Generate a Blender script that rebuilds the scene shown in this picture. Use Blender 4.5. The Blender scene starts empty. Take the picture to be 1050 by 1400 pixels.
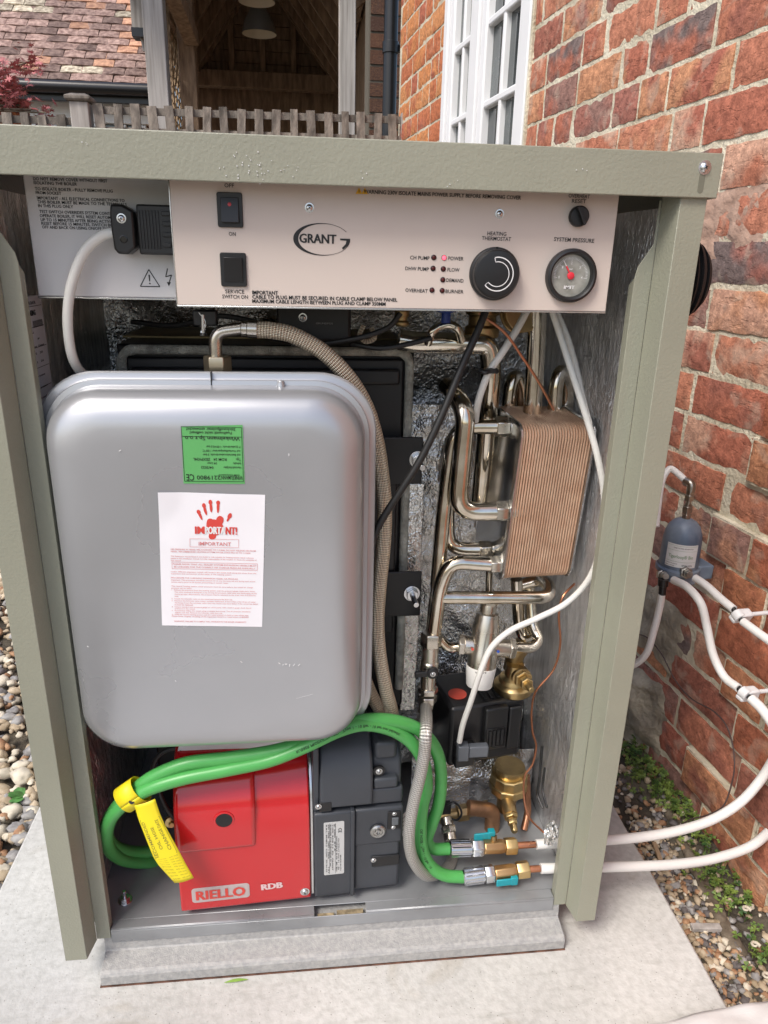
import bpy, bmesh, math, random
import numpy as np
from mathutils import Vector, Matrix, noise
from math import sin, cos, pi, radians
rnd = random.Random(7)
sc = bpy.context.scene
COL = sc.collection

# ---------------------------------------------------------------- camera
cam = bpy.data.cameras.new('camera'); camo = bpy.data.objects.new('camera', cam); COL.objects.link(camo)
cam.sensor_fit = 'VERTICAL'; cam.sensor_height = 36.0; cam.lens = 25.378047642857144
cam.clip_start = .02; cam.clip_end = 500
camo.matrix_world = Matrix([[0.994225, 0.014192, -0.106377, -0.040387], [-0.105074, 0.330407, -0.937971, -0.795492], [0.021836, 0.943732, 0.32999, 0.999846], [0.0, 0.0, 0.0, 1.0]])
sc.camera = camo
# ---------------------------------------------------------------- light
SUN_EL, SUN_AZ = radians(52), radians(226)      # compass angle of the sun, measured from +Y towards +X
world = bpy.data.worlds.new('World'); sc.world = world; world.use_nodes = True
wn = world.node_tree.nodes; wl = world.node_tree.links
sky = wn.new('ShaderNodeTexSky'); sky.sky_type = 'NISHITA'; sky.sun_disc = False
sky.sun_elevation = SUN_EL; sky.sun_rotation = SUN_AZ
sky.air_density = 1.0; sky.dust_density = 3.0; sky.ozone_density = 1.0
bg = wn['Background']; bg.inputs['Strength'].default_value = .15
wl.new(sky.outputs[0], bg.inputs['Color'])
sun = bpy.data.lights.new('sun', 'SUN'); suno = bpy.data.objects.new('sun', sun); COL.objects.link(suno)
sun.energy = 1.9; sun.angle = radians(20); sun.color = (1, .96, .9)
sd = Vector((sin(SUN_AZ)*cos(SUN_EL), cos(SUN_AZ)*cos(SUN_EL), sin(SUN_EL)))
suno.rotation_euler = sd.to_track_quat('Z', 'Y').to_euler(); suno.location = sd*20
sc.view_settings.view_transform = 'Standard'; sc.view_settings.look = 'None'
sc.view_settings.gamma = 1; sc.view_settings.use_curve_mapping = False
sc.view_settings.exposure = .48
sc.cycles.max_bounces = 8; sc.cycles.glossy_bounces = 5; sc.cycles.diffuse_bounces = 4

# ---------------------------------------------------------------- materials
def nmat(name):
    m = bpy.data.materials.new(name); m.use_nodes = True
    nt = m.node_tree; return m, nt.nodes, nt.links, nt.nodes['Principled BSDF']
def M(name, col, rough=.5, metal=0, var=.0, vs=8, bump=0, bs=60, bd=.001, coat=0, rvar=0, stretch=None, col2=None, detail=5, spec=.5, trans=0, coords='Object', rnds=0):
    m, n, l, b = nmat(name)
    b.inputs['Base Color'].default_value = (*col, 1); b.inputs['Roughness'].default_value = rough
    b.inputs['Metallic'].default_value = metal; b.inputs['Coat Weight'].default_value = coat
    b.inputs['Coat Roughness'].default_value = .08
    b.inputs['Specular IOR Level'].default_value = spec; b.inputs['Transmission Weight'].default_value = trans
    tc = n.new('ShaderNodeTexCoord'); src = tc.outputs[coords]
    if rnds:
        oi = n.new('ShaderNodeObjectInfo'); va = n.new('ShaderNodeVectorMath'); va.operation = 'MULTIPLY_ADD'
        cx = n.new('ShaderNodeCombineXYZ')
        for i in range(3): l.new(oi.outputs['Random'], cx.inputs[i])
        l.new(cx.outputs[0], va.inputs[0]); va.inputs[1].default_value = (9, 13, 17); l.new(src, va.inputs[2]); src = va.outputs[0]
    if stretch:
        mp = n.new('ShaderNodeMapping'); mp.inputs['Scale'].default_value = stretch; l.new(src, mp.inputs[0]); src = mp.outputs[0]
    if var or col2 or rvar:
        t = n.new('ShaderNodeTexNoise'); t.inputs['Scale'].default_value = vs; t.inputs['Detail'].default_value = detail; l.new(src, t.inputs['Vector'])
        r = n.new('ShaderNodeValToRGB'); l.new(t.outputs['Fac'], r.inputs[0])
        c1 = tuple(c*(1-var) for c in col); c2 = col2 if col2 else tuple(min(1, c*(1+var)) for c in col)
        r.color_ramp.elements[0].position = .35; r.color_ramp.elements[0].color = (*c1, 1)
        r.color_ramp.elements[1].position = .68; r.color_ramp.elements[1].color = (*c2, 1)
        out = r.outputs[0]
        if rnds:
            hv = n.new('ShaderNodeHueSaturation'); mr = n.new('ShaderNodeMapRange'); mr.inputs['To Min'].default_value = 1-rnds*.5; mr.inputs['To Max'].default_value = 1+rnds*.5
            l.new(oi.outputs['Random'], mr.inputs['Value']); l.new(mr.outputs[0], hv.inputs['Value']); l.new(out, hv.inputs['Color']); out = hv.outputs[0]
        l.new(out, b.inputs['Base Color'])
        if rvar:
            q = n.new('ShaderNodeMapRange'); q.inputs['To Min'].default_value = max(0.02, rough-rvar); q.inputs['To Max'].default_value = rough+rvar
            q.inputs['From Min'].default_value = .3; q.inputs['From Max'].default_value = .7
            l.new(t.outputs['Fac'], q.inputs['Value']); l.new(q.outputs[0], b.inputs['Roughness'])
    if bump:
        t = n.new('ShaderNodeTexNoise'); t.inputs['Scale'].default_value = bs; t.inputs['Detail'].default_value = 4; l.new(src, t.inputs['Vector'])
        bp = n.new('ShaderNodeBump'); bp.inputs['Strength'].default_value = bump; bp.inputs['Distance'].default_value = bd
        l.new(t.outputs['Fac'], bp.inputs['Height']); l.new(bp.outputs[0], b.inputs['Normal'])
    return m

def foil_mat(name, col, rough, scale, stretch=(1, 1, 1), strength=.6, bd=.004, dirt=.25):
    m, n, l, b = nmat(name)
    tc = n.new('ShaderNodeTexCoord'); mp = n.new('ShaderNodeMapping'); mp.inputs['Scale'].default_value = stretch; l.new(tc.outputs['Object'], mp.inputs[0])
    w = n.new('ShaderNodeTexNoise'); w.inputs['Scale'].default_value = scale*.6; w.inputs['Detail'].default_value = 3; l.new(mp.outputs[0], w.inputs['Vector'])
    mx = n.new('ShaderNodeMix'); mx.data_type = 'RGBA'; mx.inputs[0].default_value = .12; l.new(mp.outputs[0], mx.inputs[6]); l.new(w.outputs['Color'], mx.inputs[7])
    v = n.new('ShaderNodeTexVoronoi'); v.feature = 'F1'; v.inputs['Scale'].default_value = scale; l.new(mx.outputs[2], v.inputs['Vector'])
    t = n.new('ShaderNodeTexNoise'); t.inputs['Scale'].default_value = scale*3; t.inputs['Detail'].default_value = 6; t.inputs['Distortion'].default_value = 1.2; l.new(mp.outputs[0], t.inputs['Vector'])
    a = n.new('ShaderNodeMath'); a.operation = 'MULTIPLY_ADD'; l.new(t.outputs['Fac'], a.inputs[0]); a.inputs[1].default_value = .45; l.new(v.outputs['Distance'], a.inputs[2])
    bp = n.new('ShaderNodeBump'); bp.inputs['Strength'].default_value = strength; bp.inputs['Distance'].default_value = bd
    l.new(a.outputs[0], bp.inputs['Height']); l.new(bp.outputs[0], b.inputs['Normal'])
    r = n.new('ShaderNodeValToRGB'); l.new(w.outputs['Fac'], r.inputs[0])
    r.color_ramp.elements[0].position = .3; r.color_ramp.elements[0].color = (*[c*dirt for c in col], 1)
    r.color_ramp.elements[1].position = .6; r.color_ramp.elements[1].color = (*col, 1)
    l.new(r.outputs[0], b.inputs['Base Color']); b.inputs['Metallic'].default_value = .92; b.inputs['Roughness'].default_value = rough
    return m

def braid_mat(name, c1, c2, nu, kv):
    m, n, l, b = nmat(name)
    uv = n.new('ShaderNodeTexCoord'); sp = n.new('ShaderNodeSeparateXYZ'); l.new(uv.outputs['UV'], sp.inputs[0])
    def wave(sg):
        a = n.new('ShaderNodeMath'); a.operation = 'MULTIPLY'; a.inputs[1].default_value = nu*2*pi; l.new(sp.outputs[0], a.inputs[0])
        c = n.new('ShaderNodeMath'); c.operation = 'MULTIPLY_ADD'; c.inputs[1].default_value = sg*kv*2*pi; l.new(sp.outputs[1], c.inputs[0]); l.new(a.outputs[0], c.inputs[2])
        s = n.new('ShaderNodeMath'); s.operation = 'SINE'; l.new(c.outputs[0], s.inputs[0]); return s.outputs[0]
    mm = n.new('ShaderNodeMath'); mm.operation = 'MULTIPLY'; l.new(wave(1), mm.inputs[0]); l.new(wave(-1), mm.inputs[1])
    mr = n.new('ShaderNodeMapRange'); mr.inputs['From Min'].default_value = -1; l.new(mm.outputs[0], mr.inputs['Value'])
    r = n.new('ShaderNodeValToRGB'); l.new(mr.outputs[0], r.inputs[0])
    r.color_ramp.elements[0].position = .25; r.color_ramp.elements[0].color = (*c2, 1); r.color_ramp.elements[1].position = .6; r.color_ramp.elements[1].color = (*c1, 1)
    l.new(r.outputs[0], b.inputs['Base Color'])
    bp = n.new('ShaderNodeBump'); bp.inputs['Strength'].default_value = .9; bp.inputs['Distance'].default_value = .0012; l.new(mr.outputs[0], bp.inputs['Height']); l.new(bp.outputs[0], b.inputs['Normal'])
    b.inputs['Metallic'].default_value = .75; b.inputs['Roughness'].default_value = .36
    return m

def brick_mat(name, cols, lime=.3, dark=1.0):
    m, n, l, b = nmat(name)
    tc = n.new('ShaderNodeTexCoord'); oi = n.new('ShaderNodeObjectInfo')
    cx = n.new('ShaderNodeCombineXYZ')
    for i in range(3): l.new(oi.outputs['Random'], cx.inputs[i])
    va = n.new('ShaderNodeVectorMath'); va.operation = 'MULTIPLY_ADD'; l.new(cx.outputs[0], va.inputs[0]); va.inputs[1].default_value = (19, 23, 31); l.new(tc.outputs['Object'], va.inputs[2])
    V = va.outputs[0]
    def ramp(fac, pts, interp='LINEAR'):
        r = n.new('ShaderNodeValToRGB'); r.color_ramp.interpolation = interp
        e = r.color_ramp.elements
        while len(e) < len(pts): e.new(.5)
        for i, (p_, c) in enumerate(pts): e[i].position = p_; e[i].color = (*c, 1)
        l.new(fac, r.inputs[0]); return r.outputs[0]
    def nz(s, d=5, dist=0):
        t = n.new('ShaderNodeTexNoise'); t.inputs['Scale'].default_value = s; t.inputs['Detail'].default_value = d; t.inputs['Distortion'].default_value = dist; l.new(V, t.inputs['Vector']); return t.outputs['Fac']
    def mix(f, a, c, mode='MIX'):
        x = n.new('ShaderNodeMix'); x.data_type = 'RGBA'; x.blend_type = mode
        if isinstance(f, float): x.inputs[0].default_value = f
        else: l.new(f, x.inputs[0])
        for i, q in ((6, a), (7, c)):
            if isinstance(q, tuple): x.inputs[i].default_value = (*q, 1)
            else: l.new(q, x.inputs[i])
        return x.outputs[2]
    k = len(cols)
    base = ramp(oi.outputs['Random'], [(i/k, c) for i, c in enumerate(cols)], 'CONSTANT')
    ml = n.new('ShaderNodeMath'); ml.operation = 'MULTIPLY'; ml.inputs[1].default_value = 7.31; l.new(oi.outputs['Random'], ml.inputs[0])
    fr = n.new('ShaderNodeMath'); fr.operation = 'FRACT'; l.new(ml.outputs[0], fr.inputs[0])
    base2 = ramp(fr.outputs[0], [(i/k, c) for i, c in enumerate(cols)], 'CONSTANT')
    c = mix(ramp(nz(11, 3), [(.48, (0,)*3), (.62, (1,)*3)]), base, base2)
    c = mix(.75, c, ramp(nz(70, 6), [(.3, (.5, .46, .46)), (.7, (1.3, 1.28, 1.25))]), 'MULTIPLY')
    c = mix(.6, c, ramp(nz(300, 4), [(.3, (.6,)*3), (.62, (1.15,)*3)]), 'MULTIPLY')
    lm = ramp(nz(16, 8, .6), [(.60-.1*lime, (0,)*3), (.66-.06*lime, (1,)*3)])
    lmm = n.new('ShaderNodeMath'); lmm.operation = 'MULTIPLY'; lmm.inputs[1].default_value = lime; l.new(lm, lmm.inputs[0])
    c = mix(lmm.outputs[0], c, (.5, .42, .33))
    l.new(c, b.inputs['Base Color']); b.inputs['Roughness'].default_value = .9; b.inputs['Specular IOR Level'].default_value = .25
    f1 = nz(46, 8, .35); f2 = nz(260, 4)
    ad = n.new('ShaderNodeMath'); ad.operation = 'MULTIPLY_ADD'; l.new(f2, ad.inputs[0]); ad.inputs[1].default_value = .35; l.new(f1, ad.inputs[2])
    # drag creases: diagonal stretched cells, as hand thrown bricks show
    mp = n.new('ShaderNodeMapping'); mp.inputs['Rotation'].default_value = (0, .5, 0); mp.inputs['Scale'].default_value = (26, 26, 70); l.new(V, mp.inputs[0])
    wn_ = n.new('ShaderNodeTexNoise'); wn_.inputs['Scale'].default_value = 1.0; wn_.inputs['Detail'].default_value = 3; l.new(mp.outputs[0], wn_.inputs['Vector'])
    cr = ramp(wn_.outputs['Fac'], [(.40, (.0,)*3), (.435, (1,)*3)])
    ad2 = n.new('ShaderNodeMath'); ad2.operation = 'MULTIPLY_ADD'; l.new(cr, ad2.inputs[0]); ad2.inputs[1].default_value = .22; l.new(ad.outputs[0], ad2.inputs[2])
    bp = n.new('ShaderNodeBump'); bp.inputs['Strength'].default_value = 1; bp.inputs['Distance'].default_value = .0030; l.new(ad2.outputs[0], bp.inputs['Height']); l.new(bp.outputs[0], b.inputs['Normal'])
    return m

SAGE = M('sage_powder_coat', (.280, .281, .218), .40, 0, .05, 6, .6, 330, .0008)
GALV = M('galvanised_grey', (.30, .31, .32), .36, .35, .16, 12, .12, 260, .0004, rvar=.1, detail=8)
PLINTHM = M('coated_base_steel', (.36, .36, .355), .6, .1, .12, 150, .7, 500, .0012, col2=(.42, .415, .40), detail=6)
CONC, _n, _l, _bs = nmat('concrete')
_tc = _n.new('ShaderNodeTexCoord')
def _nz(s_, d_, vec=None, dist=0):
    t_ = _n.new('ShaderNodeTexNoise'); t_.inputs['Scale'].default_value = s_; t_.inputs['Detail'].default_value = d_; t_.inputs['Distortion'].default_value = dist; _l.new(vec if vec else _tc.outputs['Object'], t_.inputs['Vector']); return t_.outputs['Fac']
def _rp(f_, pts):
    r_ = _n.new('ShaderNodeValToRGB'); e_ = r_.color_ramp.elements
    while len(e_) < len(pts): e_.new(.5)
    for i_, (p_, c_) in enumerate(pts): e_[i_].position = p_; e_[i_].color = (*c_, 1)
    _l.new(f_, r_.inputs[0]); return r_.outputs[0]
def _mul(a_, b_):
    x_ = _n.new('ShaderNodeMix'); x_.data_type = 'RGBA'; x_.blend_type = 'MULTIPLY'; x_.inputs[0].default_value = 1; _l.new(a_, x_.inputs[6]); _l.new(b_, x_.inputs[7]); return x_.outputs[2]
_c = _rp(_nz(3.2, 6), [(.3, (.42, .415, .39)), (.5, (.51, .505, .48)), (.68, (.58, .575, .545))])
_c = _mul(_c, _rp(_nz(90, 6), [(.3, (.86, .86, .85)), (.6, (1.04, 1.04, 1.04))]))
_mp = _n.new('ShaderNodeMapping'); _mp.inputs['Scale'].default_value = (9, 60, 9); _mp.inputs['Rotation'].default_value = (0, 0, .35); _l.new(_tc.outputs['Object'], _mp.inputs[0])
_c = _mul(_c, _rp(_nz(1, 5, _mp.outputs[0]), [(.28, (.86, .86, .85)), (.42, (1, 1, 1))]))
_vo = _n.new('ShaderNodeTexVoronoi'); _vo.inputs['Scale'].default_value = 120; _vo.inputs['Randomness'].default_value = 1; _l.new(_tc.outputs['Object'], _vo.inputs['Vector'])
_c = _mul(_c, _rp(_vo.outputs['Distance'], [(.05, (.45, .43, .40)), (.12, (1, 1, 1))]))
_c = _mul(_c, _rp(_nz(5, 5, None, 1), [(.27, (.76, .70, .60)), (.40, (1, 1, 1))]))
_l.new(_c, _bs.inputs['Base Color']); _bs.inputs['Roughness'].default_value = .92
_bp = _n.new('ShaderNodeBump'); _bp.inputs['Strength'].default_value = .6; _bp.inputs['Distance'].default_value = .0012; _l.new(_nz(190, 7), _bp.inputs['Height']); _l.new(_bp.outputs[0], _bs.inputs['Normal'])
FASC = M('pinkish_panel', (.60, .52, .465), .42, 0, .02, 5, 0)
PANELW = M('pale_grey_panel', (.60, .585, .58), .4, 0, .02, 5)
BLK = M('black_plastic', (.012, .012, .013), .38, 0, .1, 20, .1, 300, .0003)
BLKM = M('black_painted_steel', (.008, .008, .009), .42, 0, .2, 14, .1, 200, .0005)
BLKG = M('black_gloss', (.01, .01, .011), .18)
RUB = M('black_rubber', (.012, .012, .012), .5, 0, .1, 30)
INK = M('black_print', (.012, .012, .012), .5)
WHITEP = M('white_print', (.75, .75, .75), .5)
REDP = M('red_print', (.62, .06, .045), .55)
REDT = M('faded_red_print', (.62, .22, .22), .55)
VES = M('silver_grey_vessel_paint', (.44, .45, .47), .30, .58, .05, 4, .10, 60, .0008, coat=.15, rvar=.05)
PAPER = M('white_paper', (.80, .79, .82), .6, 0, .02, 9, .15, 12, .003)
GREENL = M('green_label', (.11, .40, .12), .5, 0, .06, 12)
REDC = M('red_burner_enamel', (.50, .011, .016), .17, 0, .02, 4, .04, 60, .0005, coat=.6)
DGREY = M('dark_grey_casting', (.040, .045, .054), .42, 0, .12, 12, .2, 320, .0004)
LABS = M('silver_label', (.55, .56, .56), .35, .3)
GREENH = M('green_hose_rubber', (.075, .36, .085), .36, 0, .05, 20, .06, 150, .0004)
YEL = M('yellow_tag', (.80, .66, .015), .5, 0, .03, 12)
CHROME = M('bent_steel_pipe', (.60, .52, .40), .13, 1, .1, 22, .06, 50, .001, rvar=.08, col2=(.84, .79, .70))
NICK = M('nickel_fitting', (.62, .58, .51), .28, 1, .12, 30, .1, 160, .0005, rvar=.08)
ZINC = M('zinc_fitting', (.66, .67, .68), .25, 1, .06, 30)
BRASS = M('brass', (.58, .43, .21), .36, 1, .2, 30, .15, 160, .0006, rvar=.08)
BRASSD = M('dull_brass', (.42, .30, .15), .42, 1, .3, 22, .3, 110, .001)
COPPER = M('copper', (.62, .27, .15), .3, 1, .2, 30, rvar=.08)
COPW = M('thin_copper_wire', (.42, .17, .09), .35, .8)
CABW = M('white_cable', (.70, .69, .65), .42, 0, .03, 20)
PIPEW = M('white_plastic_sleeve', (.74, .73, .70), .38, 0, .04, 9, .05, 60, .0005)
CLIPW = M('white_clip', (.66, .66, .66), .4)
TEAL = M('teal_lever', (.01, .27, .32), .4, 0, .08, 20)
CAPW = M('white_cap', (.72, .71, .68), .4)
REDDOT = M('orange_red_disc', (.62, .09, .06), .5)
BLUED = M('blue_disc', (.02, .08, .4), .4)
ROPE = M('rope_seal', (.42, .41, .35), .95, 0, .35, 60, 1, 420, .003)
FOIL = foil_mat('silver_foil', (.95, .94, .92), .24, 70, strength=.65, bd=.002, dirt=.8)
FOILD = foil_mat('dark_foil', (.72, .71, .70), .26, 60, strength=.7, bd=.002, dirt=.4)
SIDEF = foil_mat('embossed_side_foil', (.88, .88, .89), .34, 75, (1, 2.2, .5), .9, .0028, dirt=.7)
SIDEL = foil_mat('left_side_foil', (.90, .88, .84), .36, 60, (1, 2.0, .6), .9, .0028, dirt=.6)
BRAIDG = braid_mat('gold_braid', (.80, .71, .56), (.30, .24, .17), 14, 150)
BRAIDS = braid_mat('steel_braid', (.72, .71, .67), (.26, .25, .23), 12, 150)
LIME = M('lime_mortar', (.58, .51, .37), .95, 0, .2, 14, .9, 120, .005, col2=(.70, .64, .50))
CEM = M('cement_smear', (.34, .29, .22), .95, 0, .4, 16, 1, 90, .006, col2=(.50, .44, .33), detail=8)
BR = [(.46, .18, .11), (.55, .27, .15), (.35, .135, .095), (.50, .21, .13), (.30, .17, .14), (.43, .155, .10), (.58, .34, .24), (.48, .19, .12), (.19, .145, .135), (.40, .14, .095), (.54, .28, .18), (.36, .15, .115)]
BRICKM = brick_mat('old_red_brick', BR, .35)
BRICKO = brick_mat('orange_brick', [(.42, .17, .09), (.34, .12, .075), (.47, .22, .12), (.29, .115, .08), (.40, .14, .08)], .25)
BRICKF = brick_mat('far_orange_brick', [(.60, .25, .10), (.55, .19, .09), (.45, .15, .09), (.62, .28, .12), (.5, .17, .08)], .1)
OAK = M('weathered_oak', (.36, .33, .30), .85, 0, .25, 2, .6, 5, .002, stretch=(22, 22, 1.2), col2=(.48, .45, .42))
OAKD = M('brown_timber', (.30, .20, .13), .85, 0, .3, 6, .5, 22, .004, stretch=(5, 5, 1), col2=(.42, .29, .19))
LATT = M('grey_lattice_wood', (.15, .13, .11), .9, 0, .35, 14, .9, 50, .004, stretch=(2, 2, .8), col2=(.30, .26, .22), rnds=.6)
TRELW = M('tan_trellis_wood', (.36, .25, .15), .85, 0, .2, 20)
TILE = M('clay_roof_tile', (.22, .135, .115), .9, 0, .3, 30, .7, 90, .004, col2=(.36, .25, .21), rnds=.9)
TILEO = M('orange_roof_tile', (.42, .22, .15), .9, 0, .25, 30, .7, 90, .004, col2=(.56, .32, .20), rnds=.5)
TILEP = M('lichen_roof_tile', (.32, .26, .19), .9, 0, .3, 30, .7, 90, .004, col2=(.62, .55, .42), rnds=.5)
WPAINT = M('white_paint', (.80, .80, .80), .45, 0, .02, 6)
GUTT = M('black_gutter', (.012, .012, .013), .3)
GLASS = M('window_glass', (.035, .045, .05), .06, 0, .5, 3, spec=.9, col2=(.10, .12, .12))
SHADE = M('lamp_shade_outer', (.12, .11, .09), .5); SHADEI = M('lamp_shade_inner', (.70, .63, .50), .6)
SOIL = M('soil', (.07, .055, .038), .95, 0, .4, 14, 1, 60, .01, col2=(.13, .11, .08))
EARTH = M('far_ground', (.20, .18, .14), .95, 0, .3, 4, .6, 20, .01)
ROOT = M('rotten_wood', (.12, .09, .06), .9, 0, .3, 30, 1, 60, .006, stretch=(1, 1, 1), col2=(.22, .18, .13))
CLOV = M('clover_leaf', (.045, .13, .025), .55, 0, .35, 45, col2=(.24, .32, .06))
MAPLE = M('maple_leaf', (.45, .07, .07), .6, 0, .35, 9, col2=(.55, .22, .22))
CLOTH = M('pale_cloth', (.60, .58, .56), .95, 0, .05, 30, .3, 400, .0008)
BLUEC = M('weathered_blue_grey_can', (.12, .17, .25), .45, .1, .25, 16, .15, 90, .0008, col2=(.25, .30, .36), rvar=.1)
PEB = [M('pebble_tan', (.42, .32, .20), .75, 0, .3, 60, .3, 200, .001, col2=(.55, .45, .32)), M('pebble_grey', (.26, .245, .24), .7, 0, .3, 60, col2=(.38, .37, .35)),
       M('pebble_cream', (.60, .54, .43), .75, 0, .15, 60), M('pebble_rust', (.36, .18, .09), .75, 0, .3, 60, col2=(.46, .28, .16)), M('pebble_dark', (.12, .105, .10), .7, 0, .3, 60)]
LEDR = bpy.data.materials.new('lit_red_lamp'); LEDR.use_nodes = True
_b = LEDR.node_tree.nodes['Principled BSDF']; _b.inputs['Base Color'].default_value = (.8, .05, .08, 1); _b.inputs['Emission Color'].default_value = (1, .12, .18, 1); _b.inputs['Emission Strength'].default_value = 1.3
LEDD = M('unlit_lamp', (.07, .008, .008), .25)
DIAL = M('gauge_dial', (.30, .30, .26), .35, .2, .25, 60, col2=(.42, .42, .38))
NEEDR = M('red_needle', (.70, .03, .05), .4)
BLUEP = M('blue_plastic', (.02, .05, .25), .4)

# ---------------------------------------------------------------- object helpers
def thing(name, label, cat, loc=(0, 0, 0), group=None):
    o = bpy.data.objects.new(name, None); COL.objects.link(o); o.location = loc; o.empty_display_size = .05
    o['label'] = label; o['category'] = cat
    if group: o['group'] = group
    return o
def tag(o, label, cat, group=None):
    o['label'] = label; o['category'] = cat
    if group: o['group'] = group
    return o
def root_of(o):
    while o.parent: o = o.parent
    return o
def V3(a): return Vector(a)
def rrpoly(w, h, r, n=6):
    out = []
    for cx, cy, a0 in ((w/2-r, h/2-r, 0), (-w/2+r, h/2-r, 90), (-w/2+r, -h/2+r, 180), (w/2-r, -h/2+r, 270)):
        for i in range(n+1):
            a = radians(a0+90*i/n); out.append((cx+r*cos(a), cy+r*sin(a)))
    return out
def smooth_pts(pts, n=8):
    P_ = [Vector(p) for p in pts]
    if len(P_) < 3: return P_
    P_ = [2*P_[0]-P_[1]]+P_+[2*P_[-1]-P_[-2]]
    out = []
    for i in range(1, len(P_)-2):
        p0, p1, p2, p3 = P_[i-1:i+3]
        for k in range(n):
            t = k/n
            # centripetal-ish: plain catmull with limited tangents
            m1 = (p2-p0)*.5; m2 = (p3-p1)*.5; L = (p2-p1).length
            if m1.length > L: m1 *= L/m1.length
            if m2.length > L: m2 *= L/m2.length
            out.append((2*t**3-3*t**2+1)*p1+(t**3-2*t**2+t)*m1+(-2*t**3+3*t**2)*p2+(t**3-t**2)*m2)
    out.append(P_[-2]); return out
def round_pts(pts, r, n=7):
    """polyline with corners rounded at radius r: how a bent pipe runs"""
    P_ = [Vector(p) for p in pts]; out = [P_[0]]
    for i in range(1, len(P_)-1):
        a = (P_[i-1]-P_[i]); b = (P_[i+1]-P_[i]); d = min(r, a.length*.49, b.length*.49)
        A = P_[i]+a.normalized()*d; B = P_[i]+b.normalized()*d
        for k in range(n+1):
            t = k/n; out.append((1-t)**2*A+2*t*(1-t)*P_[i]+t*t*B)
    out.append(P_[-1]); return out
class MB:
    def __init__(s): s.v = []; s.f = []; s.uv = []
    def add(s, vs, fs, uvs=None):
        k = len(s.v); s.v += [tuple(v) for v in vs]; s.f += [tuple(i+k for i in f) for f in fs]
        s.uv += uvs if uvs else [None]*len(fs); return s
    def hexa(s, p):   # 8 corners, bottom ring then top ring
        return s.add(p, [(3, 2, 1, 0), (4, 5, 6, 7), (0, 1, 5, 4), (1, 2, 6, 5), (2, 3, 7, 6), (3, 0, 4, 7)])
    def box(s, a, b):
        x0, y0, z0 = a; x1, y1, z1 = b
        return s.hexa([(x0, y0, z0), (x1, y0, z0), (x1, y1, z0), (x0, y1, z0), (x0, y0, z1), (x1, y0, z1), (x1, y1, z1), (x0, y1, z1)])
    def obox(s, c, ax, ay, az):
        c, ax, ay, az = map(V3, (c, ax, ay, az))
        return s.hexa([c-ax-ay-az, c+ax-ay-az, c+ax+ay-az, c-ax+ay-az, c-ax-ay+az, c+ax-ay+az, c+ax+ay+az, c-ax+ay+az])
    def bar(s, a, b, w, h, up=(0, 0, 1)):
        a, b = V3(a), V3(b); d = (b-a).normalized(); u = V3(up); side = d.cross(u)
        if side.length < 1e-4: side = d.cross(V3((0, 1, 0)))
        side.normalize(); u = side.cross(d).normalized()
        return s.obox((a+b)/2, (b-a)/2, side*w/2, u*h/2)
    def lathe(s, o, d, prof, n=32, flip=False):   # prof [(r,h)] along d
        o, d = V3(o), V3(d).normalized(); t = V3((0, 0, 1)) if abs(d.z) < .9 else V3((1, 0, 0))
        a = d.cross(t).normalized(); b = d.cross(a)
        vs = []; fs = []
        for r, h in prof:
            for i in range(n):
                q = 2*pi*i/n+ (pi/n if n <= 8 else 0); vs.append(o+d*h+(a*cos(q)+b*sin(q))*max(r, 1e-5))
        for j in range(len(prof)-1):
            for i in range(n): fs.append((j*n+i, j*n+(i+1) % n, (j+1)*n+(i+1) % n, (j+1)*n+i))
        if prof[0][0] > 1e-4: fs.append(tuple(range(n))[::-1])
        if prof[-1][0] > 1e-4: fs.append(tuple((len(prof)-1)*n+i for i in range(n)))
        return s.add(vs, fs)
    def cyl(s, a, b, r, r2=None, n=24):
        a, b = V3(a), V3(b); L = (b-a).length
        return s.lathe(a, b-a, [(r, 0), (r if r2 is None else r2, L)], n)
    def cylb(s, a, b, r, n=24, bev=.001):
        a, b = V3(a), V3(b); L = (b-a).length
        return s.lathe(a, b-a, [(r-bev, 0), (r, bev), (r, L-bev), (r-bev, L)], n)
    def tube(s, pts, r, n=14, cap=True, radf=None):
        pts = [Vector(p) for p in pts]; q = [pts[0]]
        for p in pts[1:]:
            if (p-q[-1]).length > 1e-5: q.append(p)
        pts = q; N = len(pts); T = []
        for i in range(N): T.append((pts[min(i+1, N-1)]-pts[max(i-1, 0)]).normalized())
        t0 = T[0]; u = t0.orthogonal().normalized(); vs = []; L = 0; Ls = []
        for i in range(N):
            if i:
                L += (pts[i]-pts[i-1]).length
                rot = T[i-1].rotation_difference(T[i]); u = rot @ u
                u = (u-T[i]*u.dot(T[i])).normalized()
            w = T[i].cross(u); Ls.append(L)
            rr = r*(radf(i/(N-1)) if radf else 1)
            for k in range(n):
                a = 2*pi*k/n; vs.append(pts[i]+(u*cos(a)+w*sin(a))*rr)
        fs = []; uvs = []
        for i in range(N-1):
            for k in range(n):
                fs.append((i*n+k, i*n+(k+1) % n, (i+1)*n+(k+1) % n, (i+1)*n+k))
                uvs.append([(k/n, Ls[i]), ((k+1)/n, Ls[i]), ((k+1)/n, Ls[i+1]), (k/n, Ls[i+1])])
        if cap: fs += [tuple(range(n))[::-1], tuple((N-1)*n+k for k in range(n))]; uvs += [None, None]
        return s.add(vs, fs, uvs)
    def prism(s, poly, O, U, W, N):   # polygon in (U,W) at O, extruded by vector N
        O, U, W, N = map(V3, (O, U, W, N)); k = len(poly)
        a = [O+U*x+W*y for x, y in poly]; b = [p+N for p in a]
        return s.add(a+b, [tuple(range(k))[::-1], tuple(range(k, 2*k))]+[(i, (i+1) % k, k+(i+1) % k, k+i) for i in range(k)])
    def flat(s, poly, O, U, W):
        O, U, W = map(V3, (O, U, W)); return s.add([O+U*x+W*y for x, y in poly], [tuple(range(len(poly)))])
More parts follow.
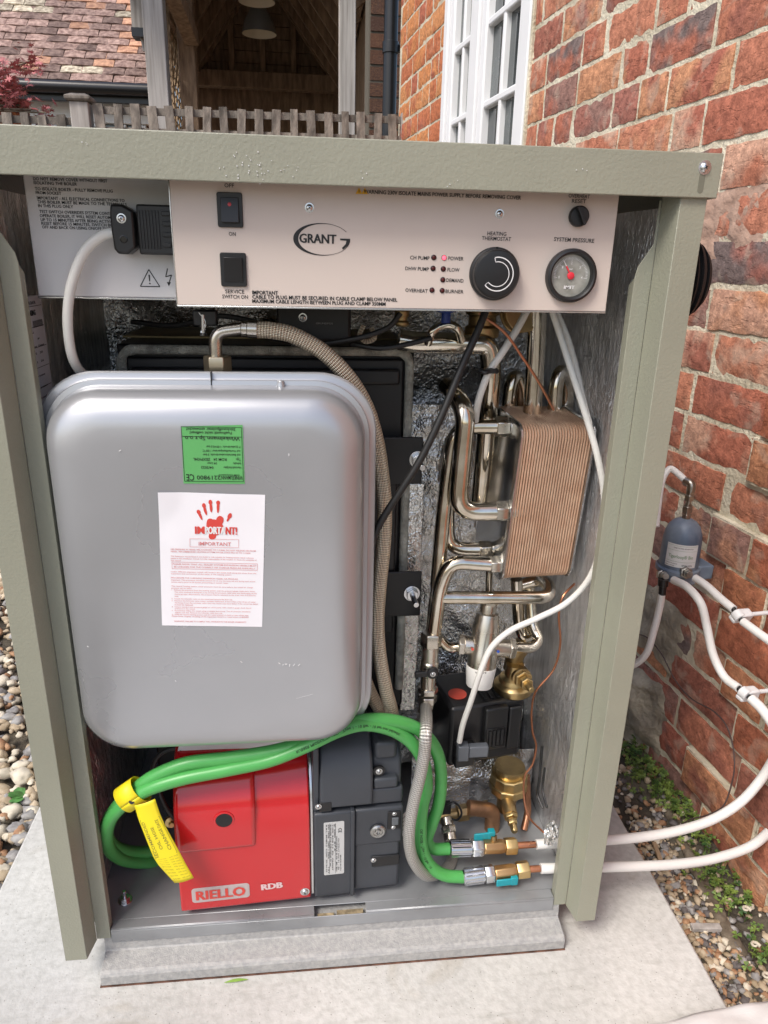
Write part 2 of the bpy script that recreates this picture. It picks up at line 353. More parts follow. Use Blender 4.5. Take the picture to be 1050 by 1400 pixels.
    def loft(s, rings, cap0=True, cap1=True):
        k = len(rings[0]); vs = [p for r_ in rings for p in r_]; fs = []
        for j in range(len(rings)-1):
            for i in range(k): fs.append((j*k+i, j*k+(i+1) % k, (j+1)*k+(i+1) % k, (j+1)*k+i))
        if cap0: fs.append(tuple(range(k))[::-1])
        if cap1: fs.append(tuple((len(rings)-1)*k+i for i in range(k)))
        return s.add(vs, fs)
    def grid(s, fn, nu, nv):
        vs = [fn(i/nu, j/nv) for j in range(nv+1) for i in range(nu+1)]
        fs = [(j*(nu+1)+i, j*(nu+1)+i+1, (j+1)*(nu+1)+i+1, (j+1)*(nu+1)+i) for j in range(nv) for i in range(nu)]
        uv = [[(i/nu, j/nv), ((i+1)/nu, j/nv), ((i+1)/nu, (j+1)/nv), (i/nu, (j+1)/nv)] for j in range(nv) for i in range(nu)]
        return s.add(vs, fs, uv)
    def mesh(s, name, mat, org=(0, 0, 0), sharp=35, flat=False):
        me = bpy.data.meshes.new(name); o = V3(org)
        me.from_pydata([tuple(Vector(v)-o) for v in s.v], [], s.f)
        if any(u for u in s.uv):
            ul = me.uv_layers.new(name='UVMap'); i = 0
            for f, u in zip(s.f, s.uv):
                for k in range(len(f)):
                    if u: ul.data[i].uv = u[k]
                    i += 1
        for m in (mat if isinstance(mat, (list, tuple)) else [mat]): me.materials.append(m)
        if not flat:
            me.shade_smooth(); me.set_sharp_from_angle(angle=radians(sharp))
        return me
    def build(s, name, mat, parent=None, bevel=0, seg=2, recalc=True, sharp=35, flat=False, kind=None, sub=0):
        org = root_of(parent).location if parent else Vector((0, 0, 0))
        me = s.mesh(name, mat, org, sharp, flat)
        if recalc:
            bm = bmesh.new(); bm.from_mesh(me); bmesh.ops.recalc_face_normals(bm, faces=bm.faces); bm.to_mesh(me); bm.free()
        o = bpy.data.objects.new(name, me); COL.objects.link(o)
        if parent: o.parent = parent
        if kind: o['kind'] = kind
        if bevel:
            bv = o.modifiers.new('bevel', 'BEVEL'); bv.width = bevel; bv.segments = seg; bv.limit_method = 'ANGLE'; bv.angle_limit = radians(40); bv.use_clamp_overlap = True
        if sub: sb = o.modifiers.new('sub', 'SUBSURF'); sb.levels = sub; sb.render_levels = sub
        return o
def one(name, label, cat, mb, mat, group=None, **k):
    """a thing that is a single mesh with its origin at its own base"""
    lo = [min(v[i] for v in mb.v) for i in range(3)]; hi = [max(v[i] for v in mb.v) for i in range(3)]
    org = Vector(((lo[0]+hi[0])/2, (lo[1]+hi[1])/2, lo[2])); mb.v = [tuple(Vector(v)-org) for v in mb.v]
    o = mb.build(name, mat, None, **k); o.location = org; return tag(o, label, cat, group)

# ---- lettering: glyph outlines turned into flat mesh, put on a plane or any mapping
_tc = {}
def glyphs(body, bold=.012, align='LEFT'):
    key = (body, bold, align)
    if key in _tc: return _tc[key]
    cu = bpy.data.curves.new('t', 'FONT'); cu.body = body; cu.size = 1; cu.offset = bold; cu.align_x = align; cu.resolution_u = 2; cu.fill_mode = 'FRONT'
    o = bpy.data.objects.new('t', cu); me = bpy.data.meshes.new_from_object(o)
    vs = [(v.co.x, v.co.y) for v in me.vertices]; fs = [tuple(p_.vertices) for p_ in me.polygons]
    bpy.data.objects.remove(o); bpy.data.curves.remove(cu); bpy.data.meshes.remove(me)
    _tc[key] = (vs, fs); return _tc[key]
CAPH = max(v[1] for v in glyphs('H', 0)[0])
def text_ab(mb, body, A, B, h, up=(0, 0, 1), off=.0004, bold=.012, nrm=(0, -1, 0)):
    """text from A to B along its baseline, cap height h; heavy weights are layered copies a hair apart"""
    A, B = V3(A), V3(B); layers = 1 if bold <= .012 else 3; vs, fs = glyphs(body, min(bold, .010))
    if not vs: return
    x0 = min(v[0] for v in vs); x1 = max(v[0] for v in vs); Rr = (B-A)/(x1-x0); U = V3(up); U = (U-Rr.normalized()*U.dot(Rr.normalized())).normalized()*(h/CAPH); N0 = V3(nrm)
    for k in range(layers):
        sh = Rr.normalized()*(k-(layers-1)/2)*bold*.75*(h/CAPH); mb.add([A+Rr*(x-x0)+U*y+N0*(off+k*.00006)+sh for x, y in vs], fs)
def text_map(mb, body, fn, size, bold=.012, align='LEFT'):
    vs, fs = glyphs(body, bold, align); mb.add([fn(x*size, y*size) for x, y in vs], fs)
def quad_frame(c0, c1, c3):  # origin, unit right, unit down and sizes from three corners
    c0, c1, c3 = V3(c0), V3(c1), V3(c3); return c0, (c1-c0), (c3-c0)

# ================================================================ SETTING: ground, slab
g = MB().grid(lambda u, v: (-40+80*u, -30+90*v, -.11), 4, 4).build('ground', EARTH); g['kind'] = 'structure'
mb = MB()
def slab_pt(u, v):
    x = -.556+1.106*u; y = -1.6+2.75*v
    return (x+.003*noise.noise((y*7, u*3, 1))*(1 if u in (0, 1) else 0), y, 0)
n1, n2 = 10, 60
mb.grid(slab_pt, n1, n2)
k = len(mb.v); ring = [(0, j) for j in range(n2+1)]+[(i, n2) for i in range(1, n1+1)]+[(n1, j) for j in range(n2-1, -1, -1)]+[(i, 0) for i in range(n1-1, 0, -1)]
ids = [j*(n1+1)+i for i, j in ring]; low = [tuple(Vector(mb.v[i])+Vector((0, 0, -.1))) for i in ids]
mb.add(low, []); m_ = len(ids)
mb.f += [(ids[i], ids[(i+1) % m_], k+(i+1) % m_, k+i) for i in range(m_)]; mb.uv += [None]*m_
slab = mb.build('concrete_slab', CONC, bevel=.004); slab['kind'] = 'structure'

def fbm(x, y, z=0, o=4):
    return noise.fractal((x, y, z), 1.0, 2.0, o)
def strip_z(x, y):
    t = max(0, min(1, (y-.15)/.5)); near = max(0, min(1, (x-.58)/.14))
    return -.075+.02*fbm(x*9, y*9, 3)+.045*t*near+.02*near
mb = MB().grid(lambda u, v: (.545+.33*u, -1.2+3.0*v, strip_z(.545+.33*u, -1.2+3.0*v)), 36, 260)
o = mb.build('soil_strip', SOIL); o['kind'] = 'structure'
mb = MB().grid(lambda u, v: (-3.5+2.96*u, -1.2+4*v, -.06+.012*fbm(u*14, v*20, 5)), 80, 100)
o = mb.build('gravel_bed', SOIL); o['kind'] = 'structure'

def pebble_mesh(seed, flatz=.6):
    bm = bmesh.new(); bmesh.ops.create_icosphere(bm, subdivisions=2, radius=1)
    for v in bm.verts:
        q = v.co.copy(); v.co *= 1+.55*noise.noise(q*1.3+Vector((seed*7.3, 0, 0)))+.12*noise.noise(q*3+Vector((seed*3.3, 0, 0))); v.co.z *= flatz; v.co.y *= .75
    vs = np.array([v.co[:] for v in bm.verts]); fs = np.array([[v.index for v in f.verts] for f in bm.faces]); bm.free(); return vs, fs
PM = [pebble_mesh(i) for i in range(6)]
def pebbles(name, n, fn, smin, smax, seed, weights, label=None):
    rs = np.random.RandomState(seed); VV = []; FF = []; MI = []; k = 0
    for i in range(n):
        x, y, z = fn(rs); s = smin+(smax-smin)*rs.rand()**2; vs, fs = PM[rs.randint(6)]
        e = Matrix.Rotation(rs.rand()*6.28, 3, 'Z') @ Matrix.Rotation((rs.rand()-.5)*.9, 3, 'X') @ Matrix.Rotation((rs.rand()-.5)*.7, 3, 'Y')
        VV.append((vs*s*(.8+.4*rs.rand(3))) @ np.array(e).T+[x, y, z+s*.25]); FF.append(fs+k); k += len(vs); MI.append(np.full(len(fs), rs.choice(5, p=weights)))
    VV = np.concatenate(VV); FF = np.concatenate(FF); MI = np.concatenate(MI)
    me = bpy.data.meshes.new(name); me.from_pydata(VV.tolist(), [], FF.tolist())
    for m in PEB: me.materials.append(m)
    me.polygons.foreach_set('material_index', MI.astype(np.int32)); me.shade_smooth()
    o = bpy.data.objects.new(name, me); COL.objects.link(o); o['kind'] = 'stuff'; o['label'] = label; o['category'] = 'gravel'; return o
def left_pt(rs):
    y = -.2+2.9*rs.rand(); x = -.56-.02-(1.5*rs.rand()**1.5); return x, y, -.055+.02*rs.rand()
pebbles('gravel', 9000, left_pt, .008, .021, 3, [.40, .16, .28, .12, .04], 'tan and cream pebbles along the left side of the slab')
def right_pt(rs):
    while True:
        y = -.55+1.3*rs.rand(); x = .556+.2*rs.rand()**1.2
        if rs.rand() < (.95 if (x < .66 and y < .30) else .22): return x, y, strip_z(x, y)+.002
pebbles('gravel', 3600, right_pt, .003, .0095, 5, [.40, .16, .10, .20, .14], 'small mixed pebbles in the gap between slab and brick wall')

# ================================================================ BRICK HOUSE (wall on the right)
W0 = Vector((.763, 0, 0)); WA = radians(6.35); DW = Vector((-sin(WA), cos(WA), 0)); OUT = Vector((-cos(WA), -sin(WA), 0)); ZV = Vector((0, 0, 1))
def wp(s, z, o=0): return W0+DW*s+OUT*o+ZV*z
def wbox(mb, s0, s1, z0, z1, o0, o1):
    return mb.hexa([wp(s0, z0, o0), wp(s1, z0, o0), wp(s1, z0, o1), wp(s0, z0, o1), wp(s0, z1, o0), wp(s1, z1, o0), wp(s1, z1, o1), wp(s0, z1, o1)])
house = thing('brick_house', 'old red brick house wall in lime mortar right of the cabinet, with a white window', 'house', tuple(W0))
mb = MB()
def mort(s0, s1, z0, z1, back=True):
    nu = max(2, int((s1-s0)/.03)); nv = max(2, int((z1-z0)/.03))
    mb.grid(lambda u, v: wp(s0+(s1-s0)*u, z0+(z1-z0)*v, -.0032+.0016*noise.noise(((s0+(s1-s0)*u)*25, (z0+(z1-z0)*v)*25, 2))), nu, nv)
    wbox(mb, s0, s1, z0, z1, -.22, -.03)
mort(-1.4, 1.478, -.16, 3.0); mort(1.478, 2.332, -.16, .85); mort(1.478, 2.332, 2.35, 3.0); mort(2.332, 3.09, -.16, 3.0)
mb.build('mortar', LIME, house, recalc=False)
BRV = {}
def brick_mesh(kind, L, H, T, i, mat, rough=1.0):
    key = (kind, i)
    if key in BRV: return BRV[key]
    nu, nv = (12, 5) if L > .15 else (7, 5); b = MB(); sd_ = i*11.7+len(kind)
    def P_(u, v, lay):
        x = (u-.5)*L; z = (v-.5)*H
        ex = .0035*rough*noise.noise((u*6, v*5, sd_)); ez = .0035*rough*noise.noise((u*9, v*3, sd_+5))
        if u in (0, 1): x += ex+(.002*rough*noise.noise((v*14, 1, sd_)))
        if v in (0, 1): z += ez+(.002*rough*noise.noise((u*24, 2, sd_)))
        y = 0
        if lay == 0:
            edge = min(u, 1-u)*L; edz = min(v, 1-v)*H; e_ = min(edge, edz)
            y = -.0022*max(0, 1-e_/.004)+.0022*rough*noise.fractal((x*28, z*40, sd_), 1, 2, 3)
            cx = noise.noise((x*20, z*20, sd_+9))
            if e_ < .001: y -= abs(.002*rough*noise.noise((x*60, z*60, sd_)))
        else: y = -T
        return (x, y, z)
    b.grid(lambda u, v: P_(u, v, 0), nu, nv)
    def idx(i_, j_): return j_*(nu+1)+i_
    ring = [idx(i_, 0) for i_ in range(nu+1)]+[idx(nu, j) for j in range(1, nv+1)]+[idx(i_, nv) for i_ in range(nu-1, -1, -1)]+[idx(0, j) for j in range(nv-1, 0, -1)]
    k = len(b.v); b.v += [(b.v[q][0], -T, b.v[q][2]) for q in ring]; m_ = len(ring)
    b.f += [(ring[q], k+q, k+(q+1) % m_, ring[(q+1) % m_]) for q in range(m_)]; b.uv += [None]*m_
    me = b.mesh('brick', mat, sharp=60)
    bm = bmesh.new(); bm.from_mesh(me); bmesh.ops.recalc_face_normals(bm, faces=bm.faces)
    if sum(f.normal.y for f in bm.faces if abs(f.normal.y) > .5) < 0: bmesh.ops.reverse_faces(bm, faces=bm.faces)
    bm.to_mesh(me); bm.free(); BRV[key] = me; return me
PITCH = .08; ROTZ = radians(90)+WA
def place(me, s, z, o, sx=1, sz=1, tilt=0, parent=house, mat=None):
    ob = bpy.data.objects.new('brick', me); COL.objects.link(ob); ob.parent = parent
    ob.location = wp(s, z, o)-root_of(parent).location; ob.rotation_euler = (0, tilt, ROTZ); ob.scale = (sx, 1, sz); return ob
rb = random.Random(21); rest = MB(); singles = 0; pmort = MB()
c0 = -14
for c in range(-14, 25):
    z = .888+PITCH*c+PITCH/2 + rb.uniform(-.0015, .0015)
    if z < -.14: continue
    s = -1.35+(.11 if c % 2 else 0)+rb.uniform(-.02, .02)
    while s < 3.06:
        hd = rb.random() < .3; L = (rb.uniform(.092, .102) if hd else rb.uniform(.185, .208)); s1 = s+L
        if s1 > 3.085: s1 = 3.085; L = s1-s
        inwin = .85 < z < 2.35
        if inwin and s < 1.478 < s1: s1 = 1.472; L = s1-s
        if inwin and s >= 1.44 and s1 < 2.36: s = max(2.338, s1-.1) if s1 > 2.33 else s1+.012; continue
        if inwin and s < 2.338 < s1: s = 2.338; L = s1-s
        if L < .03: s = s1+.012; continue
        pier = s1 < .385+.04*(1 if c % 2 else -1) and z < .80
        o = rb.uniform(-.0015, .002)+(.014 if pier else 0)
        vis = (-.02 < s < 1.5 and -.12 < z < 1.75 and (z > .85+(s-.8)*.3 or s < .8)) or (2.3 < s and 1.40 < z < 2.25)
        H = .0675 if z > .3 else .070
        kind = 'H' if L < .14 else 'S'; far = s > 2.3
        if pier: wbox(pmort, s-.0055, s1+.0055, z-.0395, z+.0395, -.006, .0085+rb.uniform(-.001, .001))
        Lm = .098 if kind == 'H' else .197
        mt = BRICKF if far else (BRICKO if pier and rb.random() < .8 else BRICKM); rough = 1.1 if pier else .8
        me = brick_mesh(kind+mt.name, Lm, H, .03 if pier else .022, rb.randrange(5), mt, rough)
        tl = rb.uniform(-.005, .005)
        if vis and singles < 296:
            place(me, (s+s1)/2, z, o, L/Lm, 1, tl); singles += 1
        else:
            wbox(rest, s, s1, z-H/2, z+H/2, -.03, o)
        s = s1+rb.uniform(.010, .014)
pmort.build('mortar', LIME, house)
o = rest.build('brick', BRICKM, house, bevel=.003, seg=1, kind='stuff', flat=True)
# cement smear and rough footing
mb = MB()
def lump(mb, s0, s1, z0, z1, o0, amp, seed, nu=26, nv=18):
    def fn(u, v):
        s = s0+(s1-s0)*u; z = z0+(z1-z0)*v
        e = min(u, 1-u, v*1.0, 1-v)*5; e = min(1, e)
        oo = o0*e-.004+amp*e*(noise.fractal((s*16, z*16, seed), 1, 2, 5))
        return wp(s+.012*noise.noise((v*9, seed, u*3)), z+.012*noise.noise((u*9, seed, 3)), oo)
    mb.grid(fn, nu, nv)
lump(mb, .42, .78, .18, .36, .012, .012, 3); lump(mb, .44, .95, -.02, .15, .03, .03, 8, 40, 26); lump(mb, .50, 1.1, -.10, .06, .05, .03, 12, 40, 20)
mb.build('cement_smear', CEM, house, sharp=80)
mb = MB(); lump(mb, .40, .72, 1.0, 1.14, .004, .008, 21, 40, 24); mb.build('lime_smear', M('pink_lime_smear', (.42, .27, .20), .95, 0, .2, 20, .9, 90, .004, col2=(.50, .34, .26)), house, sharp=80)

# window
win = MB()
def frame(mb, s0, s1, z0, z1, w, o0, o1):
    wbox(mb, s0, s0+w, z0, z1, o0, o1); wbox(mb, s1-w, s1, z0, z1, o0, o1); wbox(mb, s0+w, s1-w, z0, z0+w, o0, o1); wbox(mb, s0+w, s1-w, z1-w, z1, o0, o1)
frame(win, 1.484, 2.330, .86, 2.34, .048, -.06, .010)
wbox(win, 1.925, 1.985, .908, 2.292, -.06, .010)
window = win.build('window', WPAINT, house, bevel=.004)
for (a, b_) in ((1.536, 1.921), (1.989, 2.278)):
    f = MB(); frame(f, a, b_, .912, 2.288, .050, -.045, .001); f.build('window_frame', WPAINT, window, bevel=.006)
    gi0, gi1 = a+.05, b_-.05
    mid = (gi0+gi1)/2
    b1 = MB(); wbox(b1, mid-.011, mid+.011, .962, 2.238, -.040, -.006); b1.build('glazing_bar', WPAINT, window, bevel=.005)
    for zz in (1.25, 1.49, 1.725, 1.965):
        b2 = MB(); wbox(b2, gi0, gi1, zz-.011, zz+.011, -.038, -.004); b2.build('glazing_bar', WPAINT, window, bevel=.005)
    zs = [.962, 1.25, 1.49, 1.725, 1.965, 2.238]
    for i in range(5):
        for (x0, x1) in ((gi0, mid), (mid, gi1)):
            p_ = MB(); wbox(p_, x0, x1, zs[i], zs[i+1], -.030, -.026); p_.build('pane', GLASS, window, flat=True)
m_ = MB(); wbox(m_, 1.470, 1.483, .86, 2.34, -.02, .006); m_.build('mastic_bead', LIME, window, bevel=.003)

# ================================================================ BACKGROUND
# return wall pier behind the pipe; shade painted into brick and mortar colours
pier = thing('brick_pier', 'brick pier with shade painted into its colour, behind the black rainwater pipe', 'brick pier', (0.4186, 3.7500, 1.9727))
PX0, PX1 = (0.3314, 3.7500, 2.1083)[0], (0.5243, 3.7500, 2.1175)[0]
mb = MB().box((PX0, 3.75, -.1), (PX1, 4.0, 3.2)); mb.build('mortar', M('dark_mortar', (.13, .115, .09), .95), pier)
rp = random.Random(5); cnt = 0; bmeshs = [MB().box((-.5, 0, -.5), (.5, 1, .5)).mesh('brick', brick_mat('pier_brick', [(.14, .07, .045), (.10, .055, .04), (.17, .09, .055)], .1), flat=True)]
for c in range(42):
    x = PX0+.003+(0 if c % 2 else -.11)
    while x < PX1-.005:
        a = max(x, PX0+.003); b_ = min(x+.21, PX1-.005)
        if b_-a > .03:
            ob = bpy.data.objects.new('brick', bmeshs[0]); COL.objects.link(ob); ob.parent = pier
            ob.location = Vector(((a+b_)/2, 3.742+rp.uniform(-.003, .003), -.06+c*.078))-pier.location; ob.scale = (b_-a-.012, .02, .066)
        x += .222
# rainwater pipe
rp_ = thing('drainpipe', 'black vertical rainwater pipe at the far corner of the brick house', 'drainpipe', tuple(Vector((0.3976, 3.2500, 1.9915))*Vector((1, 1, 0))))
mb = MB(); q = (0.3976, 3.2500, 1.9915); mb.cyl((q[0], q[1], -.1), (q[0], q[1], 3.0), .034, n=28); mb.build('pipe', GUTT, rp_)
for zz in (1.0, 1.95, 2.8):
    mb = MB(); mb.cyl((q[0], q[1], zz), (q[0], q[1], zz+.05), .040, n=28); mb.box((q[0]+.03, q[1]-.01, zz+.01), (q[0]+.10, q[1]+.03, zz+.04)); mb.build('bracket', GUTT, rp_, bevel=.002)

# fence with lattice top
def slat_mesh(w, h, t, seed):
    b = MB(); n = 6
    rings = []
    for j in range(n+1):
        z = -h/2+h*j/n; ww = w/2*(1+.06*noise.noise((z*20, seed, 0))); dx = .003*noise.noise((z*9, seed, 4))
        rings.append([Vector((dx-ww, 0, z)), Vector((dx+ww, 0, z)), Vector((dx+ww, t, z)), Vector((dx-ww, t, z))])
    b.loft(rings); return b.mesh('slat', LATT, flat=True)
def lattice_fence(x0, x1, ytop0, ytop1, hgt, yd, label, seed):
    f = thing('lattice_fence', label, 'fence', ((x0+x1)/2, yd, -.1)); rf = random.Random(seed)
    ms = [slat_mesh(.038, hgt, .014, seed+i) for i in range(4)]
    def top(x): return ytop0+(ytop1-ytop0)*(x-x0)/(x1-x0)
    x = x0+.03
    while x < x1-.01:
        ob = bpy.data.objects.new('slat', rf.choice(ms)); COL.objects.link(ob); ob.parent = f
        ob.location = Vector((x, yd-.016, top(x)-hgt/2+rf.uniform(-.004, .005)))-f.location; ob.rotation_euler = (0, rf.uniform(-.05, .05), 0); ob.scale = (rf.uniform(.85, 1.12), 1, 1)
        x += .0785+rf.uniform(-.006, .006)
    for dz in (.022, .105, .25):
        mb = MB(); mb.bar((x0, yd+.006, top(x0)-dz), (x1, yd+.006, top(x1)-dz), .012, .030); mb.build('rail', LATT, f, flat=True)
    # close-boarded fence below the lattice
    x = x0; 
    bm_ = slat_mesh(.108, 1.35, .012, seed+9)
    while x < x1:
        ob = bpy.data.objects.new('board', bm_); COL.objects.link(ob); ob.parent = f
        ob.location = Vector((x+.055, yd-.004+rf.uniform(0, .006), top(x)-.28-.675))-f.location; x += .112
    return f
f = lattice_fence(-.975, .425, 1.632, 1.645, .285, 3.0, 'weathered lattice topped fence from the capped post to the rainwater pipe', 3)
mb = MB().bar((.445, 3.0, -.1), (.445, 3.0, 1.65), .035, .04); mb.build('end_post', OAK, f)
lattice_fence(-3.4, -1.08, 1.573, 1.585, .30, 3.02, 'lower lattice topped fence left of the capped post', 6)
fp = thing('fence_post', 'grey timber fence post with a wide cap in front of the tiled house', 'post', (-1.025, 3.0, -.1))
mb = MB().box((-1.065, 2.96, -.1), (-.985, 3.04, 1.635)); mb.build('post', OAK, fp, bevel=.004)
mb = MB(); mb.loft([[Vector((-1.025+sx*a, 3.0+sy*a, z)) for sx, sy in ((-1, -1), (1, -1), (1, 1), (-1, 1))] for a, z in ((.048, 1.636), (.056, 1.642), (.056, 1.656), (.030, 1.668))]); mb.build('post_cap', LATT, fp, bevel=.003)

# oak framed pavilion
PVX0, PVX1 = -1.07, .39
pav = thing('oak_pavilion', 'open oak framed garden building with a dark boarded roof behind the fence', 'pavilion', (-.35, 6, -.1))
def pbar(name, a, b, w, h, mat=OAK, bev=.006, parent=pav):
    mb = MB(); mb.bar(a, b, w, h); return mb.build(name, mat, parent, bevel=bev)
pbar('post', (-.925, 4.5, -.1), (-.925, 4.5, 3.4), .125, .125)
pbar('post', (.255, 4.5, -.1), (.255, 4.5, 3.4), .105, .105)
q = (-0.8840, 5.6000, 2.3030); pbar('post', (q[0], 5.6, -.1), (q[0], 5.6, 2.95), .125, .125, OAKD)
EZ = 2.79; AZ = 3.74; XL, XR, XC = -1.12, .30, -.43
def slope_pt(side, t, y): return Vector(((XL if side < 0 else XR)*(1-t)+XC*t, y, EZ*(1-t)+AZ*t))
for side in (-1, 1):
    Ys = [4.3+i*.42 for i in range(10)]
    for y in Ys:
        a = slope_pt(side, -.12, y); b = slope_pt(side, 1, y); mb = MB(); mb.bar(a, b, .05, .10, up=(0, 0, 1)); mb.build('rafter', OAKD, pav, flat=True)
    nb = 16   # boards under the tiles, running along the ridge
    for i in range(nb):
        t0, t1 = -.15+1.15*i/nb, -.15+1.15*(i+1)/nb-.006
        up = Vector((0, 0, .06+.004*(i % 2)))
        p4 = [slope_pt(side, t0, 4.1)+up, slope_pt(side, t1, 4.1)+up, slope_pt(side, t1, 8.3)+up, slope_pt(side, t0, 8.3)+up]
        mb = MB(); mb.hexa(p4+[p_+Vector((0, 0, .02)) for p_ in p4]); mb.build('roof_board', OAKD, pav, flat=True)
    nt = 20
    mb = MB()
    for i in range(nt):
        t0, t1 = -.2+1.22*i/nt, -.2+1.22*(i+1.3)/nt
        u0 = Vector((0, 0, .13)); u1 = Vector((0, 0, .10))
        p4 = [slope_pt(side, t0, 4.0)+u0, slope_pt(side, t1, 4.0)+u1, slope_pt(side, t1, 8.5)+u1, slope_pt(side, t0, 8.5)+u0]
        mb.hexa(p4+[p_+Vector((0, 0, .02)) for p_ in p4])
    mb.build('roof_tile', TILE, pav, flat=True, kind='stuff')
# far gable: tie beam, studs, boards
mb = MB().prism([(-1.2, -.1), (.9, -.1), (.9, EZ), (XC, AZ+.06), (-1.2, EZ)], (0, 8.12, 0), (1, 0, 0), (0, 0, 1), (0, .08, 0)); mb.build('rear_wall', OAKD, pav)
pbar('tie_beam', (-1.5, 7.95, 2.74), (.75, 7.95, 2.74), .14, .15, OAKD)
for i in range(9):
    z0 = EZ+.02+i*.115; hw = (AZ-z0)/(AZ-EZ)*.71
    if hw > .05:
        mb = MB().box((XC-hw, 8.06, z0), (XC+hw, 8.085+.004*(i % 2), z0+.108)); mb.build('gable_board', OAKD, pav, flat=True)
for x in (-.75, -.43, -.11):
    pbar('stud', (x, 7.98, EZ+.02), (x, 7.98, AZ-abs(x-XC)*1.3), .06, .08, OAKD)
for side in (-1, 1):
    a = slope_pt(side, -.1, 7.94); b = slope_pt(side, 1, 7.94); pbar('brace', a, b, .06, .07, OAKD)
pbar('brace', (-0.8389, 4.6200, 2.5751), (-0.8347, 5.5000, 2.5104), .10, .10, OAKD)
pbar('wall_plate', (-1.13, 4.3, 2.85), (-1.13, 8.1, 2.85), .12, .14, OAKD)
pbar('wall_plate', (.40, 4.3, 2.85), (.40, 8.1, 2.85), .12, .14, OAKD)
pbar('wall_plate', (-.86, 4.5, 3.42), (.19, 4.5, 3.42), .10, .16, OAKD)
mb = MB().box((.43, 4.45, -.1), (.50, 8.15, 3.4)); mb.build('side_wall', OAKD, pav)
mb = MB().box((-.20, 7.2, -.1), (.15, 7.6, 1.9)); 
# trellis panels hung at the left side of the pavilion
def trellis(A, B, z0, z1, label, nd):
    t = thing('trellis', label, 'trellis', ((A[0]+B[0])/2, (A[1]+B[1])/2, z0), 'diamond trellis panels on the pavilion')
    A, B = Vector(A), Vector(B); L = (B-A).length; d = (B-A)/L; H = z1-z0
    for sg in (1, -1):
        c = -H
        while c < L+H:
            # line x = c + sg*z clipped to the panel
            if sg > 0: zs0, zs1 = max(0, -c), min(H, L-c)
            else: zs0, zs1 = max(0, c-L), min(H, c)
            if zs1-zs0 > .03:
                p0 = A+d*(c+sg*zs0)+Vector((0, 0, z0+zs0)); p1 = A+d*(c+sg*zs1)+Vector((0, 0, z0+zs1))
                off = d.cross(Vector((0, 0, 1)))*(.006*sg); mb = MB(); mb.bar(p0+off, p1+off, .010, .018); mb.build('lath', TRELW, t, flat=True)
            c += nd
    mb = MB()
    for a, b in ((A, B),):
        for zz in (z0, z1): mb.bar(a+Vector((0, 0, zz)), b+Vector((0, 0, zz)), .03, .03)
        mb.bar(a+Vector((0, 0, z0)), a+Vector((0, 0, z1)), .03, .03); mb.bar(b+Vector((0, 0, z0)), b+Vector((0, 0, z1)), .03, .03)
    mb.build('trellis_frame', TRELW, t, flat=True)
trellis((-.93, 4.60, 0), (-1.00, 5.5, 0), 1.35, 2.75, 'tan diamond trellis between the two left pavilion posts', .11)
trellis((-1.06, 5.70, 0), (-1.06, 7.3, 0), 1.5, 2.65, 'darker diamond trellis deeper inside the pavilion', .13)
# hanging lamp shades
for (x, y, Y, w, lab) in ((351, 2, 5.2, 42, 'nearer cone shaped hanging lamp with a cream inside, cut by the top edge'), (354.5, 46, 6.0, 41, 'further cone shaped hanging lamp with a cream inside, in the pavilion')):
    pass
def lamp(c, r, label):
    t = thing('pendant_lamp', label, 'lamp', tuple(c), 'pendant lamps in the pavilion'); h = r*1.5
    mb = MB(); mb.lathe(c, (0, 0, 1), [(r, 0), (r*1.0, .005), (r*.82, h*.45), (r*.45, h*.85), (r*.2, h), (.012, h+.01)], 40); 
    mb.f = [f for f in mb.f if len(f) == 4]; mb.uv = [None]*len(mb.f); mb.build('lamp_shade', SHADE, t, recalc=False)
    mb = MB(); mb.lathe(Vector(c)-Vector((0, 0, .002)), (0, 0, 1), [(r*.985, 0.003), (r*.80, h*.43), (r*.43, h*.82), (.001, h*.97)], 40)
    mb.f = [f for f in mb.f if len(f) == 4]; mb.uv = [None]*len(mb.f); mb.build('shade_lining', SHADEI, t, recalc=False)
    mb = MB(); mb.cyl(Vector(c)+Vector((0, 0, h)), Vector(c)+Vector((0, 0, 3.72-c[2])), .006, n=8); mb.build('flex', BLK, t)
lamp((-0.3371, 5.2000, 2.6761), .128, 'nearer grey cone hanging lamp with cream lining, cut by the top edge of the photo')
lamp((-0.3643, 6.0000, 2.6812), .138, 'further grey cone hanging lamp with cream lining, lower of the two in the pavilion')

# tiled house on the left
th = thing('tiled_house', 'house with a mossy clay tiled roof, black gutter and white windows at the upper left', 'house', (-2.4, 6.3, -.1))
SL = radians(44); RX1 = -1.20; RX0 = -4.0; EY, EZ2 = 5.98, 2.245
mb = MB(); mb.hexa([(RX0, EY+.1, EZ2-.03), (RX1, EY+.1, EZ2-.03), (RX1, EY+.1+3*cos(SL), EZ2-.03+3*sin(SL)), (RX0, EY+.1+3*cos(SL), EZ2-.03+3*sin(SL)), (RX0, EY+.1, EZ2-.0), (RX1, EY+.1, EZ2-.0), (RX1, EY+.1+3*cos(SL), EZ2+3*sin(SL)), (RX0, EY+.1+3*cos(SL), EZ2+3*sin(SL))])
roof = mb.build('roof', OAKD, th)
def tile_mesh(seed, mat):
    b = MB()
    def fn(u, v): return (-.08+.16*u+.002*noise.noise((v*3, seed, 0)), .0+.22*v, .020*(1-v)+.005*sin(pi*u)+.003*noise.noise((u*3, v*3, seed)))
    b.grid(fn, 4, 1); k = len(b.v); b.v += [(x, y, z-.013) for x, y, z in b.v[:5]]; b.f += [(i, k+i, k+i+1, i+1) for i in range(4)]; b.uv += [None]*4
    b.f += [(0, 5, k), (4, k+4, 9)]; b.uv += [None]*2
    return b.mesh('tile', mat, flat=True)
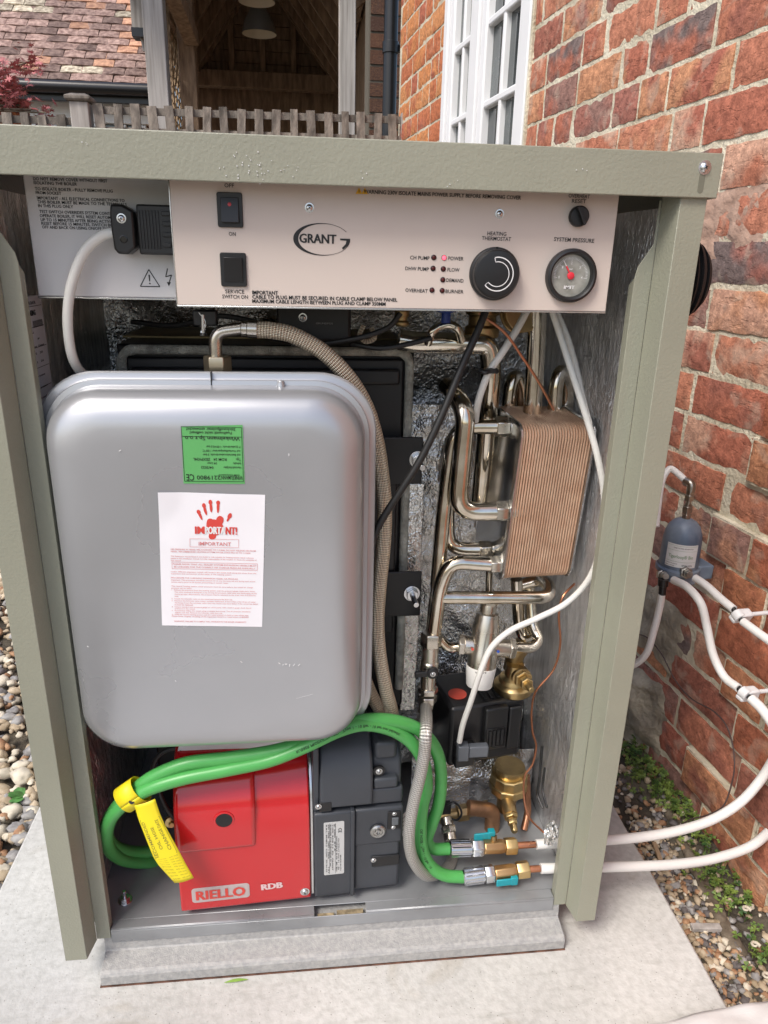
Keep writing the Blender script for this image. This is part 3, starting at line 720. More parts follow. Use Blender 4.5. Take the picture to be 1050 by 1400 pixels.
TM = [tile_mesh(i, TILE) for i in range(5)]+[tile_mesh(7, TILEO), tile_mesh(8, TILEP)]
rt = random.Random(12); nrow = 0; tc_ = 0; restt = MB()
for row in range(26):
    t = row*.098; jo = rt.uniform(-.01, .01)+(.083 if row % 2 else 0)
    x = RX1-.085-jo
    while x > RX0+.08:
        vis = x > -2.95 and row < 19
        r_ = rt.random(); mossy = noise.noise((x*1.6, row*.16, 3)) > .25 and row > 8
        me = TM[6] if (mossy and r_ < .6) or r_ < .02 else (TM[5] if r_ < .13 else TM[rt.randrange(5)])
        loc = Vector((x, EY+t*cos(SL), EZ2+.03+t*sin(SL)))
        if vis and tc_ < 298:
            ob = bpy.data.objects.new('tile', me); COL.objects.link(ob); ob.parent = roof; ob.location = loc-th.location
            ob.rotation_euler = (SL+rt.uniform(-.03, .03), rt.uniform(-.012, .012), rt.uniform(-.02, .02)); tc_ += 1
        else:
            R_ = Matrix.Rotation(SL, 3, 'X')
            restt.add([R_ @ v.co+loc for v in me.vertices], [tuple(p_.vertices) for p_ in me.polygons])
        x -= .166+rt.uniform(-.003, .003)
restt.build('tile', TILE, roof, flat=True, kind='stuff')
mb = MB(); mb.box((-4, 6.3, -.1), (-1.22, 6.5, 2.35)); mb.build('wall', brick_mat('cottage_brick', [(.42, .16, .08), (.36, .12, .07), (.5, .22, .12)], .1), th)
mb = MB(); mb.tube([(-4, 5.95, EZ2-.02), (-1.22, 5.95, EZ2-.005)], .046, 20); mb.build('gutter', GUTT, th)
mb = MB(); mb.box((-4, 6.0, EZ2-.10), (-1.22, 6.06, EZ2-.03)); mb.build('fascia_board', GUTT, th, bevel=.004)
dm = MB().box((-.045, -.05, -.03), (.045, .05, .03)).mesh('brick', bmeshs[0].materials[0], flat=True)
for i in range(22):
    ob = bpy.data.objects.new('brick', dm); COL.objects.link(ob); ob.parent = th; ob.location = Vector((-1.29-i*.113, 6.26, EZ2-.118))-th.location
# white framed windows with lattice
q0 = (-2.2731, 6.2400, 2.1909); q1 = (-1.2832, 6.2400, 2.2154)
mb = MB(); mb.box((q0[0], 6.2, q0[2]-.16), (q1[0], 6.28, q0[2]-.01)); mb.box((q0[0], 6.21, q0[2]-.9), (q0[0]+.08, 6.28, q0[2]-.17))
for xx in (70, 100, 128, 165, 193): 
    x_ = q0[0]+(xx-40)/168*(q1[0]-q0[0]); mb.box((x_-.02, 6.215, q0[2]-.9), (x_+.025, 6.28, q0[2]-.165))
w2 = mb.build('window', WPAINT, th, bevel=.004)
for i in range(5):
    xs = [40, 70, 100, 128, 165, 193]; a = q0[0]+(xs[i]-40)/168*(q1[0]-q0[0]); b = q0[0]+(xs[i+1]-40)/168*(q1[0]-q0[0])
    mb = MB().box((a, 6.27, q0[2]-.9), (b, 6.275, q0[2]-.16)); mb.build('pane', GLASS, w2, flat=True)
    mb = MB()
    for zz in (0, .22, .44):
        mb.bar((a, 6.26, q0[2]-.18-zz), (b, 6.26, q0[2]-.40-zz), .012, .022); mb.bar((b, 6.255, q0[2]-.18-zz), (a, 6.255, q0[2]-.40-zz), .012, .022)
    mb.build('glazing_bar', WPAINT, w2, flat=True)
hp = thing('roof_vent_post', 'pale weathered upright board hanging beside the left pavilion post', 'board', (-1.0904, 4.9000, 2.3672))
a, b = Vector((-1.0850, 4.9000, 2.3758)), Vector((-1.0812, 4.9000, 2.6857))
mb = MB(); mb.bar(a, b, .08, .10); mb.build('board', OAK, hp, bevel=.004)
mb = MB(); mb.bar(a+Vector((0, 0, .02)), a-Vector((0, 0, .03)), .10, .12); mb.build('collar', GUTT, hp); mb = MB(); mb.cyl(a, Vector((-1.0700, 4.9000, 2.2759)), .012, n=8); mb.build('rod', OAK, hp)

# red maple branch
mp = thing('maple_tree', 'red leaved maple branch reaching in at the upper left above the fence', 'tree', (-2.2, 3.3, -.1))
tk = MB(); tk.tube(smooth_pts([(-2.2, 3.35, -.1), (-2.15, 3.3, .9), (-1.9, 3.2, 1.5)]), .035, 10, radf=lambda t: 1-.6*t); rm = random.Random(4)
lf = MB()
cent = [Vector(c) for c in [(-1.4130, 3.1000, 1.7701), (-1.4083, 3.2000, 1.7769), (-1.3476, 3.1000, 1.7441), (-1.3679, 3.2000, 1.7190), (-1.3721, 3.1000, 1.7052), (-1.4377, 3.2000, 1.6860), (-1.3721, 3.1000, 1.6613), (-1.3418, 3.1500, 1.6388), (-1.3087, 3.2000, 1.6244), (-1.2438, 3.1000, 1.6161), (-1.2675, 3.2000, 1.8363), (-1.4575, 3.1000, 1.7249), (-1.5403, 3.2000, 1.6516), (-1.2130, 3.1000, 1.6053), (-1.4419, 3.2500, 1.7407), (-1.4959, 3.2000, 1.6231), (-1.3527, 3.1000, 1.6856), (-1.2739, 3.2000, 1.8125)]]
for c in cent:
    tk.tube(smooth_pts([(-1.9, 3.2, 1.5), (Vector((-1.9, 3.2, 1.5))+c)/2+Vector((0, 0, .05)), c]), .004, 6)
    for i in range(26 if c.x < -1.25 else 10):
        p0 = c+Vector((rm.gauss(0, .035), rm.gauss(0, .05), rm.gauss(0, .03))); e = Matrix.Rotation(rm.uniform(0, 6.3), 3, 'Z') @ Matrix.Rotation(rm.uniform(-1.2, 1.2), 3, 'X')
        s_ = rm.uniform(.018, .032); pts = [Vector((0, 0, 0))]
        for k in range(7):
            a = radians(-130+k*260/6); pts.append(Vector((sin(a), cos(a), 0))*s_*(1-.25*abs(k-3)/3)); pts.append(Vector((sin(a+.36), cos(a+.36), 0))*s_*.35)
        for k in range(1, 14, 2): lf.add([p0+e @ pts[0], p0+e @ pts[max(1, k-1)]*(.35 if k == 1 else 1), p0+e @ pts[k], p0+e @ pts[k+1]], [(0, 1, 2, 3)])
tk.build('trunk', ROOT, mp); lf.build('crown', MAPLE, mp, flat=True, recalc=False)

# ================================================================ BOILER CABINET
HX = .388; ZB = .053; ZT = 1.112; ZL = 1.0686
cab = thing('boiler_cabinet', 'open fronted sage green outdoor boiler cabinet standing on the concrete slab', 'cabinet', (0, .3, 0))
mb = MB(); prof = [(-.0045, ZL), (-.0045, ZT), (.62, ZT), (.62, ZT-.003), (-.0022, ZT-.003), (-.0022, ZL)]
mb.prism(prof, (-.397, 0, 0), (0, 1, 0), (0, 0, 1), (.794, 0, 0)); mb.build('top_lid', SAGE, cab, bevel=.0018, seg=3)
mb = MB(); rc_ = random.Random(31)
for q in [(-0.1074, -0.0052, 1.0915), (-0.0993, -0.0052, 1.0840), (-0.0907, -0.0052, 1.0869), (-0.0838, -0.0052, 1.0806), (-0.0771, -0.0052, 1.0893), (-0.0953, -0.0052, 1.0776), (-0.0704, -0.0052, 1.0758), (-0.0869, -0.0052, 1.0928), (-0.1032, -0.0052, 1.0747), (-0.0595, -0.0052, 1.0840), (-0.1142, -0.0052, 1.0815), (-0.0481, -0.0052, 1.0791), (-0.0812, -0.0052, 1.0734), (0.0230, -0.0052, 1.0788), (-0.2430, -0.0052, 1.0956), (0.1124, -0.0052, 1.0749), (0.2489, -0.0052, 1.0929)]:
    for k in range(3):
        p_ = Vector(q)+Vector((rc_.gauss(0, .004), 0, rc_.gauss(0, .003))); mb.obox(p_, (rc_.uniform(.0002, .0006), 0, 0), (0, .0002, 0), (0, 0, rc_.uniform(.0002, .0006)))
mb.build('paint_speck', WHITEP, cab, kind='stuff', flat=True)
for s in (-1, 1):
    mb = MB(); x0, x1 = sorted((s*.3966, s*.3945)); mb.box((x0, -.0018, ZL), (x1, .615, ZT-.0035)); mb.build('lid_side', SAGE, cab, bevel=.0006)
for s in (-1, 1):
    def sheet(poly, z0, z1, t=.0018):
        pts = [Vector((x, y, 0)) for x, y in poly]; L_ = []; R_ = []
        for i, p_ in enumerate(pts):
            a = (pts[i]-pts[i-1]).normalized() if i else (pts[1]-pts[0]).normalized(); b = (pts[i+1]-pts[i]).normalized() if i < len(pts)-1 else a
            n = Vector((-(a+b).y, (a+b).x, 0)).normalized(); k = 1/max(.4, n.dot(Vector((-a.y, a.x, 0)))); L_.append(p_+n*t/2*k); R_.append(p_-n*t/2*k)
        ring = L_+R_[::-1]
        mb = MB(); mb.prism([(p_.x, p_.y) for p_ in ring], (0, 0, z0), (1, 0, 0), (0, 1, 0), (0, 0, z1-z0)); return mb
    sheet([(s*HX, .62), (s*HX, .001), (s*.3600, .001), (s*.3545, .0315)], ZB, ZL+.02).build('post', SAGE, cab, bevel=.0007)
    t0, t1 = (0.3363, 0.0310, 0.9983), (0.3558, 0.0310, 1.0235)
    mb = MB(); mb.prism([(.334, ZB+.001), (.3538, ZB+.001), (.3538, 1.068), (.351, 1.068), (.351, t1[2]), (.336, t0[2]), (.334, t0[2]-.01)], (0, .0315, 0), (s, 0, 0), (0, 0, 1), (0, .0016, 0)); mb.build('flange', SAGE, cab, bevel=.0005)
    mb = MB(); mb.prism([(.0335, ZB+.001), (.046, ZB+.001), (.046, t0[2]-.02), (.0335, t0[2]-.012)], (s*.3342, 0, 0), (0, 1, 0), (0, 0, 1), (s*.0016, 0, 0)); mb.build('flange_return', SAGE, cab, bevel=.0004)
def foil_sheet(name, O, U, W, nu, nv, amp, mat, parent, seed, sc_=30, flat=False, kind=None):
    O, U, W = map(V3, (O, U, W)); N = U.cross(W).normalized()
    def fn(u, v):
        p_ = O+U*u+W*v
        return p_+N*amp*(noise.noise(p_*sc_+Vector((seed, 0, 0)))+.5*noise.noise(p_*sc_*2.3+Vector((0, seed, 0))))
    mb = MB().grid(fn, nu, nv); return mb.build(name, mat, parent, flat=flat, recalc=False, kind=kind)
foil_sheet('side_insulation', (.3625, .038, .072), (0, .56, 0), (0, 0, .99), 40, 70, .004, SIDEF, cab, 3, 9)
foil_sheet('side_insulation', (-.3625, .038, .072), (0, .56, 0), (0, 0, .99), 40, 70, .004, SIDEL, cab, 5, 9)
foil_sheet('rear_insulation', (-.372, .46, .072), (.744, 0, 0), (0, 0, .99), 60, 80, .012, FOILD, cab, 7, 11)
mb = MB(); mb.box((-.388, .621, .055), (.388, .625, ZL)); mb.build('rear_panel', SAGE, cab)
foil_sheet('front_patch', (.135, .225, .075), (.105, 0, 0), (.0, .01, .175), 24, 36, .006, FOIL, cab, 17, 30)
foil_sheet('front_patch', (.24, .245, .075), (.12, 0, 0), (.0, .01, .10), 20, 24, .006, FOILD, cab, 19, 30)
# insulated wrap behind the pipes
foil_sheet('pipe_insulation', (.125, .33, .10), (.235, 0, 0), (0, .02, .68), 50, 110, .007, FOIL, cab, 11, 26)
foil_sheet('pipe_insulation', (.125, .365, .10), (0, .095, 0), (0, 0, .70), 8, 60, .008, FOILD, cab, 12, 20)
# tray with its slot
h0, h1 = (-0.0376, 0.0360, 0.0485)[0], (0.0403, 0.0360, 0.0496)[0]
mb = MB(); TZ = .070
mb.box((-.333, .032, TZ-.0016), (h0, .048, TZ)); mb.box((h1, .032, TZ-.0016), (.333, .048, TZ)); mb.box((-.372, .048, TZ-.0016), (.372, .6, TZ))
mb.box((-.333, .0304, .0460), (.333, .032, .0665)); mb.box((-.333, .0304, .0665), (h0, .032, TZ)); mb.box((h1, .0304, .0665), (.333, .032, TZ))
mb.build('base_tray', GALV, cab, bevel=.0006, seg=1)
mb = MB(); mb.box((h0+.005, .0335, .050), (h0+.030, .042, .0600)); mb.box((h0+.034, .0335, .050), (h1-.004, .044, .0620)); mb.build('slot_packing', M('packing_board', (.35, .28, .17), .9, 0, .5, 60, .8, 80, .004), cab)
mb = MB(); mb.prism([(.6, .0), (.002, .0), (-.003, .002), (-.0032, .0180), (-.0012, .0220), (.0030, .0240), (.0300, .0285), (.0315, .0300), (.0325, .046), (.0335, .054), (.6, .054)], (-.3445, 0, .0015), (0, 1, 0), (0, 0, 1), (.689, 0, 0)); mb.build('plinth', PLINTHM, cab, bevel=.001, sharp=12)
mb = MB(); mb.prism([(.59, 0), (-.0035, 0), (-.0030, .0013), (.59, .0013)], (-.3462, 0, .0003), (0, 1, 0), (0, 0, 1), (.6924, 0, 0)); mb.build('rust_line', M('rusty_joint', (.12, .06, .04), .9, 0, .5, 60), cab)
for (x, y, Y) in ((170, 1229, .075),):
    c = Vector((-0.3240, 0.0819, 0.0700)); mb = MB(); mb.cyl(c, c+Vector((0, 0, .0015)), .011); mb.cyl(c+Vector((0, 0, .0015)), c+Vector((0, 0, .007)), .0075, n=6); mb.cyl(c+Vector((0, 0, .006)), c+Vector((0, 0, .018)), .003); mb.build('bolt', ZINC, cab, bevel=.0004)
# lid screw and its slot
def screw(c, r, parent, name='screw', d=(0, -1, 0), mat=ZINC):
    c = V3(c); mb = MB(); mb.lathe(c, d, [(r*1.35, 0), (r*1.35, r*.12), (r, r*.14), (r*.95, r*.35), (r*.7, r*.6), (r*.3, r*.7), (0, r*.7)], 24); s_ = mb.build(name, mat, parent, sharp=50)
    D = V3(d); t = D.cross(Vector((0, 0, 1))); t = t.normalized() if t.length > .1 else Vector((1, 0, 0)); u = D.cross(t)
    mb = MB()
    for a in (.5, .5+pi/2):
        e = t*cos(a)+u*sin(a); f_ = D.cross(e); mb.obox(c+D*r*.72, e*r*.42, f_*r*.09, D*r*.03)
    mb.build('recess', INK, s_, flat=True); return s_
c = Vector((0.3780, -0.0045, 1.0979)); screw(c, .0052, cab)
mb = MB(); mb.prism([(x, y) for x, y in rrpoly(.0065, .020, .0032)], Vector((0.3769, -0.0047, 1.0832)), (1, 0, 0), (0, 0, 1), (0, .0006, 0)); mb.build('slot', M('slot_shadow_metal', (.16, .16, .12), .6), cab)
# flue blank on the right side
fl = thing('flue_terminal', 'black ribbed round flue terminal on the right side of the cabinet', 'flue', (.389, .10, .93))
mb = MB(); mb.lathe((.390, .085, .985), (1, 0, 0), [(.060, 0), (.060, .006), (.056, .012), (.054, .020), (.048, .024), (.046, .034), (.038, .038), (.036, .046), (.001, .049)], 48); mb.build('cap', BLK, fl, sharp=50)
mb = MB()
for i in range(3): mb.lathe((.390, .085, .985), (1, 0, 0), [(.057-.009*i, .014+.012*i), (.060-.009*i, .016+.012*i), (.057-.009*i, .018+.012*i)], 40)
mb.build('rib', BLK, fl)

# ---------------------------------------------------------------- control panel
cp = thing('control_panel', 'wide pinkish grey control panel with switches, thermostat knob and pressure gauge', 'control panel', (.06, .03, .948))
FY = .03
mb = MB().box((-.1752, FY, .949), (.3035, FY+.012, 1.100)); mb.build('fascia', FASC, cp, bevel=.0007)
mb = MB().box((-.1755, FY-.0002, .9470), (.3035, FY+.05, .9488)); mb.box((-.1766, FY+.0005, .9475), (-.1754, FY+.05, 1.1)); mb.build('trim', ZINC, cp, bevel=.0003)
ink = MB()
def ft(s, A, B, h=.0034, bold=.012):
    m2 = MB(); text_ab(m2, s, A, B, h, bold=bold); m2.build('lettering', INK, cp, recalc=False, flat=True)
ft('WARNING 230V ISOLATE MAINS POWER SUPPLY BEFORE REMOVING COVER', (0.0237, 0.0300, 1.0650), (0.1937, 0.0300, 1.0640), .0037, .018)
ft('OVERHEAT', (0.2463, 0.0300, 1.0677), (0.2702, 0.0300, 1.0673), .0038); ft('RESET', (0.2506, 0.0300, 1.0625), (0.2666, 0.0300, 1.0625), .0038)
ft('HEATING', (0.1593, 0.0300, 1.0274), (0.1805, 0.0300, 1.0272), .0038); ft('THERMOSTAT', (0.1535, 0.0300, 1.0224), (0.1862, 0.0300, 1.0221), .0038)
ft('SYSTEM PRESSURE', (0.2345, 0.0300, 1.0233), (0.2806, 0.0300, 1.0225), .0040)
ft('CH PUMP', (0.0753, 0.0300, 1.0008), (0.0967, 0.0300, 1.0005), .0037); ft('POWER', (0.1173, 0.0300, 1.0009), (0.1345, 0.0300, 1.0007), .0037)
ft('DHW PUMP', (0.0704, 0.0300, 0.9895), (0.0964, 0.0300, 0.9891), .0037); ft('FLOW', (0.1171, 0.0300, 0.9891), (0.1307, 0.0300, 0.9890), .0037)
ft('DEMAND', (0.1165, 0.0300, 0.9782), (0.1358, 0.0300, 0.9777), .0037)
ft('OVERHEAT', (0.0711, 0.0300, 0.9668), (0.0961, 0.0300, 0.9662), .0037); ft('BURNER', (0.1162, 0.0300, 0.9664), (0.1365, 0.0300, 0.9661), .0037)
ft('OFF', (-0.1199, 0.0300, 1.0666), (-0.1102, 0.0300, 1.0666), .0037); ft('ON', (-0.1177, 0.0300, 1.0200), (-0.1105, 0.0300, 1.0199), .0037)
ft('SERVICE', (-0.1243, 0.0300, 0.9620), (-0.1041, 0.0300, 0.9620), .0037); ft('SWITCH ON', (-0.1277, 0.0300, 0.9568), (-0.1005, 0.0300, 0.9566), .0037)
ft('IMPORTANT', (-0.0956, 0.0300, 0.9614), (-0.0682, 0.0300, 0.9613), .0038, .022)
ft('CABLE TO PLUG MUST BE SECURED IN CABLE CLAMP BELOW PANEL', (-0.0958, 0.0300, 0.9570), (0.0625, 0.0300, 0.9563), .0037, .018)
ft('MAXIMUM CABLE LENGTH BETWEEN PLUG AND CLAMP 350MM', (-0.0959, 0.0300, 0.9526), (0.0495, 0.0300, 0.9516), .0037, .018)
ft('GRANT', (-0.0440, 0.0300, 1.0151), (-0.0051, 0.0300, 1.0148), .0088, .035)
# oval G emblem round the word
c = Vector((-0.0203, 0.0300, 1.0187)); RX, RZ = .0303, .0162
def ep(a, kx, kz, dx=0): return (c.x+dx+RX*kx*cos(a), c.z+RZ*kz*sin(a))
N_ = 60; o_ = []; i_ = []
for k in range(N_+1):
    a = radians(30)+radians(330)*k/N_ ; o_.append(ep(a, 1, 1)); i_.append(ep(a, .90, .955, .0023 if True else 0))
for k in range(N_): ink.add([(o_[k][0], FY-.0004, o_[k][1]), (o_[k+1][0], FY-.0004, o_[k+1][1]), (i_[k+1][0], FY-.0004, i_[k+1][1]), (i_[k][0], FY-.0004, i_[k][1])], [(0, 1, 2, 3)])
g0 = [(.0195, .0014), (.0303, .0014), (.0303, 0), (.0285, -.0052), (.0225, -.0098), (.0215, -.0080), (.0255, -.0040), (.0262, -.0007), (.0195, -.0003)]
ink.add([(c.x+x, FY-.00042, c.z+z) for x, z in g0], [tuple(range(len(g0)))])
ink.build('emblem', INK, cp, recalc=False, flat=True)
# little yellow warning triangles beside the warning line
tri = MB()
for dx in (0, .0062):
    c = Vector((0.0153, 0.0300, 1.0644))+Vector((dx, -.0005, 0)); tri.add([c, c+Vector((.0072, 0, 0)), c+Vector((.0036, 0, .0062))], [(0, 1, 2)])
tri.build('warning_triangle', M('amber_print', (.75, .42, .02), .5), cp, flat=True)
tri = MB()
for dx in (0, .0062):
    c = Vector((0.0153, 0.0300, 1.0644))+Vector((dx+.0033, -.0008, .0012)); tri.add([c, c+Vector((.0007, 0, 0)), c+Vector((.0007, 0, .0030)), c+Vector((0, 0, .0030))], [(0, 1, 2, 3)])
tri.build('warning_mark', INK, cp, flat=True)
def switch(px0, py0, px1, py1, up, a, b):
    s_ = MB(); a, b = V3(a), V3(b); cx, cz = (a.x+b.x)/2, (a.z+b.z)/2; w, h = abs(b.x-a.x), abs(a.z-b.z)
    s_.prism(rrpoly(w, h, .0022), (cx, FY-.0002, cz), (1, 0, 0), (0, 0, 1), (0, -.0024, 0)); so = s_.build('switch', BLK, cp, bevel=.0006)
    r_ = MB(); w2, h2 = w*.70, h*.72; y0 = FY-.0027
    tp, bt = ((-.0010, -.0050) if up else (-.0052, -.0008))
    r_.hexa([(cx-w2/2, y0, cz-h2/2), (cx+w2/2, y0, cz-h2/2), (cx+w2/2, y0+bt, cz-h2/2), (cx-w2/2, y0+bt, cz-h2/2), (cx-w2/2, y0, cz+h2/2), (cx+w2/2, y0, cz+h2/2), (cx+w2/2, y0+tp, cz+h2/2), (cx-w2/2, y0+tp, cz+h2/2)])
    r_.build('rocker', BLK, so, bevel=.0012); return so, cx, cz, h
so, cx, cz, h = switch(0, 0, 0, 0, True, (-0.1283, 0.0300, 1.0619), (-0.1022, 0.0300, 1.0281))
mb = MB(); mb.lathe(Vector((-0.1153, 0.0262, 1.0498)), (0, -1, 0), [(.0026, -.001), (.0026, .0006), (.0014, .0014), (0, .0015)], 16); mb.build('neon', M('dim_red_neon', (.45, .04, .05), .3), so)
switch(0, 0, 0, 0, False, (-0.1280, 0.0300, 1.0033), (-0.1007, 0.0300, 0.9690))
def lamp_dot(c, lit=False):
    mb = MB(); c = V3(c); mb.lathe(c, (0, -1, 0), [(.0029, 0), (.0029, .0006), (.0024, .0008), (.0022, .0003)], 20); o = mb.build('indicator_bezel', BLK, cp)
    mb = MB(); mb.lathe(c, (0, -1, 0), [(.0022 if not lit else .0027, 0.0002), (.002, .0013), (.001, .0019), (0, .0020)], 16); mb.build('indicator_lamp', LEDR if lit else LEDD, o)
for q, lit in (((0.1014, 0.0300, 1.0032), 0), ((0.1128, 0.0300, 1.0031), 1), ((0.1011, 0.0300, 0.9919), 0), ((0.1125, 0.0300, 0.9916), 0), ((0.1125, 0.0300, 0.9803), 0), ((0.1009, 0.0300, 0.9691), 0), ((0.1124, 0.0300, 0.9688), 0)): lamp_dot(q, lit)
for q in ((-0.0331, 0.0300, 1.0496), (0.1715, 0.0300, 1.0492)): screw(q, .0036, cp)
# thermostat knob
c = Vector((0.1699, 0.0300, 0.9875)); kr = .0282
mb = MB(); mb.lathe(c, (0, -1, 0), [(kr, 0), (kr, .003), (kr*.97, .0045), (kr*.93, .005), (kr*.90, .0125), (kr*.84, .0145), (kr*.78, .0148), (0, .0150)], 56); knob = mb.build('thermostat_knob', BLK, cp, sharp=30)
mb = MB(); mb.box((c.x-.0011, FY-.0062, c.z+kr*.86), (c.x+.0011, FY-.003, c.z+kr*1.0)); mb.build('pointer', BLKG, knob)
mb = MB()
def arc(a0, a1, r0, r1, y, n=40):
    for k in range(n):
        A = radians(a0+(a1-a0)*k/n); B = radians(a0+(a1-a0)*(k+1)/n)
        mb.add([(c.x+r0*cos(A), y, c.z+r0*sin(A)), (c.x+r1*cos(A), y, c.z+r1*sin(A)), (c.x+r1*cos(B), y, c.z+r1*sin(B)), (c.x+r0*cos(B), y, c.z+r0*sin(B))], [(0, 1, 2, 3)])
yk = FY-.0152; arc(105, -140, kr*.60, kr*.64, yk); arc(105, -140, kr*.44, kr*.47, yk); arc(105, 102, kr*.44, kr*.64, yk, 2); arc(-138, -140, kr*.44, kr*.64, yk, 2)
mb.build('dial_marking', WHITEP, knob, flat=True, recalc=False)
# reset knob
c = Vector((0.2591, 0.0300, 1.0490)); mb = MB(); mb.lathe(c, (0, -1, 0), [(.0108, 0), (.0108, .006), (.0098, .0075), (0, .0078)], 36); mb.obox(c+Vector((0, -.010, 0)), (.0012, 0, .0007), (0, .004, 0), (-.0045, 0, .0088)); mb.build('reset_knob', BLK, cp, bevel=.0005)
# pressure gauge
c = Vector((0.2572, 0.0300, 0.9873)); gr = .0290
mb = MB(); mb.lathe(c, (0, -1, 0), [(gr, 0), (gr, .004), (gr*.97, .0075), (gr*.88, .0085), (gr*.82, .0075), (gr*.78, .0040), (gr*.775, .0015)], 60); mb.f = [f for f in mb.f if len(f) == 4]; mb.uv = [None]*len(mb.f); ga = mb.build('pressure_gauge', BLK, cp, sharp=30)
mb = MB(); mb.lathe(c, (0, -1, 0), [(gr*.80, .0005), (gr*.80, .0012), (0, .0012)], 48); mb.build('dial', DIAL, ga)
mb = MB(); yk = FY-.0014
for k in range(41):
    a = radians(188-196*k/40); r1 = gr*.68; r0 = gr*(.53 if k % 10 == 0 else .60); d_ = Vector((cos(a), 0, sin(a))); t_ = Vector((-sin(a), 0, cos(a)))*.00022; cc = Vector((c.x, yk, c.z)); mb.add([cc+d_*r0-t_, cc+d_*r0+t_, cc+d_*r1+t_, cc+d_*r1-t_], [(0, 1, 2, 3)])
for k, ch in enumerate('01234'):
    a = radians(188-196*k/4); p_ = Vector((c.x+gr*.46*cos(a), FY, c.z+gr*.46*sin(a)-.0012)); text_ab(mb, ch, p_-Vector((.0008, 0, 0)), p_+Vector((.0008, 0, 0)), .0028, off=.0014)
text_ab(mb, 'bar', c+Vector((-.002, 0, .0062)), c+Vector((.002, 0, .0062)), .0022, off=.0014)
text_ab(mb, 'IMIT', c+Vector((-.0062, 0, -.0140)), c+Vector((.0062, 0, -.0140)), .0034, off=.0014, bold=.04)
mb.build('dial_marking', WHITEP, ga, flat=True, recalc=False)
mb = MB(); mb.lathe(c+Vector((0, -.0012, 0)), (0, -1, 0), [(.0040, 0), (.0040, .0015), (.003, .002), (0, .002)], 20)
d_ = Vector((-.52, 0, .85)); mb.obox(c+d_*.006+Vector((0, -.0025, 0)), d_*.006, Vector((.85, 0, .52))*.0008, (0, .0003, 0)); nd = mb.build('needle_hub', NEEDR, ga)
mb = MB(); mb.obox(c+d_*.0155+Vector((0, -.0025, 0)), d_*.004, Vector((.85, 0, .52))*.0004, (0, .0002, 0)); mb.build('needle', WHITEP, nd)

# ---------------------------------------------------------------- left wiring box and its plug
wb = thing('wiring_box', 'pale grey wiring box with black warning text left of the control panel', 'wiring box', (-.25, .07, .95))
x0 = (-0.3260, 0.0700, 1.0727)[0]
mb = MB().box((-.3315, .07, .9535), (-.18, .14, 1.10)); mb.build('cover', PANELW, wb, bevel=.0015)
mb = MB().box((-.3318, .0695, .9515), (-.1795, .141, .9533)); mb.build('trim', ZINC, wb, bevel=.0003)
ink = MB()
L_ = [('DO NOT REMOVE COVER WITHOUT FIRST', 107, 38, 343, 44), ('ISOLATING THE BOILER', 108, 51, 245, 54.5), ('TO ISOLATE BOILER - FULLY REMOVE PLUG', 111, 69.5, 360, 76), ('FROM SOCKET', 113, 82, 194, 84), ('IMPORTANT - ALL ELECTRICAL CONNECTIONS TO', 116, 98.5, 398, 108), ('THIS BOILER MUST BE MADE TO THE TERMINALS', 118, 111, 405, 121), ('IN THIS PLUG ONLY', 119, 123.5, 231, 127.5), ('TEST SWITCH OVERRIDES SYSTEM CONTROLS TO', 122, 142, 400, 151), ('OPERATE BOILER, IT WILL RESET AUTOMATICALLY', 123, 155, 410, 164), ('UP TO 15 MINUTES AFTER BEING ACTIVATED. TO', 125, 168, 405, 177), ('RESET BEFORE 15 MINUTES, SWITCH BOILER', 127, 180, 385, 188), ('OFF AND BACK ON USING ON/OFF SWITCH', 129, 192, 370, 199)]
WBA = Vector((-0.3209, 0.0700, 1.0706)); WBX = (Vector((-0.2457, 0.0700, 1.0711))-WBA)/236; WBZ = (Vector((-0.3201, 0.0700, 1.0233))-WBA)
for s_, ax, ay, bx, by in L_:
    A = WBA+WBX*(ax-107)+Vector((0, 0, 1))*WBZ.z*(ay-38)/154; A.x = WBA.x+(ax-107)*WBX.x-((ay-38)*.085)*WBX.x; A.y = .07
    B = A+Vector(((bx-ax)*WBX.x, 0, 0)); m2 = MB(); text_ab(m2, s_, A, B, .0029, bold=.016); m2.build('lettering', INK, wb, recalc=False, flat=True)
def outline(mb, pts, w, y):
    for i in range(len(pts)): 
        a, b = Vector((pts[i][0], y, pts[i][1])), Vector((pts[(i+1) % len(pts)][0], y, pts[(i+1) % len(pts)][1])); mb.bar(a, b, .0002, w, up=(0, 0, 1) if abs((b-a).normalized().z) < .7 else (1, 0, 0))
a, b, c_ = (-0.2210, 0.0700, 0.9658), (-0.1999, 0.0700, 0.9659), (-0.2104, 0.0700, 0.9838)
outline(ink, [(a[0], a[2]), (b[0], b[2]), (c_[0], c_[2])], .0010, .0697)
mx = (a[0]+b[0])/2; ink.add([(mx-.0009, .0696, a[2]+.0125), (mx+.0009, .0696, a[2]+.0125), (mx+.0005, .0696, a[2]+.0055), (mx-.0005, .0696, a[2]+.0055)], [(0, 1, 2, 3)]); ink.lathe((mx, .0697, a[2]+.0032), (0, -1, 0), [(.0009, 0), (0, .0001)], 12)
z_ = [(228.5, 367), (233, 366), (229.5, 376), (235, 374.5), (231, 389)]
zp = [Vector(q) for q in [(-0.1901, 0.0697, 0.9853), (-0.1927, 0.0697, 0.9764), (-0.1862, 0.0697, 0.9785), (-0.1897, 0.0697, 0.9699)]]
for i in range(3): ink.bar(zp[i], zp[i+1], .0002, .0010, up=(0, 0, 1) if i == 1 else (1, 0, 0))
e = zp[3]; ink.add([e+Vector((-.0022, 0, .001)), e+Vector((.0022, 0, .001)), e+Vector((-.0003, 0, -.0035))], [(0, 1, 2)])
ink.build('hazard_symbol', INK, wb, recalc=False, flat=True)
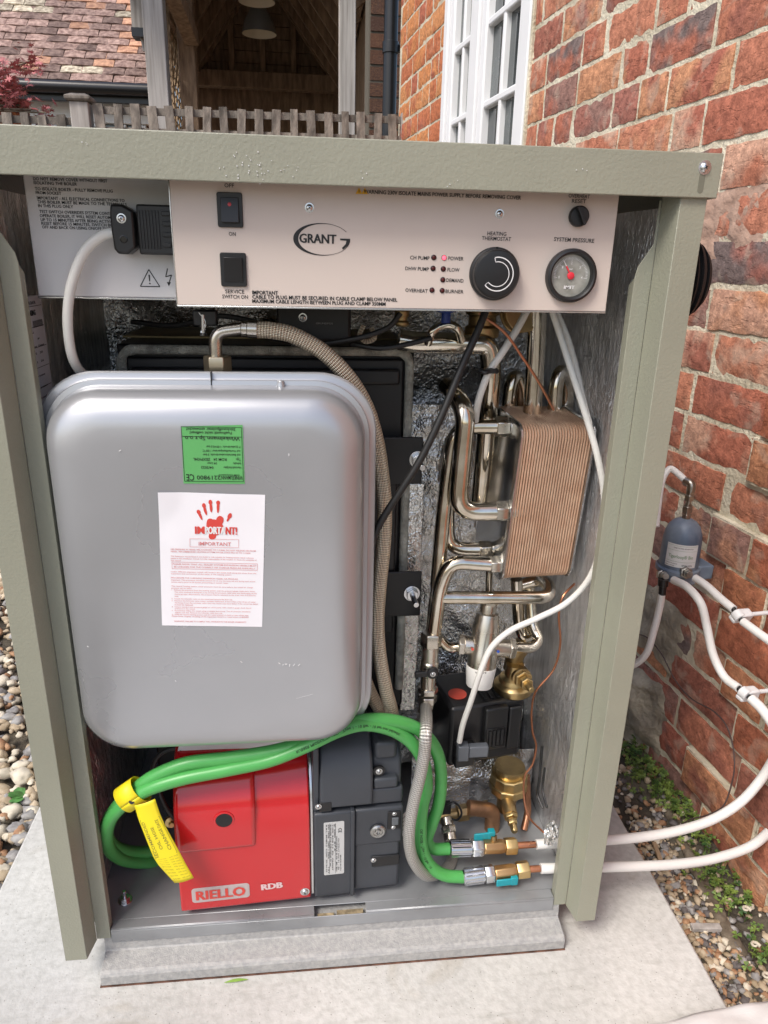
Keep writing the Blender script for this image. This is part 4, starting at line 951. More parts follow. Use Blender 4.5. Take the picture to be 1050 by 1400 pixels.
pl = thing('power_plug', 'black mains plug with ribbed grip pushed in left of the control panel', 'plug', (-0.2153, 0.0500, 1.0014))
a, b = Vector((-0.2397, 0.0450, 1.0481)), Vector((-0.2160, 0.0450, 0.9992))
mb = MB(); poly = [(0, .2), (.05, 0), (.55, 0), (1.0, .12), (1.0, .86), (.62, 1), (.2, 1), (.05, .9), (.0, .55)]
mb.prism([(a.x+(b.x-a.x)*u, a.z+(b.z-a.z)*v) for u, v in poly], (0, .040, 0), (1, 0, 0), (0, 0, 1), (0, .026, 0)); mb.build('cord_grip', BLK, pl, bevel=.0025)
a, b = Vector((-0.2131, 0.0450, 1.0489)), Vector((-0.1779, 0.0450, 0.9993))
mb = MB().box((a.x, .042, b.z), (b.x+.004, .066, a.z)); mb.build('plug_body', BLK, pl, bevel=.002)
mb = MB()
for i in range(7): x = a.x+.002+i*.0032; mb.box((x, .0408, b.z+.006), (x+.0015, .0421, a.z-.006))
mb.build('grip_rib', BLK, pl, bevel=.0003)
mb = MB()
for q in [(-0.1834, 0.0420, 1.0404), (-0.1827, 0.0420, 1.0304), (-0.1835, 0.0420, 1.0196), (-0.1843, 0.0420, 1.0094)]: mb.box((q[0]-.004, .0395, q[2]-.0022), (q[0]+.005, .0425, q[2]+.0022))
mb.build('terminal_cover', BLK, pl, bevel=.0006)
screw((-0.2281, 0.0400, 1.0344), .0036, pl); mb = MB(); mb.lathe((-0.2278, 0.0400, 1.0141), (0, -1, 0), [(.004, 0), (.004, .0006), (.0032, .0008), (.003, .0002), (0, .0002)], 20); mb.build('screw_hole', BLKG, pl)
mb = MB(); mb.tube(smooth_pts([(-0.2382, 0.0520, 1.0207), (-0.2520, 0.0520, 1.0174), (-0.2703, 0.0530, 1.0032), (-0.2845, 0.0540, 0.9799), (-0.2953, 0.0560, 0.9508), (-0.3010, 0.0600, 0.9193), (-0.3022, 0.0680, 0.8879), (-0.2989, 0.0850, 0.8673), (-0.2906, 0.1200, 0.8515), (-0.2706, 0.1600, 0.8377)]), .0055, 16)
one('mains_cable', 'thick white mains cable curving down from the black plug behind the tank', 'cable', mb, CABW)
# specification sheet on the left inner side
sh = thing('specification_sheet', 'white printed data sheet stuck on the left inner side wall', 'label', (-0.3550, 0.1083, 0.8195))
c0, c1, c2, c3 = Vector((-0.3560, 0.0855, 0.9561)), Vector((-0.3560, 0.1894, 0.9472)), Vector((-0.3560, 0.1945, 0.8267)), Vector((-0.3560, 0.0810, 0.8075))
ya, yb = .075, .150; zt, zb = c1.z+.004, c1.z-.215
mb = MB().add([(-.3555, ya, zb), (-.3555, yb, zb), (-.3555, yb, zt), (-.3555, ya, zt)], [(0, 1, 2, 3)]); mb.build('sheet', PAPER, sh, recalc=False, flat=True)
ink = MB()
def side_line(y0, y1, z, w=.0006): ink.add([(-.3552, y0, z), (-.3552, y1, z), (-.3552, y1, z+w), (-.3552, y0, z+w)], [(0, 1, 2, 3)])
for i in range(26):
    z = zt-.012-i*.0078; 
    if i % 3 == 0: side_line(ya+.003, yb-.003, z)
for t_, y_, z_, w_, h_ in (('OIL BOILER DATA', .003, .006, .05, .0035), ('CONDENSING', .004, .016, .045, .006), ('Max. static head', .004, .040, .03, .002), ('kW', .045, .048, .006, .002), ('Hours  Input  Output', .004, .056, .06, .0022), ('26   15   20', .006, .064, .05, .0024), ('36   21   26', .006, .074, .05, .0024), ('Fuel: Kerosene', .004, .090, .05, .0024), ('Operating pressure', .004, .104, .055, .0022), ('Electrical supply', .004, .116, .05, .0022), ('Water capacity', .004, .128, .045, .0022), ('Serial no.', .004, .140, .03, .0022), ('GRANT', .026, .172, .022, .005)):
    text_ab(ink, t_, (-.3556, ya+y_, zt-z_-h_), (-.3556, ya+y_+w_, zt-z_-h_), h_, nrm=(1, 0, 0), off=.0004, bold=.03)
for k in range(22):
    y_ = ya+.036+k*.0015; ink.add([(-.3552, y_, zt-.036), (-.3552, y_+.0004+.0005*(k % 2), zt-.036), (-.3552, y_+.0004+.0005*(k % 2), zt-.028), (-.3552, y_, zt-.028)], [(0, 1, 2, 3)])
ink.build('lettering', INK, sh, recalc=False, flat=True)

# ---------------------------------------------------------------- expansion vessel
vs_ = thing('expansion_vessel', 'large silver grey rectangular pressure tank with rounded corners and two stickers', 'pressure tank', (-.145, .08, .38))
VX0, VX1 = (-0.3302, 0.0400, 0.7652)[0], (0.0292, 0.0400, 0.7623)[0]; VZ0, VZ1 = (-0.1596, 0.0200, 0.3872)[2], (-0.1359, 0.0300, 0.8593)[2]
vcx, vcz, vw, vh = (VX0+VX1)/2, (VZ0+VZ1)/2, VX1-VX0, VZ1-VZ0
def vring(inset, y, dx=0, dz=0, r=.062, dn=0):
    return [Vector((vcx+dx+a, y, vcz+dz+b)) for a, b in rrpoly(vw-2*inset, vh-2*inset, max(.01, r-inset*.55), 12)]
mb = MB(); rings = [vring(.055, .0), vring(.040, .0006), vring(.028, .0024), vring(.018, .0060), vring(.010, .0115), vring(.004, .0195), vring(.001, .029), vring(0, .040), vring(0, .072), vring(.002, .0745)]
rings = rings[:-2]
rings += [vring(0, .044), vring(-.001, .0465), vring(-.006, .0475), vring(-.0068, .0500), vring(-.0085, .0510), vring(-.0135, .0518), vring(-.0150, .0535), vring(-.0150, .0580), vring(-.0140, .0600), vring(.000, .0610), vring(.004, .066), vring(.016, .11), vring(.05, .135)]
mb.loft(rings); mb.build('tank_shell', VES, vs_, sharp=28)
q0 = Vector((-0.0680, 0.0440, 0.8589)); mb = MB(); mb.lathe(q0+Vector((0, 0, -.008)), (0, 0, 1), [(.0050, 0), (.0050, .010), (.0042, .012), (.0040, .0155), (0, .0165)], 18); mb.box((q0.x-.010, .036, q0.z-.012), (q0.x+.010, .047, q0.z-.0085)); mb.build('air_valve', VES, vs_, bevel=.0006)
q0 = Vector((-0.1466, 0.0550, 0.8643)); mb = MB(); mb.box((q0.x-.0006, .046, q0.z-.010), (q0.x+.0006, .0590, VZ1+.0158)); mb.build('seam_notch', BLK, vs_)
# green sticker, printed upside down
lb = MB(); C = [Vector(q) for q in [(-0.1754, -0.0006, 0.8228), (-0.1095, -0.0006, 0.8243), (-0.1099, -0.0006, 0.7564), (-0.1775, -0.0006, 0.7576)]]
gl = lb.add(C, [(0, 1, 2, 3)]).build('green_label', GREENL, vs_, flat=True, recalc=False); 
ink = MB(); O_, Ux, Wz = C[2], (C[3]-C[2]), (C[1]-C[2])   # upside-down frame: origin bottom right, text runs right to left
def gt(s, u0, u1, v, h, bold=.01):
    A = O_+Ux*u0+Wz*v; B = O_+Ux*u1+Wz*v; vs2, fs2 = glyphs(s, min(bold, .010)); xa = min(q[0] for q in vs2); xb = max(q[0] for q in vs2)
    R_ = (B-A)/(xb-xa); U_ = -Wz.normalized()*(-1)*(h/CAPH); ink.add([A+R_*(x-xa)-U_*(-1)*0+U_*0+(-U_)*(-1)*0+Vector((0, -.0004, 0))+(-1)*U_*(-y) *(-1)*(-1) for x, y in vs2], fs2)
def gt(s, u0, u1, v, h, bold=.01):
    A = O_+Ux*u0+Wz*v; B = O_+Ux*u1+Wz*v; vs2, fs2 = glyphs(s, min(bold, .010)); xa = min(q[0] for q in vs2); xb = max(q[0] for q in vs2)
    R_ = (B-A)/(xb-xa); U_ = -Wz.normalized()*(h/CAPH); ink.add([A+R_*(x-xa)+U_*y+Vector((0, -.0004, 0)) for x, y in vs2], fs2)
for s_, a, b, v, h, bo in (('WINKELMANN', .03, .38, .14, .0046, .05), ('2219800', .39, .78, .14, .0046, .02), ('CE', .82, .95, .16, .0072, .02), ('OEM Competence', .08, .42, .165, .0018, .02), ('Herstell-Nr/Jahr:', .05, .34, .30, .0024, .02), ('04/2022', .50, .70, .30, .0028, .02), ('Inhalt:', .05, .18, .37, .0024, .02), ('24 Liter', .44, .60, .37, .0024, .02), ('Typ:', .05, .13, .44, .0030, .02), ('ROM 24   ZEXPV24L', .28, .82, .44, .0030, .02), ('zul Betriebsueberdruck: 3 bar', .05, .66, .515, .0024, .02), ('zul Vorlauftemperatur: 120°C', .05, .66, .58, .0024, .02), ('P (Lieferdruck: 1.00+0.2 bar', .05, .60, .65, .0024, .02), ('Winkelmann Sp.z o.o.', .05, .95, .80, .0042, .02), ('Fuellventil nicht oeffnen!', .18, .85, .885, .0030, .02), ('Stickstoffpolster entweicht!', .12, .90, .945, .0030, .02)): gt(s_, a, b, v+.0, h, bo)
def gline(u0, v0, u1, v1, w=.0005):
    A = O_+Ux*u0+Wz*v0+Vector((0, -.0004, 0)); B = O_+Ux*u1+Wz*v1+Vector((0, -.0004, 0)); d_ = (B-A).normalized(); n_ = Vector((-d_.z, 0, d_.x))*w/2; ink.add([A-n_, B-n_, B+n_, A+n_], [(0, 1, 2, 3)])
for a in ((.02, .04, .98, .04), (.98, .04, .98, .96), (.98, .96, .02, .96), (.02, .96, .02, .04), (.02, .80, .98, .80)): gline(*a)
ink.build('label_lettering', INK, gl, recalc=False, flat=True)
# white notice
C = [Vector(q) for q in [(-0.2058, -0.0006, 0.7484), (-0.0874, -0.0006, 0.7431), (-0.0964, -0.0006, 0.5740), (-0.2149, -0.0006, 0.5801)]]
def pap(u, v, off=0):
    p_ = (C[0]*(1-u)+C[1]*u)*(1-v)+(C[3]*(1-u)+C[2]*u)*v
    cur = .0035*max(0, 1-((u-.0)**2+(v-.0)**2)**.5/.22)+.0012*max(0, noise.noise((u*2.2, v*3, 4)))*min(1, 8*min(u, 1-u))
    return p_+Vector((0, -cur-off, 0))
nt = MB().grid(lambda u, v: pap(u, v), 24, 30).build('notice', PAPER, vs_, recalc=False)
def pt_(mb, s, u0, u1, v, h, bold=.015):
    """h as a share of the sheet height"""
    vs2, fs2 = glyphs(s, min(bold, .010)); xa = min(q[0] for q in vs2); xb = max(q[0] for q in vs2); heavy = bold > .032
    for k in range(3 if heavy else 1):
        mb.add([pap(u0+(u1-u0)*(x-xa)/(xb-xa)+((k-1)*.0038 if heavy else 0), v-y/CAPH*h, .0005+k*.00006) for x, y in vs2], fs2)
red = MB(); small = MB(); wht = MB()
pt_(red, 'IM', .338, .425, .292, .052, .035); pt_(wht, 'PORTA', .430, .625, .292, .052, .035); pt_(red, 'NT!', .630, .735, .292, .052, .035)
def blob(cu, cv, ru, rv, ang=0, k=1, n=22, mb=red, off=.00042):
    pts = []
    for i in range(n):
        a = 2*pi*i/n; x = ru*cos(a)*(1+.12*k*sin(3*a+cu*40)); y = rv*sin(a)*(1+.10*k*sin(2*a+cv*30)); ca, sa = cos(ang), sin(ang)
        pts.append(pap(cu+x*ca-y*sa*1.24, cv+(x*sa+y*ca*1.24)*.8, off))
    mb.add(pts, [tuple(range(n))])
for (u, v, a, l) in ((.385, .160, -.45, .034), (.432, .118, -.28, .040), (.487, .095, -.12, .042), (.555, .098, .02, .042)): blob(u, v, .013, l, a, .6); blob(u-.010*sin(-a) if 0 else u+sin(a)*l*.9, v-cos(a)*l*.75, .018, .018, a, .3, off=.00044)
blob(.665, .158, .019, .022, .5, .5, off=.00041); blob(.652, .180, .010, .022, .5, .2, off=.00043)
blob(.520, .245, .082, .062, .1, .5, off=.0003); blob(.485, .215, .042, .035, 0, .6, off=.00032); blob(.575, .19, .035, .030, 0, .6, off=.00034); blob(.50, .305, .035, .030, .3, .4, off=.00033)
red.build('red_hand_print', REDP, nt, recalc=False, flat=True); 
o = wht.build('white_letters', WHITEP, nt, recalc=False, flat=True)
pt_(small, 'IMPORTANT', .37, .68, .378, .026, .012)
def pbox(u0, u1, v0, v1, w=.003):
    for a in ((u0, v0, u1, v0+w*.8), (u0, v1, u1, v1+w*.8), (u0, v0, u0+w, v1), (u1-w, v0, u1, v1)):
        small.add([pap(a[0], a[1], .0005), pap(a[2], a[1], .0005), pap(a[2], a[3], .0005), pap(a[0], a[3], .0005)], [(0, 1, 2, 3)])
pbox(.285, .755, .328, .388); pbox(.11, .94, .505, .555)
NL = [('AIR PRESSURE IN VESSEL PRE-CHARGED TO 1.0 BAR. DO NOT RELEASE AIR FROM', .10, .92, .415, .0095, .03), ('VESSEL. RECOMMENDED HEATING SYSTEM WATER COLD FILL 0.5 TO 1.0 BAR', .10, .87, .432, .0095, .03),
 ('The Expansion Vessel fitted in the boiler is only suitable for heating system water volumes', .10, .90, .467, .008, .01), ('stated in the installation manual. It is the responsibility of the installer to check the suitability of', .10, .93, .483, .008, .01), ('the vessel.', .10, .20, .498, .008, .01),
 ('PLEASE NOTE THAT ALL SEALED SYSTEM EXPANSION VESSELS MUST', .12, .93, .527, .0105, .03), ('BE CHECKED FOR THE CORRECT AIR CHARGE PRESSURE ANNUALLY', .13, .92, .547, .0105, .03),
 ('Under different expansion vessels will result in the outlet shell taking the stress from the', .10, .93, .583, .008, .01), ('expansion and contraction of the water in the heating system.', .10, .69, .598, .008, .01),
 ('PROCEDURE FOR CHECKING EXPANSION VESSEL AIR PRESSURE', .10, .75, .630, .009, .02), ('Important: This procedure should be carried out on any warranty call and during each annual', .10, .92, .646, .008, .01), ('service and is prior to all system pressurising or system repair.', .10, .66, .662, .008, .01),
 ('The central heating system water pressure must be zero before the vessel air charge', .10, .90, .693, .008, .01), ('pressure can be taken.', .10, .30, .708, .008, .01),
 ('1.  Release the pressure from the heating system until the pressure gauge reads zero. Note:', .10, .92, .723, .008, .01), ('The valve method of doing this is by turning the pressure relief valve and discharging via the', .13, .94, .739, .008, .01), ('discharge pipe. Alternatively, the pressure may be released via the drain valve if isolated at', .13, .93, .755, .008, .01), ('tank.', .13, .17, .771, .008, .01),
 ('2.  Locate the Schrader valve on the vessel and remove the dust cap.', .10, .70, .790, .008, .01), ('3.  Depress the Schrader valve using a suitable implement. If more than a few drops of water', .10, .93, .806, .008, .01), ('discharge from the schrader valve then the vessel may have failed. If the vessel has failed', .13, .95, .822, .008, .01), ('it must be replaced.', .13, .31, .838, .010, .03),
 ('4.  Using a standard tyre pressure gauge or a foot pump with a built in gauge check the air', .10, .89, .854, .008, .01), ('pressure in the vessel.', .13, .33, .868, .008, .01), ('5.  If necessary inflate the vessel using a suitable foot pump. The air pressure should be', .10, .88, .883, .008, .01), ('slightly over fast. Remove the Schrader valve dust cap.', .13, .60, .898, .008, .01), ('6.  Refill the central heating system until the water pressure is back to start of this test.', .10, .86, .913, .008, .01), ('Please Note: Regular checking of the expansion vessel is a requirement of BS5449', .10, .86, .928, .009, .01),
 ('WARNING: FAILURE TO COMPLY WILL INVALIDATE THE BOILER WARRANTY', .12, .84, .968, .0095, .02)]
for s_, u0, u1, v, h, bo in NL: pt_(small, s_, u0, u1, v, h, bo)
small.build('small_print', REDT, nt, recalc=False, flat=True)
mb = MB(); rs_ = random.Random(6)
for (x, y, n_, sp_) in ((394, 909, 9, 14), (300, 700, 0, 0), (232, 640, 2, 4), (430, 965, 4, 12), (150, 720, 3, 20)):
    pass
for q in [(-0.0769, -0.0009, 0.5224), (-0.0725, -0.0009, 0.5201), (-0.0688, -0.0009, 0.5210), (-0.0644, -0.0009, 0.5188), (-0.0589, -0.0009, 0.5196), (-0.0526, -0.0009, 0.5193), (-0.2045, -0.0009, 0.5029), (-0.0595, -0.0009, 0.7900), (-0.2430, -0.0009, 0.7960), (-0.3033, -0.0009, 0.5549), (-0.1234, -0.0009, 0.5264)]:
    q = Vector(q); a_ = rs_.uniform(0, 3); L_ = rs_.uniform(.0006, .0018); mb.obox(q, Vector((cos(a_), 0, sin(a_)))*L_, (0, .0002, 0), Vector((-sin(a_), 0, cos(a_)))*.0004)
mb.bar((-0.0571, -0.0007, 0.4704), (-0.0357, -0.0007, 0.4759), .0001, .0002)
mb.build('scuff', M('scuff_mark', (.75, .75, .75), .5), vs_, kind='stuff', flat=True)
# ---------------------------------------------------------------- connection of the vessel
def hexnut(mb, c, d, r, L): c = V3(c); d = V3(d).normalized(); mb.lathe(c, d, [(r*.93, 0), (r, L*.1), (r, L*.9), (r*.93, L)], 6)
el = thing('vessel_connector', 'nickel elbow with hexagonal nut on top of the silver tank', 'pipe fitting', (-0.1485, 0.0900, 0.8718))
q = Vector((-0.1432, 0.0880, 0.8712)); mb = MB(); hexnut(mb, q-Vector((0, 0, .002)), (0, 0, 1), .0165, .019); mb.build('nut', M('bronze_nut', (.42, .36, .26), .35, .9, .2, 30), el, bevel=.0006)
mb = MB(); mb.tube(round_pts([(-0.1449, 0.0880, 0.8875), (-0.1442, 0.0880, 0.9154), (-0.1101, 0.0860, 0.9202)], .018), .0075, 18); mb.build('elbow', NICK, el)
mb = MB(); a, b = Vector((-0.1135, 0.0860, 0.9197)), Vector((-0.0940, 0.0850, 0.9192)); mb.cylb(a, b, .0095); mb.cylb(a+(b-a)*.35, b, .0105); mb.build('ferrule', NICK, el)
mb = MB(); mb.tube(smooth_pts([(-0.0982, 0.0850, 0.9192), (-0.0779, 0.0840, 0.9183), (-0.0541, 0.0840, 0.9135), (-0.0198, 0.0840, 0.8952), (0.0100, 0.0840, 0.8667), (0.0331, 0.0880, 0.8303), (0.0479, 0.0920, 0.7858), (0.0570, 0.0980, 0.7358), (0.0621, 0.1000, 0.6848), (0.0613, 0.1000, 0.6326), (0.0575, 0.1000, 0.5786), (0.0553, 0.0980, 0.5237), (0.0587, 0.0920, 0.4749), (0.0674, 0.0850, 0.4253), (0.0779, 0.0850, 0.3820), (0.0782, 0.1000, 0.3551), (0.0712, 0.1350, 0.3437), (0.0542, 0.1500, 0.3710), (0.0434, 0.1600, 0.3974)], 10), .0098, 20)
one('braided_hose', 'thick brassy braided hose running down the right side of the silver tank', 'braided hose', mb, BRAIDG)
# cable across the front
mb = MB(); mb.tube(smooth_pts([(0.1804, 0.1000, 0.9434), (0.1724, 0.0950, 0.9238), (0.1520, 0.0850, 0.8790), (0.1267, 0.0750, 0.8174), (0.1023, 0.0700, 0.7646), (0.0757, 0.0680, 0.7203), (0.0529, 0.0660, 0.6820), (0.0411, 0.0640, 0.6498), (0.0350, 0.0640, 0.6066), (0.0350, 0.0660, 0.5522), (0.0401, 0.0700, 0.4942), (0.0385, 0.0800, 0.4477), (0.0281, 0.1000, 0.3929), (0.0108, 0.1300, 0.3347)]), .0047, 12)
one('black_cable', 'black cable slung diagonally from under the panel down past the tank edge', 'cable', mb, RUB)

# ---------------------------------------------------------------- boiler body behind
bo = thing('boiler_casing', 'matt black boiler casing with rope sealed door behind the silver tank', 'boiler', (-.09, .3, .08))
bx0, bx1 = -.292, (0.1132, 0.2200, 0.8395)[0]; bz1 = (-0.1548, 0.2200, 0.8855)[2]
mb = MB().box((bx0, .225, .30), (bx1, .44, bz1)); mb.build('casing', BLKM, bo, bevel=.004)
mb = MB().box((bx0+.014, .212, .32), (bx1-.016, .2245, bz1-.016)); mb.build('door', BLKM, bo, bevel=.003)
mb = MB().box((bx0+.02, .200, bz1-.05), (bx1-.022, .2115, bz1-.028)); mb.build('door_ridge', BLKM, bo, bevel=.004)
mb = MB(); mb.tube(round_pts([(bx0+.008, .214, .5), (bx0+.008, .214, bz1-.006), (bx1-.008, .214, bz1-.006), (bx1-.008, .214, .34)], .02), .0065, 12, radf=lambda t: 1+.12*sin(t*340)); mb.build('rope_seal', ROPE, bo)
mb = MB().box((-.30, .30, bz1+.0005), (.10, .45, bz1+.003)); mb.build('top_plate', M('old_brass_plate', (.24, .19, .10), .5, .7, .4, 18), bo)
for (a, b, c_) in (((0.0432, 0.1900, 0.7643), (0.1289, 0.1900, 0.6948), (0.1179, 0.1900, 0.7320)), ((0.0460, 0.1900, 0.5573), (0.1353, 0.1900, 0.4824), (0.1168, 0.1900, 0.5215))):
    br = MB(); br.box((a[0], .190, b[2]), (b[0]-.004, .1935, a[2])); b_ = br.build('mounting_bracket', BLKM, bo, bevel=.003)
    c_ = Vector(c_); mb = MB(); mb.cyl(c_, c_+Vector((0, -.002, 0)), .0125); hexnut(mb, c_+Vector((0, -.002, 0)), (0, -1, 0), .0098, .008); mb.cyl(c_+Vector((0, -.01, 0)), c_+Vector((.002, -.035, -.003)), .0042); mb.build('stud_nut', ZINC, b_, bevel=.0004)
mb = MB().box(((0.0493, 0.2000, 0.7598)[0], .196, .45), ((0.0910, 0.2000, 0.7596)[0], .215, (0.0493, 0.2000, 0.7598)[2])); mb.build('upright', BLKM, bo, bevel=.003)
mb = MB().box(((0.1105, 0.2400, 0.6820)[0], .235, .28), ((0.1374, 0.2400, 0.6817)[0], .26, (0.1105, 0.2400, 0.6820)[2])); mb.build('foil_strip', FOIL, bo, bevel=.002)
# control housing & pumps in the dark gap under the panel
ec = thing('upper_pump', 'black pump head with small white print under the control panel', 'pump', (-0.0274, 0.1600, 0.8907))
a, b = (-0.0749, 0.1600, 0.9347), (0.0199, 0.1600, 0.8977); mb = MB().box((a[0], .16, b[2]), (b[0], .22, a[2]+.03)); mb.build('pump_head', BLKM, ec, bevel=.004)
mb = MB(); text_ab(mb, 'ALPHA1 L', (-0.0574, 0.1595, 0.8923), (-0.0293, 0.1595, 0.8916), .0024); text_ab(mb, 'GRUNDFOS', (-0.0253, 0.1595, 0.9201), (-0.0038, 0.1595, 0.9200), .0020); mb.build('lettering', M('dim_grey_print', (.25, .25, .25), .6), ec, recalc=False, flat=True)
screw((-0.0419, 0.1598, 0.9280), .004, ec)
bv = thing('brass_manifold', 'row of dull brass fittings in the dark gap above the boiler door', 'pipe fitting', (-0.0555, 0.2000, 0.9192))
for (x, y, Y, r, L) in ((205, 425, .17, .020, .03), (232, 423, .16, .008, .035), (549, 442, .17, .011, .018), (655, 440, .2, .024, .05), (614, 443, .17, .010, .012)):
    pass
for q, r, L, d_ in (((0.0866, 0.1700, 0.9179), .0095, .02, (0, 0, 1)), ((0.2063, 0.2200, 0.8992), .024, .050, (0, 0, 1)), ((0.2483, 0.2000, 0.9330), .026, .02, (.2, -1, .2))):
    mb = MB(); mb.lathe(q, d_, [(r*.7, 0), (r, .002), (r, L*.3), (r*.8, L*.35), (r*.8, L*.6), (r, L*.65), (r, L), (r*.4, L)], 28); mb.build('fitting', BRASSD, bv, bevel=.0008)
mb = MB(); mb.tube(smooth_pts([(0.1242, 0.1800, 0.8947), (0.1268, 0.1700, 0.9100), (0.1362, 0.1700, 0.9176), (0.1507, 0.1700, 0.9206), (0.1618, 0.1700, 0.9151), (0.1708, 0.1800, 0.8990)]), .0055, 14); mb.build('loop_pipe', CHROME, bv)
mb = MB(); q = Vector((0.1412, 0.1500, 0.9368)); mb.lathe(q, (0, 0, 1), [(.006, -.012), (.006, 0), (.013, .002), (.013, .02)], 18); mb.build('blue_cap', BLUEP, bv)
mb = MB(); mb.tube(smooth_pts([(-0.1629, 0.1000, 0.9367), (-0.1560, 0.1000, 0.9259), (-0.1610, 0.1000, 0.9132)]), .0022, 8); a = Vector((-0.1585, 0.1000, 0.9342)); b = Vector((-0.1594, 0.1000, 0.9116)); mb.cyl(b, a, .0026, n=12); mb.lathe(b, (0, 0, 1), [(.004, -.0015), (.005, 0), (.003, .0015)], 12); cs = mb
one('clamp_screw', 'long thin screw of the cable clamp hanging below the control panel', 'screw', cs, ZINC, bevel=0)
mb = MB(); a = Vector((-0.1524, 0.1000, 0.9293)); mb.box((a.x-.018, .098, a.z-.008), (a.x+.010, .112, a.z+.010)); one('cable_clamp', 'small black cable clamp under the lower left of the control panel', 'clamp', mb, BLK, bevel=.002)
# black looms under the panel
mb = MB()
for l in ([(-0.0828, 0.1500, 0.9031), (-0.0276, 0.1400, 0.8975), (0.0272, 0.1300, 0.9064), (0.0638, 0.1300, 0.9193), (0.0799, 0.1300, 0.9373)], [(0.0199, 0.1600, 0.8958), (0.0572, 0.1500, 0.8917), (0.0951, 0.1500, 0.8977), (0.1236, 0.1500, 0.9054)], [(-0.1016, 0.1700, 0.9210), (-0.1484, 0.1800, 0.9268), (-0.2077, 0.2000, 0.9125), (-0.2675, 0.2200, 0.9147)]):
    mb.tube(smooth_pts(l), .0034, 10)
one('wiring_loom', 'thin black wires sagging in the dark gap under the control panel', 'wire', mb, RUB)
mb = MB(); mb.tube(smooth_pts([(0.0342, 0.1400, 0.9208), (0.0297, 0.1400, 0.9090), (0.0373, 0.1400, 0.9009), (0.0484, 0.1400, 0.9056), (0.0444, 0.1400, 0.9182)]), .003, 10); one('braided_loop', 'small brassy braided loop of wire under the control panel', 'wire', mb, BRAIDG)

# ---------------------------------------------------------------- stainless pipework (each pipe run is a thing)
def pipe(name, label, pts, r, mat=CHROME, rc=.03, cat='pipe', n=20, group=None):
    mb = MB(); mb.tube(round_pts(pts, rc), r, n); return one(name, label, cat, mb, mat, group)
PR = .0096
pipe('steel_pipe', 'fat bright steel pipe bending from horizontal to vertical under the panel', [(0.0871, 0.2000, 0.8980), (0.1083, 0.2000, 0.8943), (0.2123, 0.2000, 0.8934), (0.2186, 0.2000, 0.8635), (0.2231, 0.2200, 0.7322), (0.2256, 0.2400, 0.6333)], .0145, rc=.035)
pipe('steel_pipe', 'upright steel pipe hanging from the panel above the copper heat exchanger', [(0.2740, 0.1900, 0.9436), (0.2774, 0.1900, 0.8853), (0.2837, 0.2000, 0.7589), (0.2970, 0.2400, 0.6563)], .0130)
pipe('steel_pipe', 'short hooped steel pipe left of the upright pipe above the exchanger', [(0.2571, 0.2400, 0.7494), (0.2597, 0.2400, 0.8285), (0.2674, 0.2450, 0.8449), (0.2794, 0.2500, 0.8247), (0.2899, 0.2600, 0.6978)], .0108, rc=.012)
pipe('steel_pipe', 'short hooped steel pipe right of the upright pipe above the exchanger', [(0.3249, 0.2200, 0.7316), (0.3209, 0.2200, 0.8353), (0.3281, 0.2250, 0.8556), (0.3447, 0.2400, 0.8321), (0.3591, 0.2500, 0.7001)], .0108, rc=.012)
pipe('steel_pipe', 'front S shaped steel pipe curving into the middle nut of the exchanger', [(0.1589, 0.2050, 0.8339), (0.1637, 0.1650, 0.8277), (0.1727, 0.1400, 0.8077), (0.1686, 0.1400, 0.6692), (0.2303, 0.1400, 0.6693)], .0132, rc=.036)
pipe('steel_pipe', 'horizontal steel pipe from the top nut bending down behind the S pipe', [(0.2259, 0.1650, 0.7852), (0.1651, 0.1700, 0.7842), (0.1549, 0.1700, 0.6589), (0.1508, 0.1650, 0.5457), (0.1459, 0.1600, 0.4630)], .0108, rc=.035)
pipe('steel_pipe', 'steel pipe hooking right into the third nut of the exchanger', [(0.1651, 0.1850, 0.7630), (0.1634, 0.1850, 0.6535), (0.1686, 0.1850, 0.5945), (0.2241, 0.1800, 0.5954)], .0104, rc=.035)
pipe('steel_pipe', 'steel pipe leaving the lowest nut and bending down to the left', [(0.2308, 0.1500, 0.5833), (0.1654, 0.1500, 0.5895), (0.1521, 0.1500, 0.5527), (0.1461, 0.1500, 0.4710)], .0108, rc=.035)
pipe('steel_pipe', 'level steel pipe below the exchanger with a hooked right end', [(0.1553, 0.1500, 0.5325), (0.3177, 0.1500, 0.5277), (0.3293, 0.1800, 0.5338), (0.3248, 0.2150, 0.5277), (0.2963, 0.2200, 0.5160)], .0098, rc=.018)
pipe('steel_pipe', 'thin dark steel tube standing behind the exchanger nuts', [(0.2547, 0.2400, 0.7516), (0.2514, 0.2450, 0.6312), (0.2514, 0.2500, 0.5162), (0.2564, 0.2500, 0.4634)], .0058)
pipe('steel_pipe', 'steel pipe dropping from behind the exchanger into a tight bend by the mixing valve', [(0.2851, 0.2100, 0.5311), (0.2950, 0.2100, 0.4562), (0.3043, 0.2050, 0.4296), (0.3202, 0.2100, 0.4315), (0.3118, 0.2300, 0.5109)], .0095, rc=.014)
pipe('steel_pipe', 'small steel bend joining the right arm of the mixing valve', [(0.2773, 0.1700, 0.4333), (0.3098, 0.1750, 0.4279), (0.3239, 0.1850, 0.4374), (0.3152, 0.2000, 0.4530), (0.3107, 0.2200, 0.5156)], .0085, rc=.016)
pipe('steel_pipe', 'short steel stub between the left riser and the mixing valve', [(0.1573, 0.1650, 0.4560), (0.1717, 0.1650, 0.4390), (0.1906, 0.1680, 0.4391)], .0078, rc=.012)

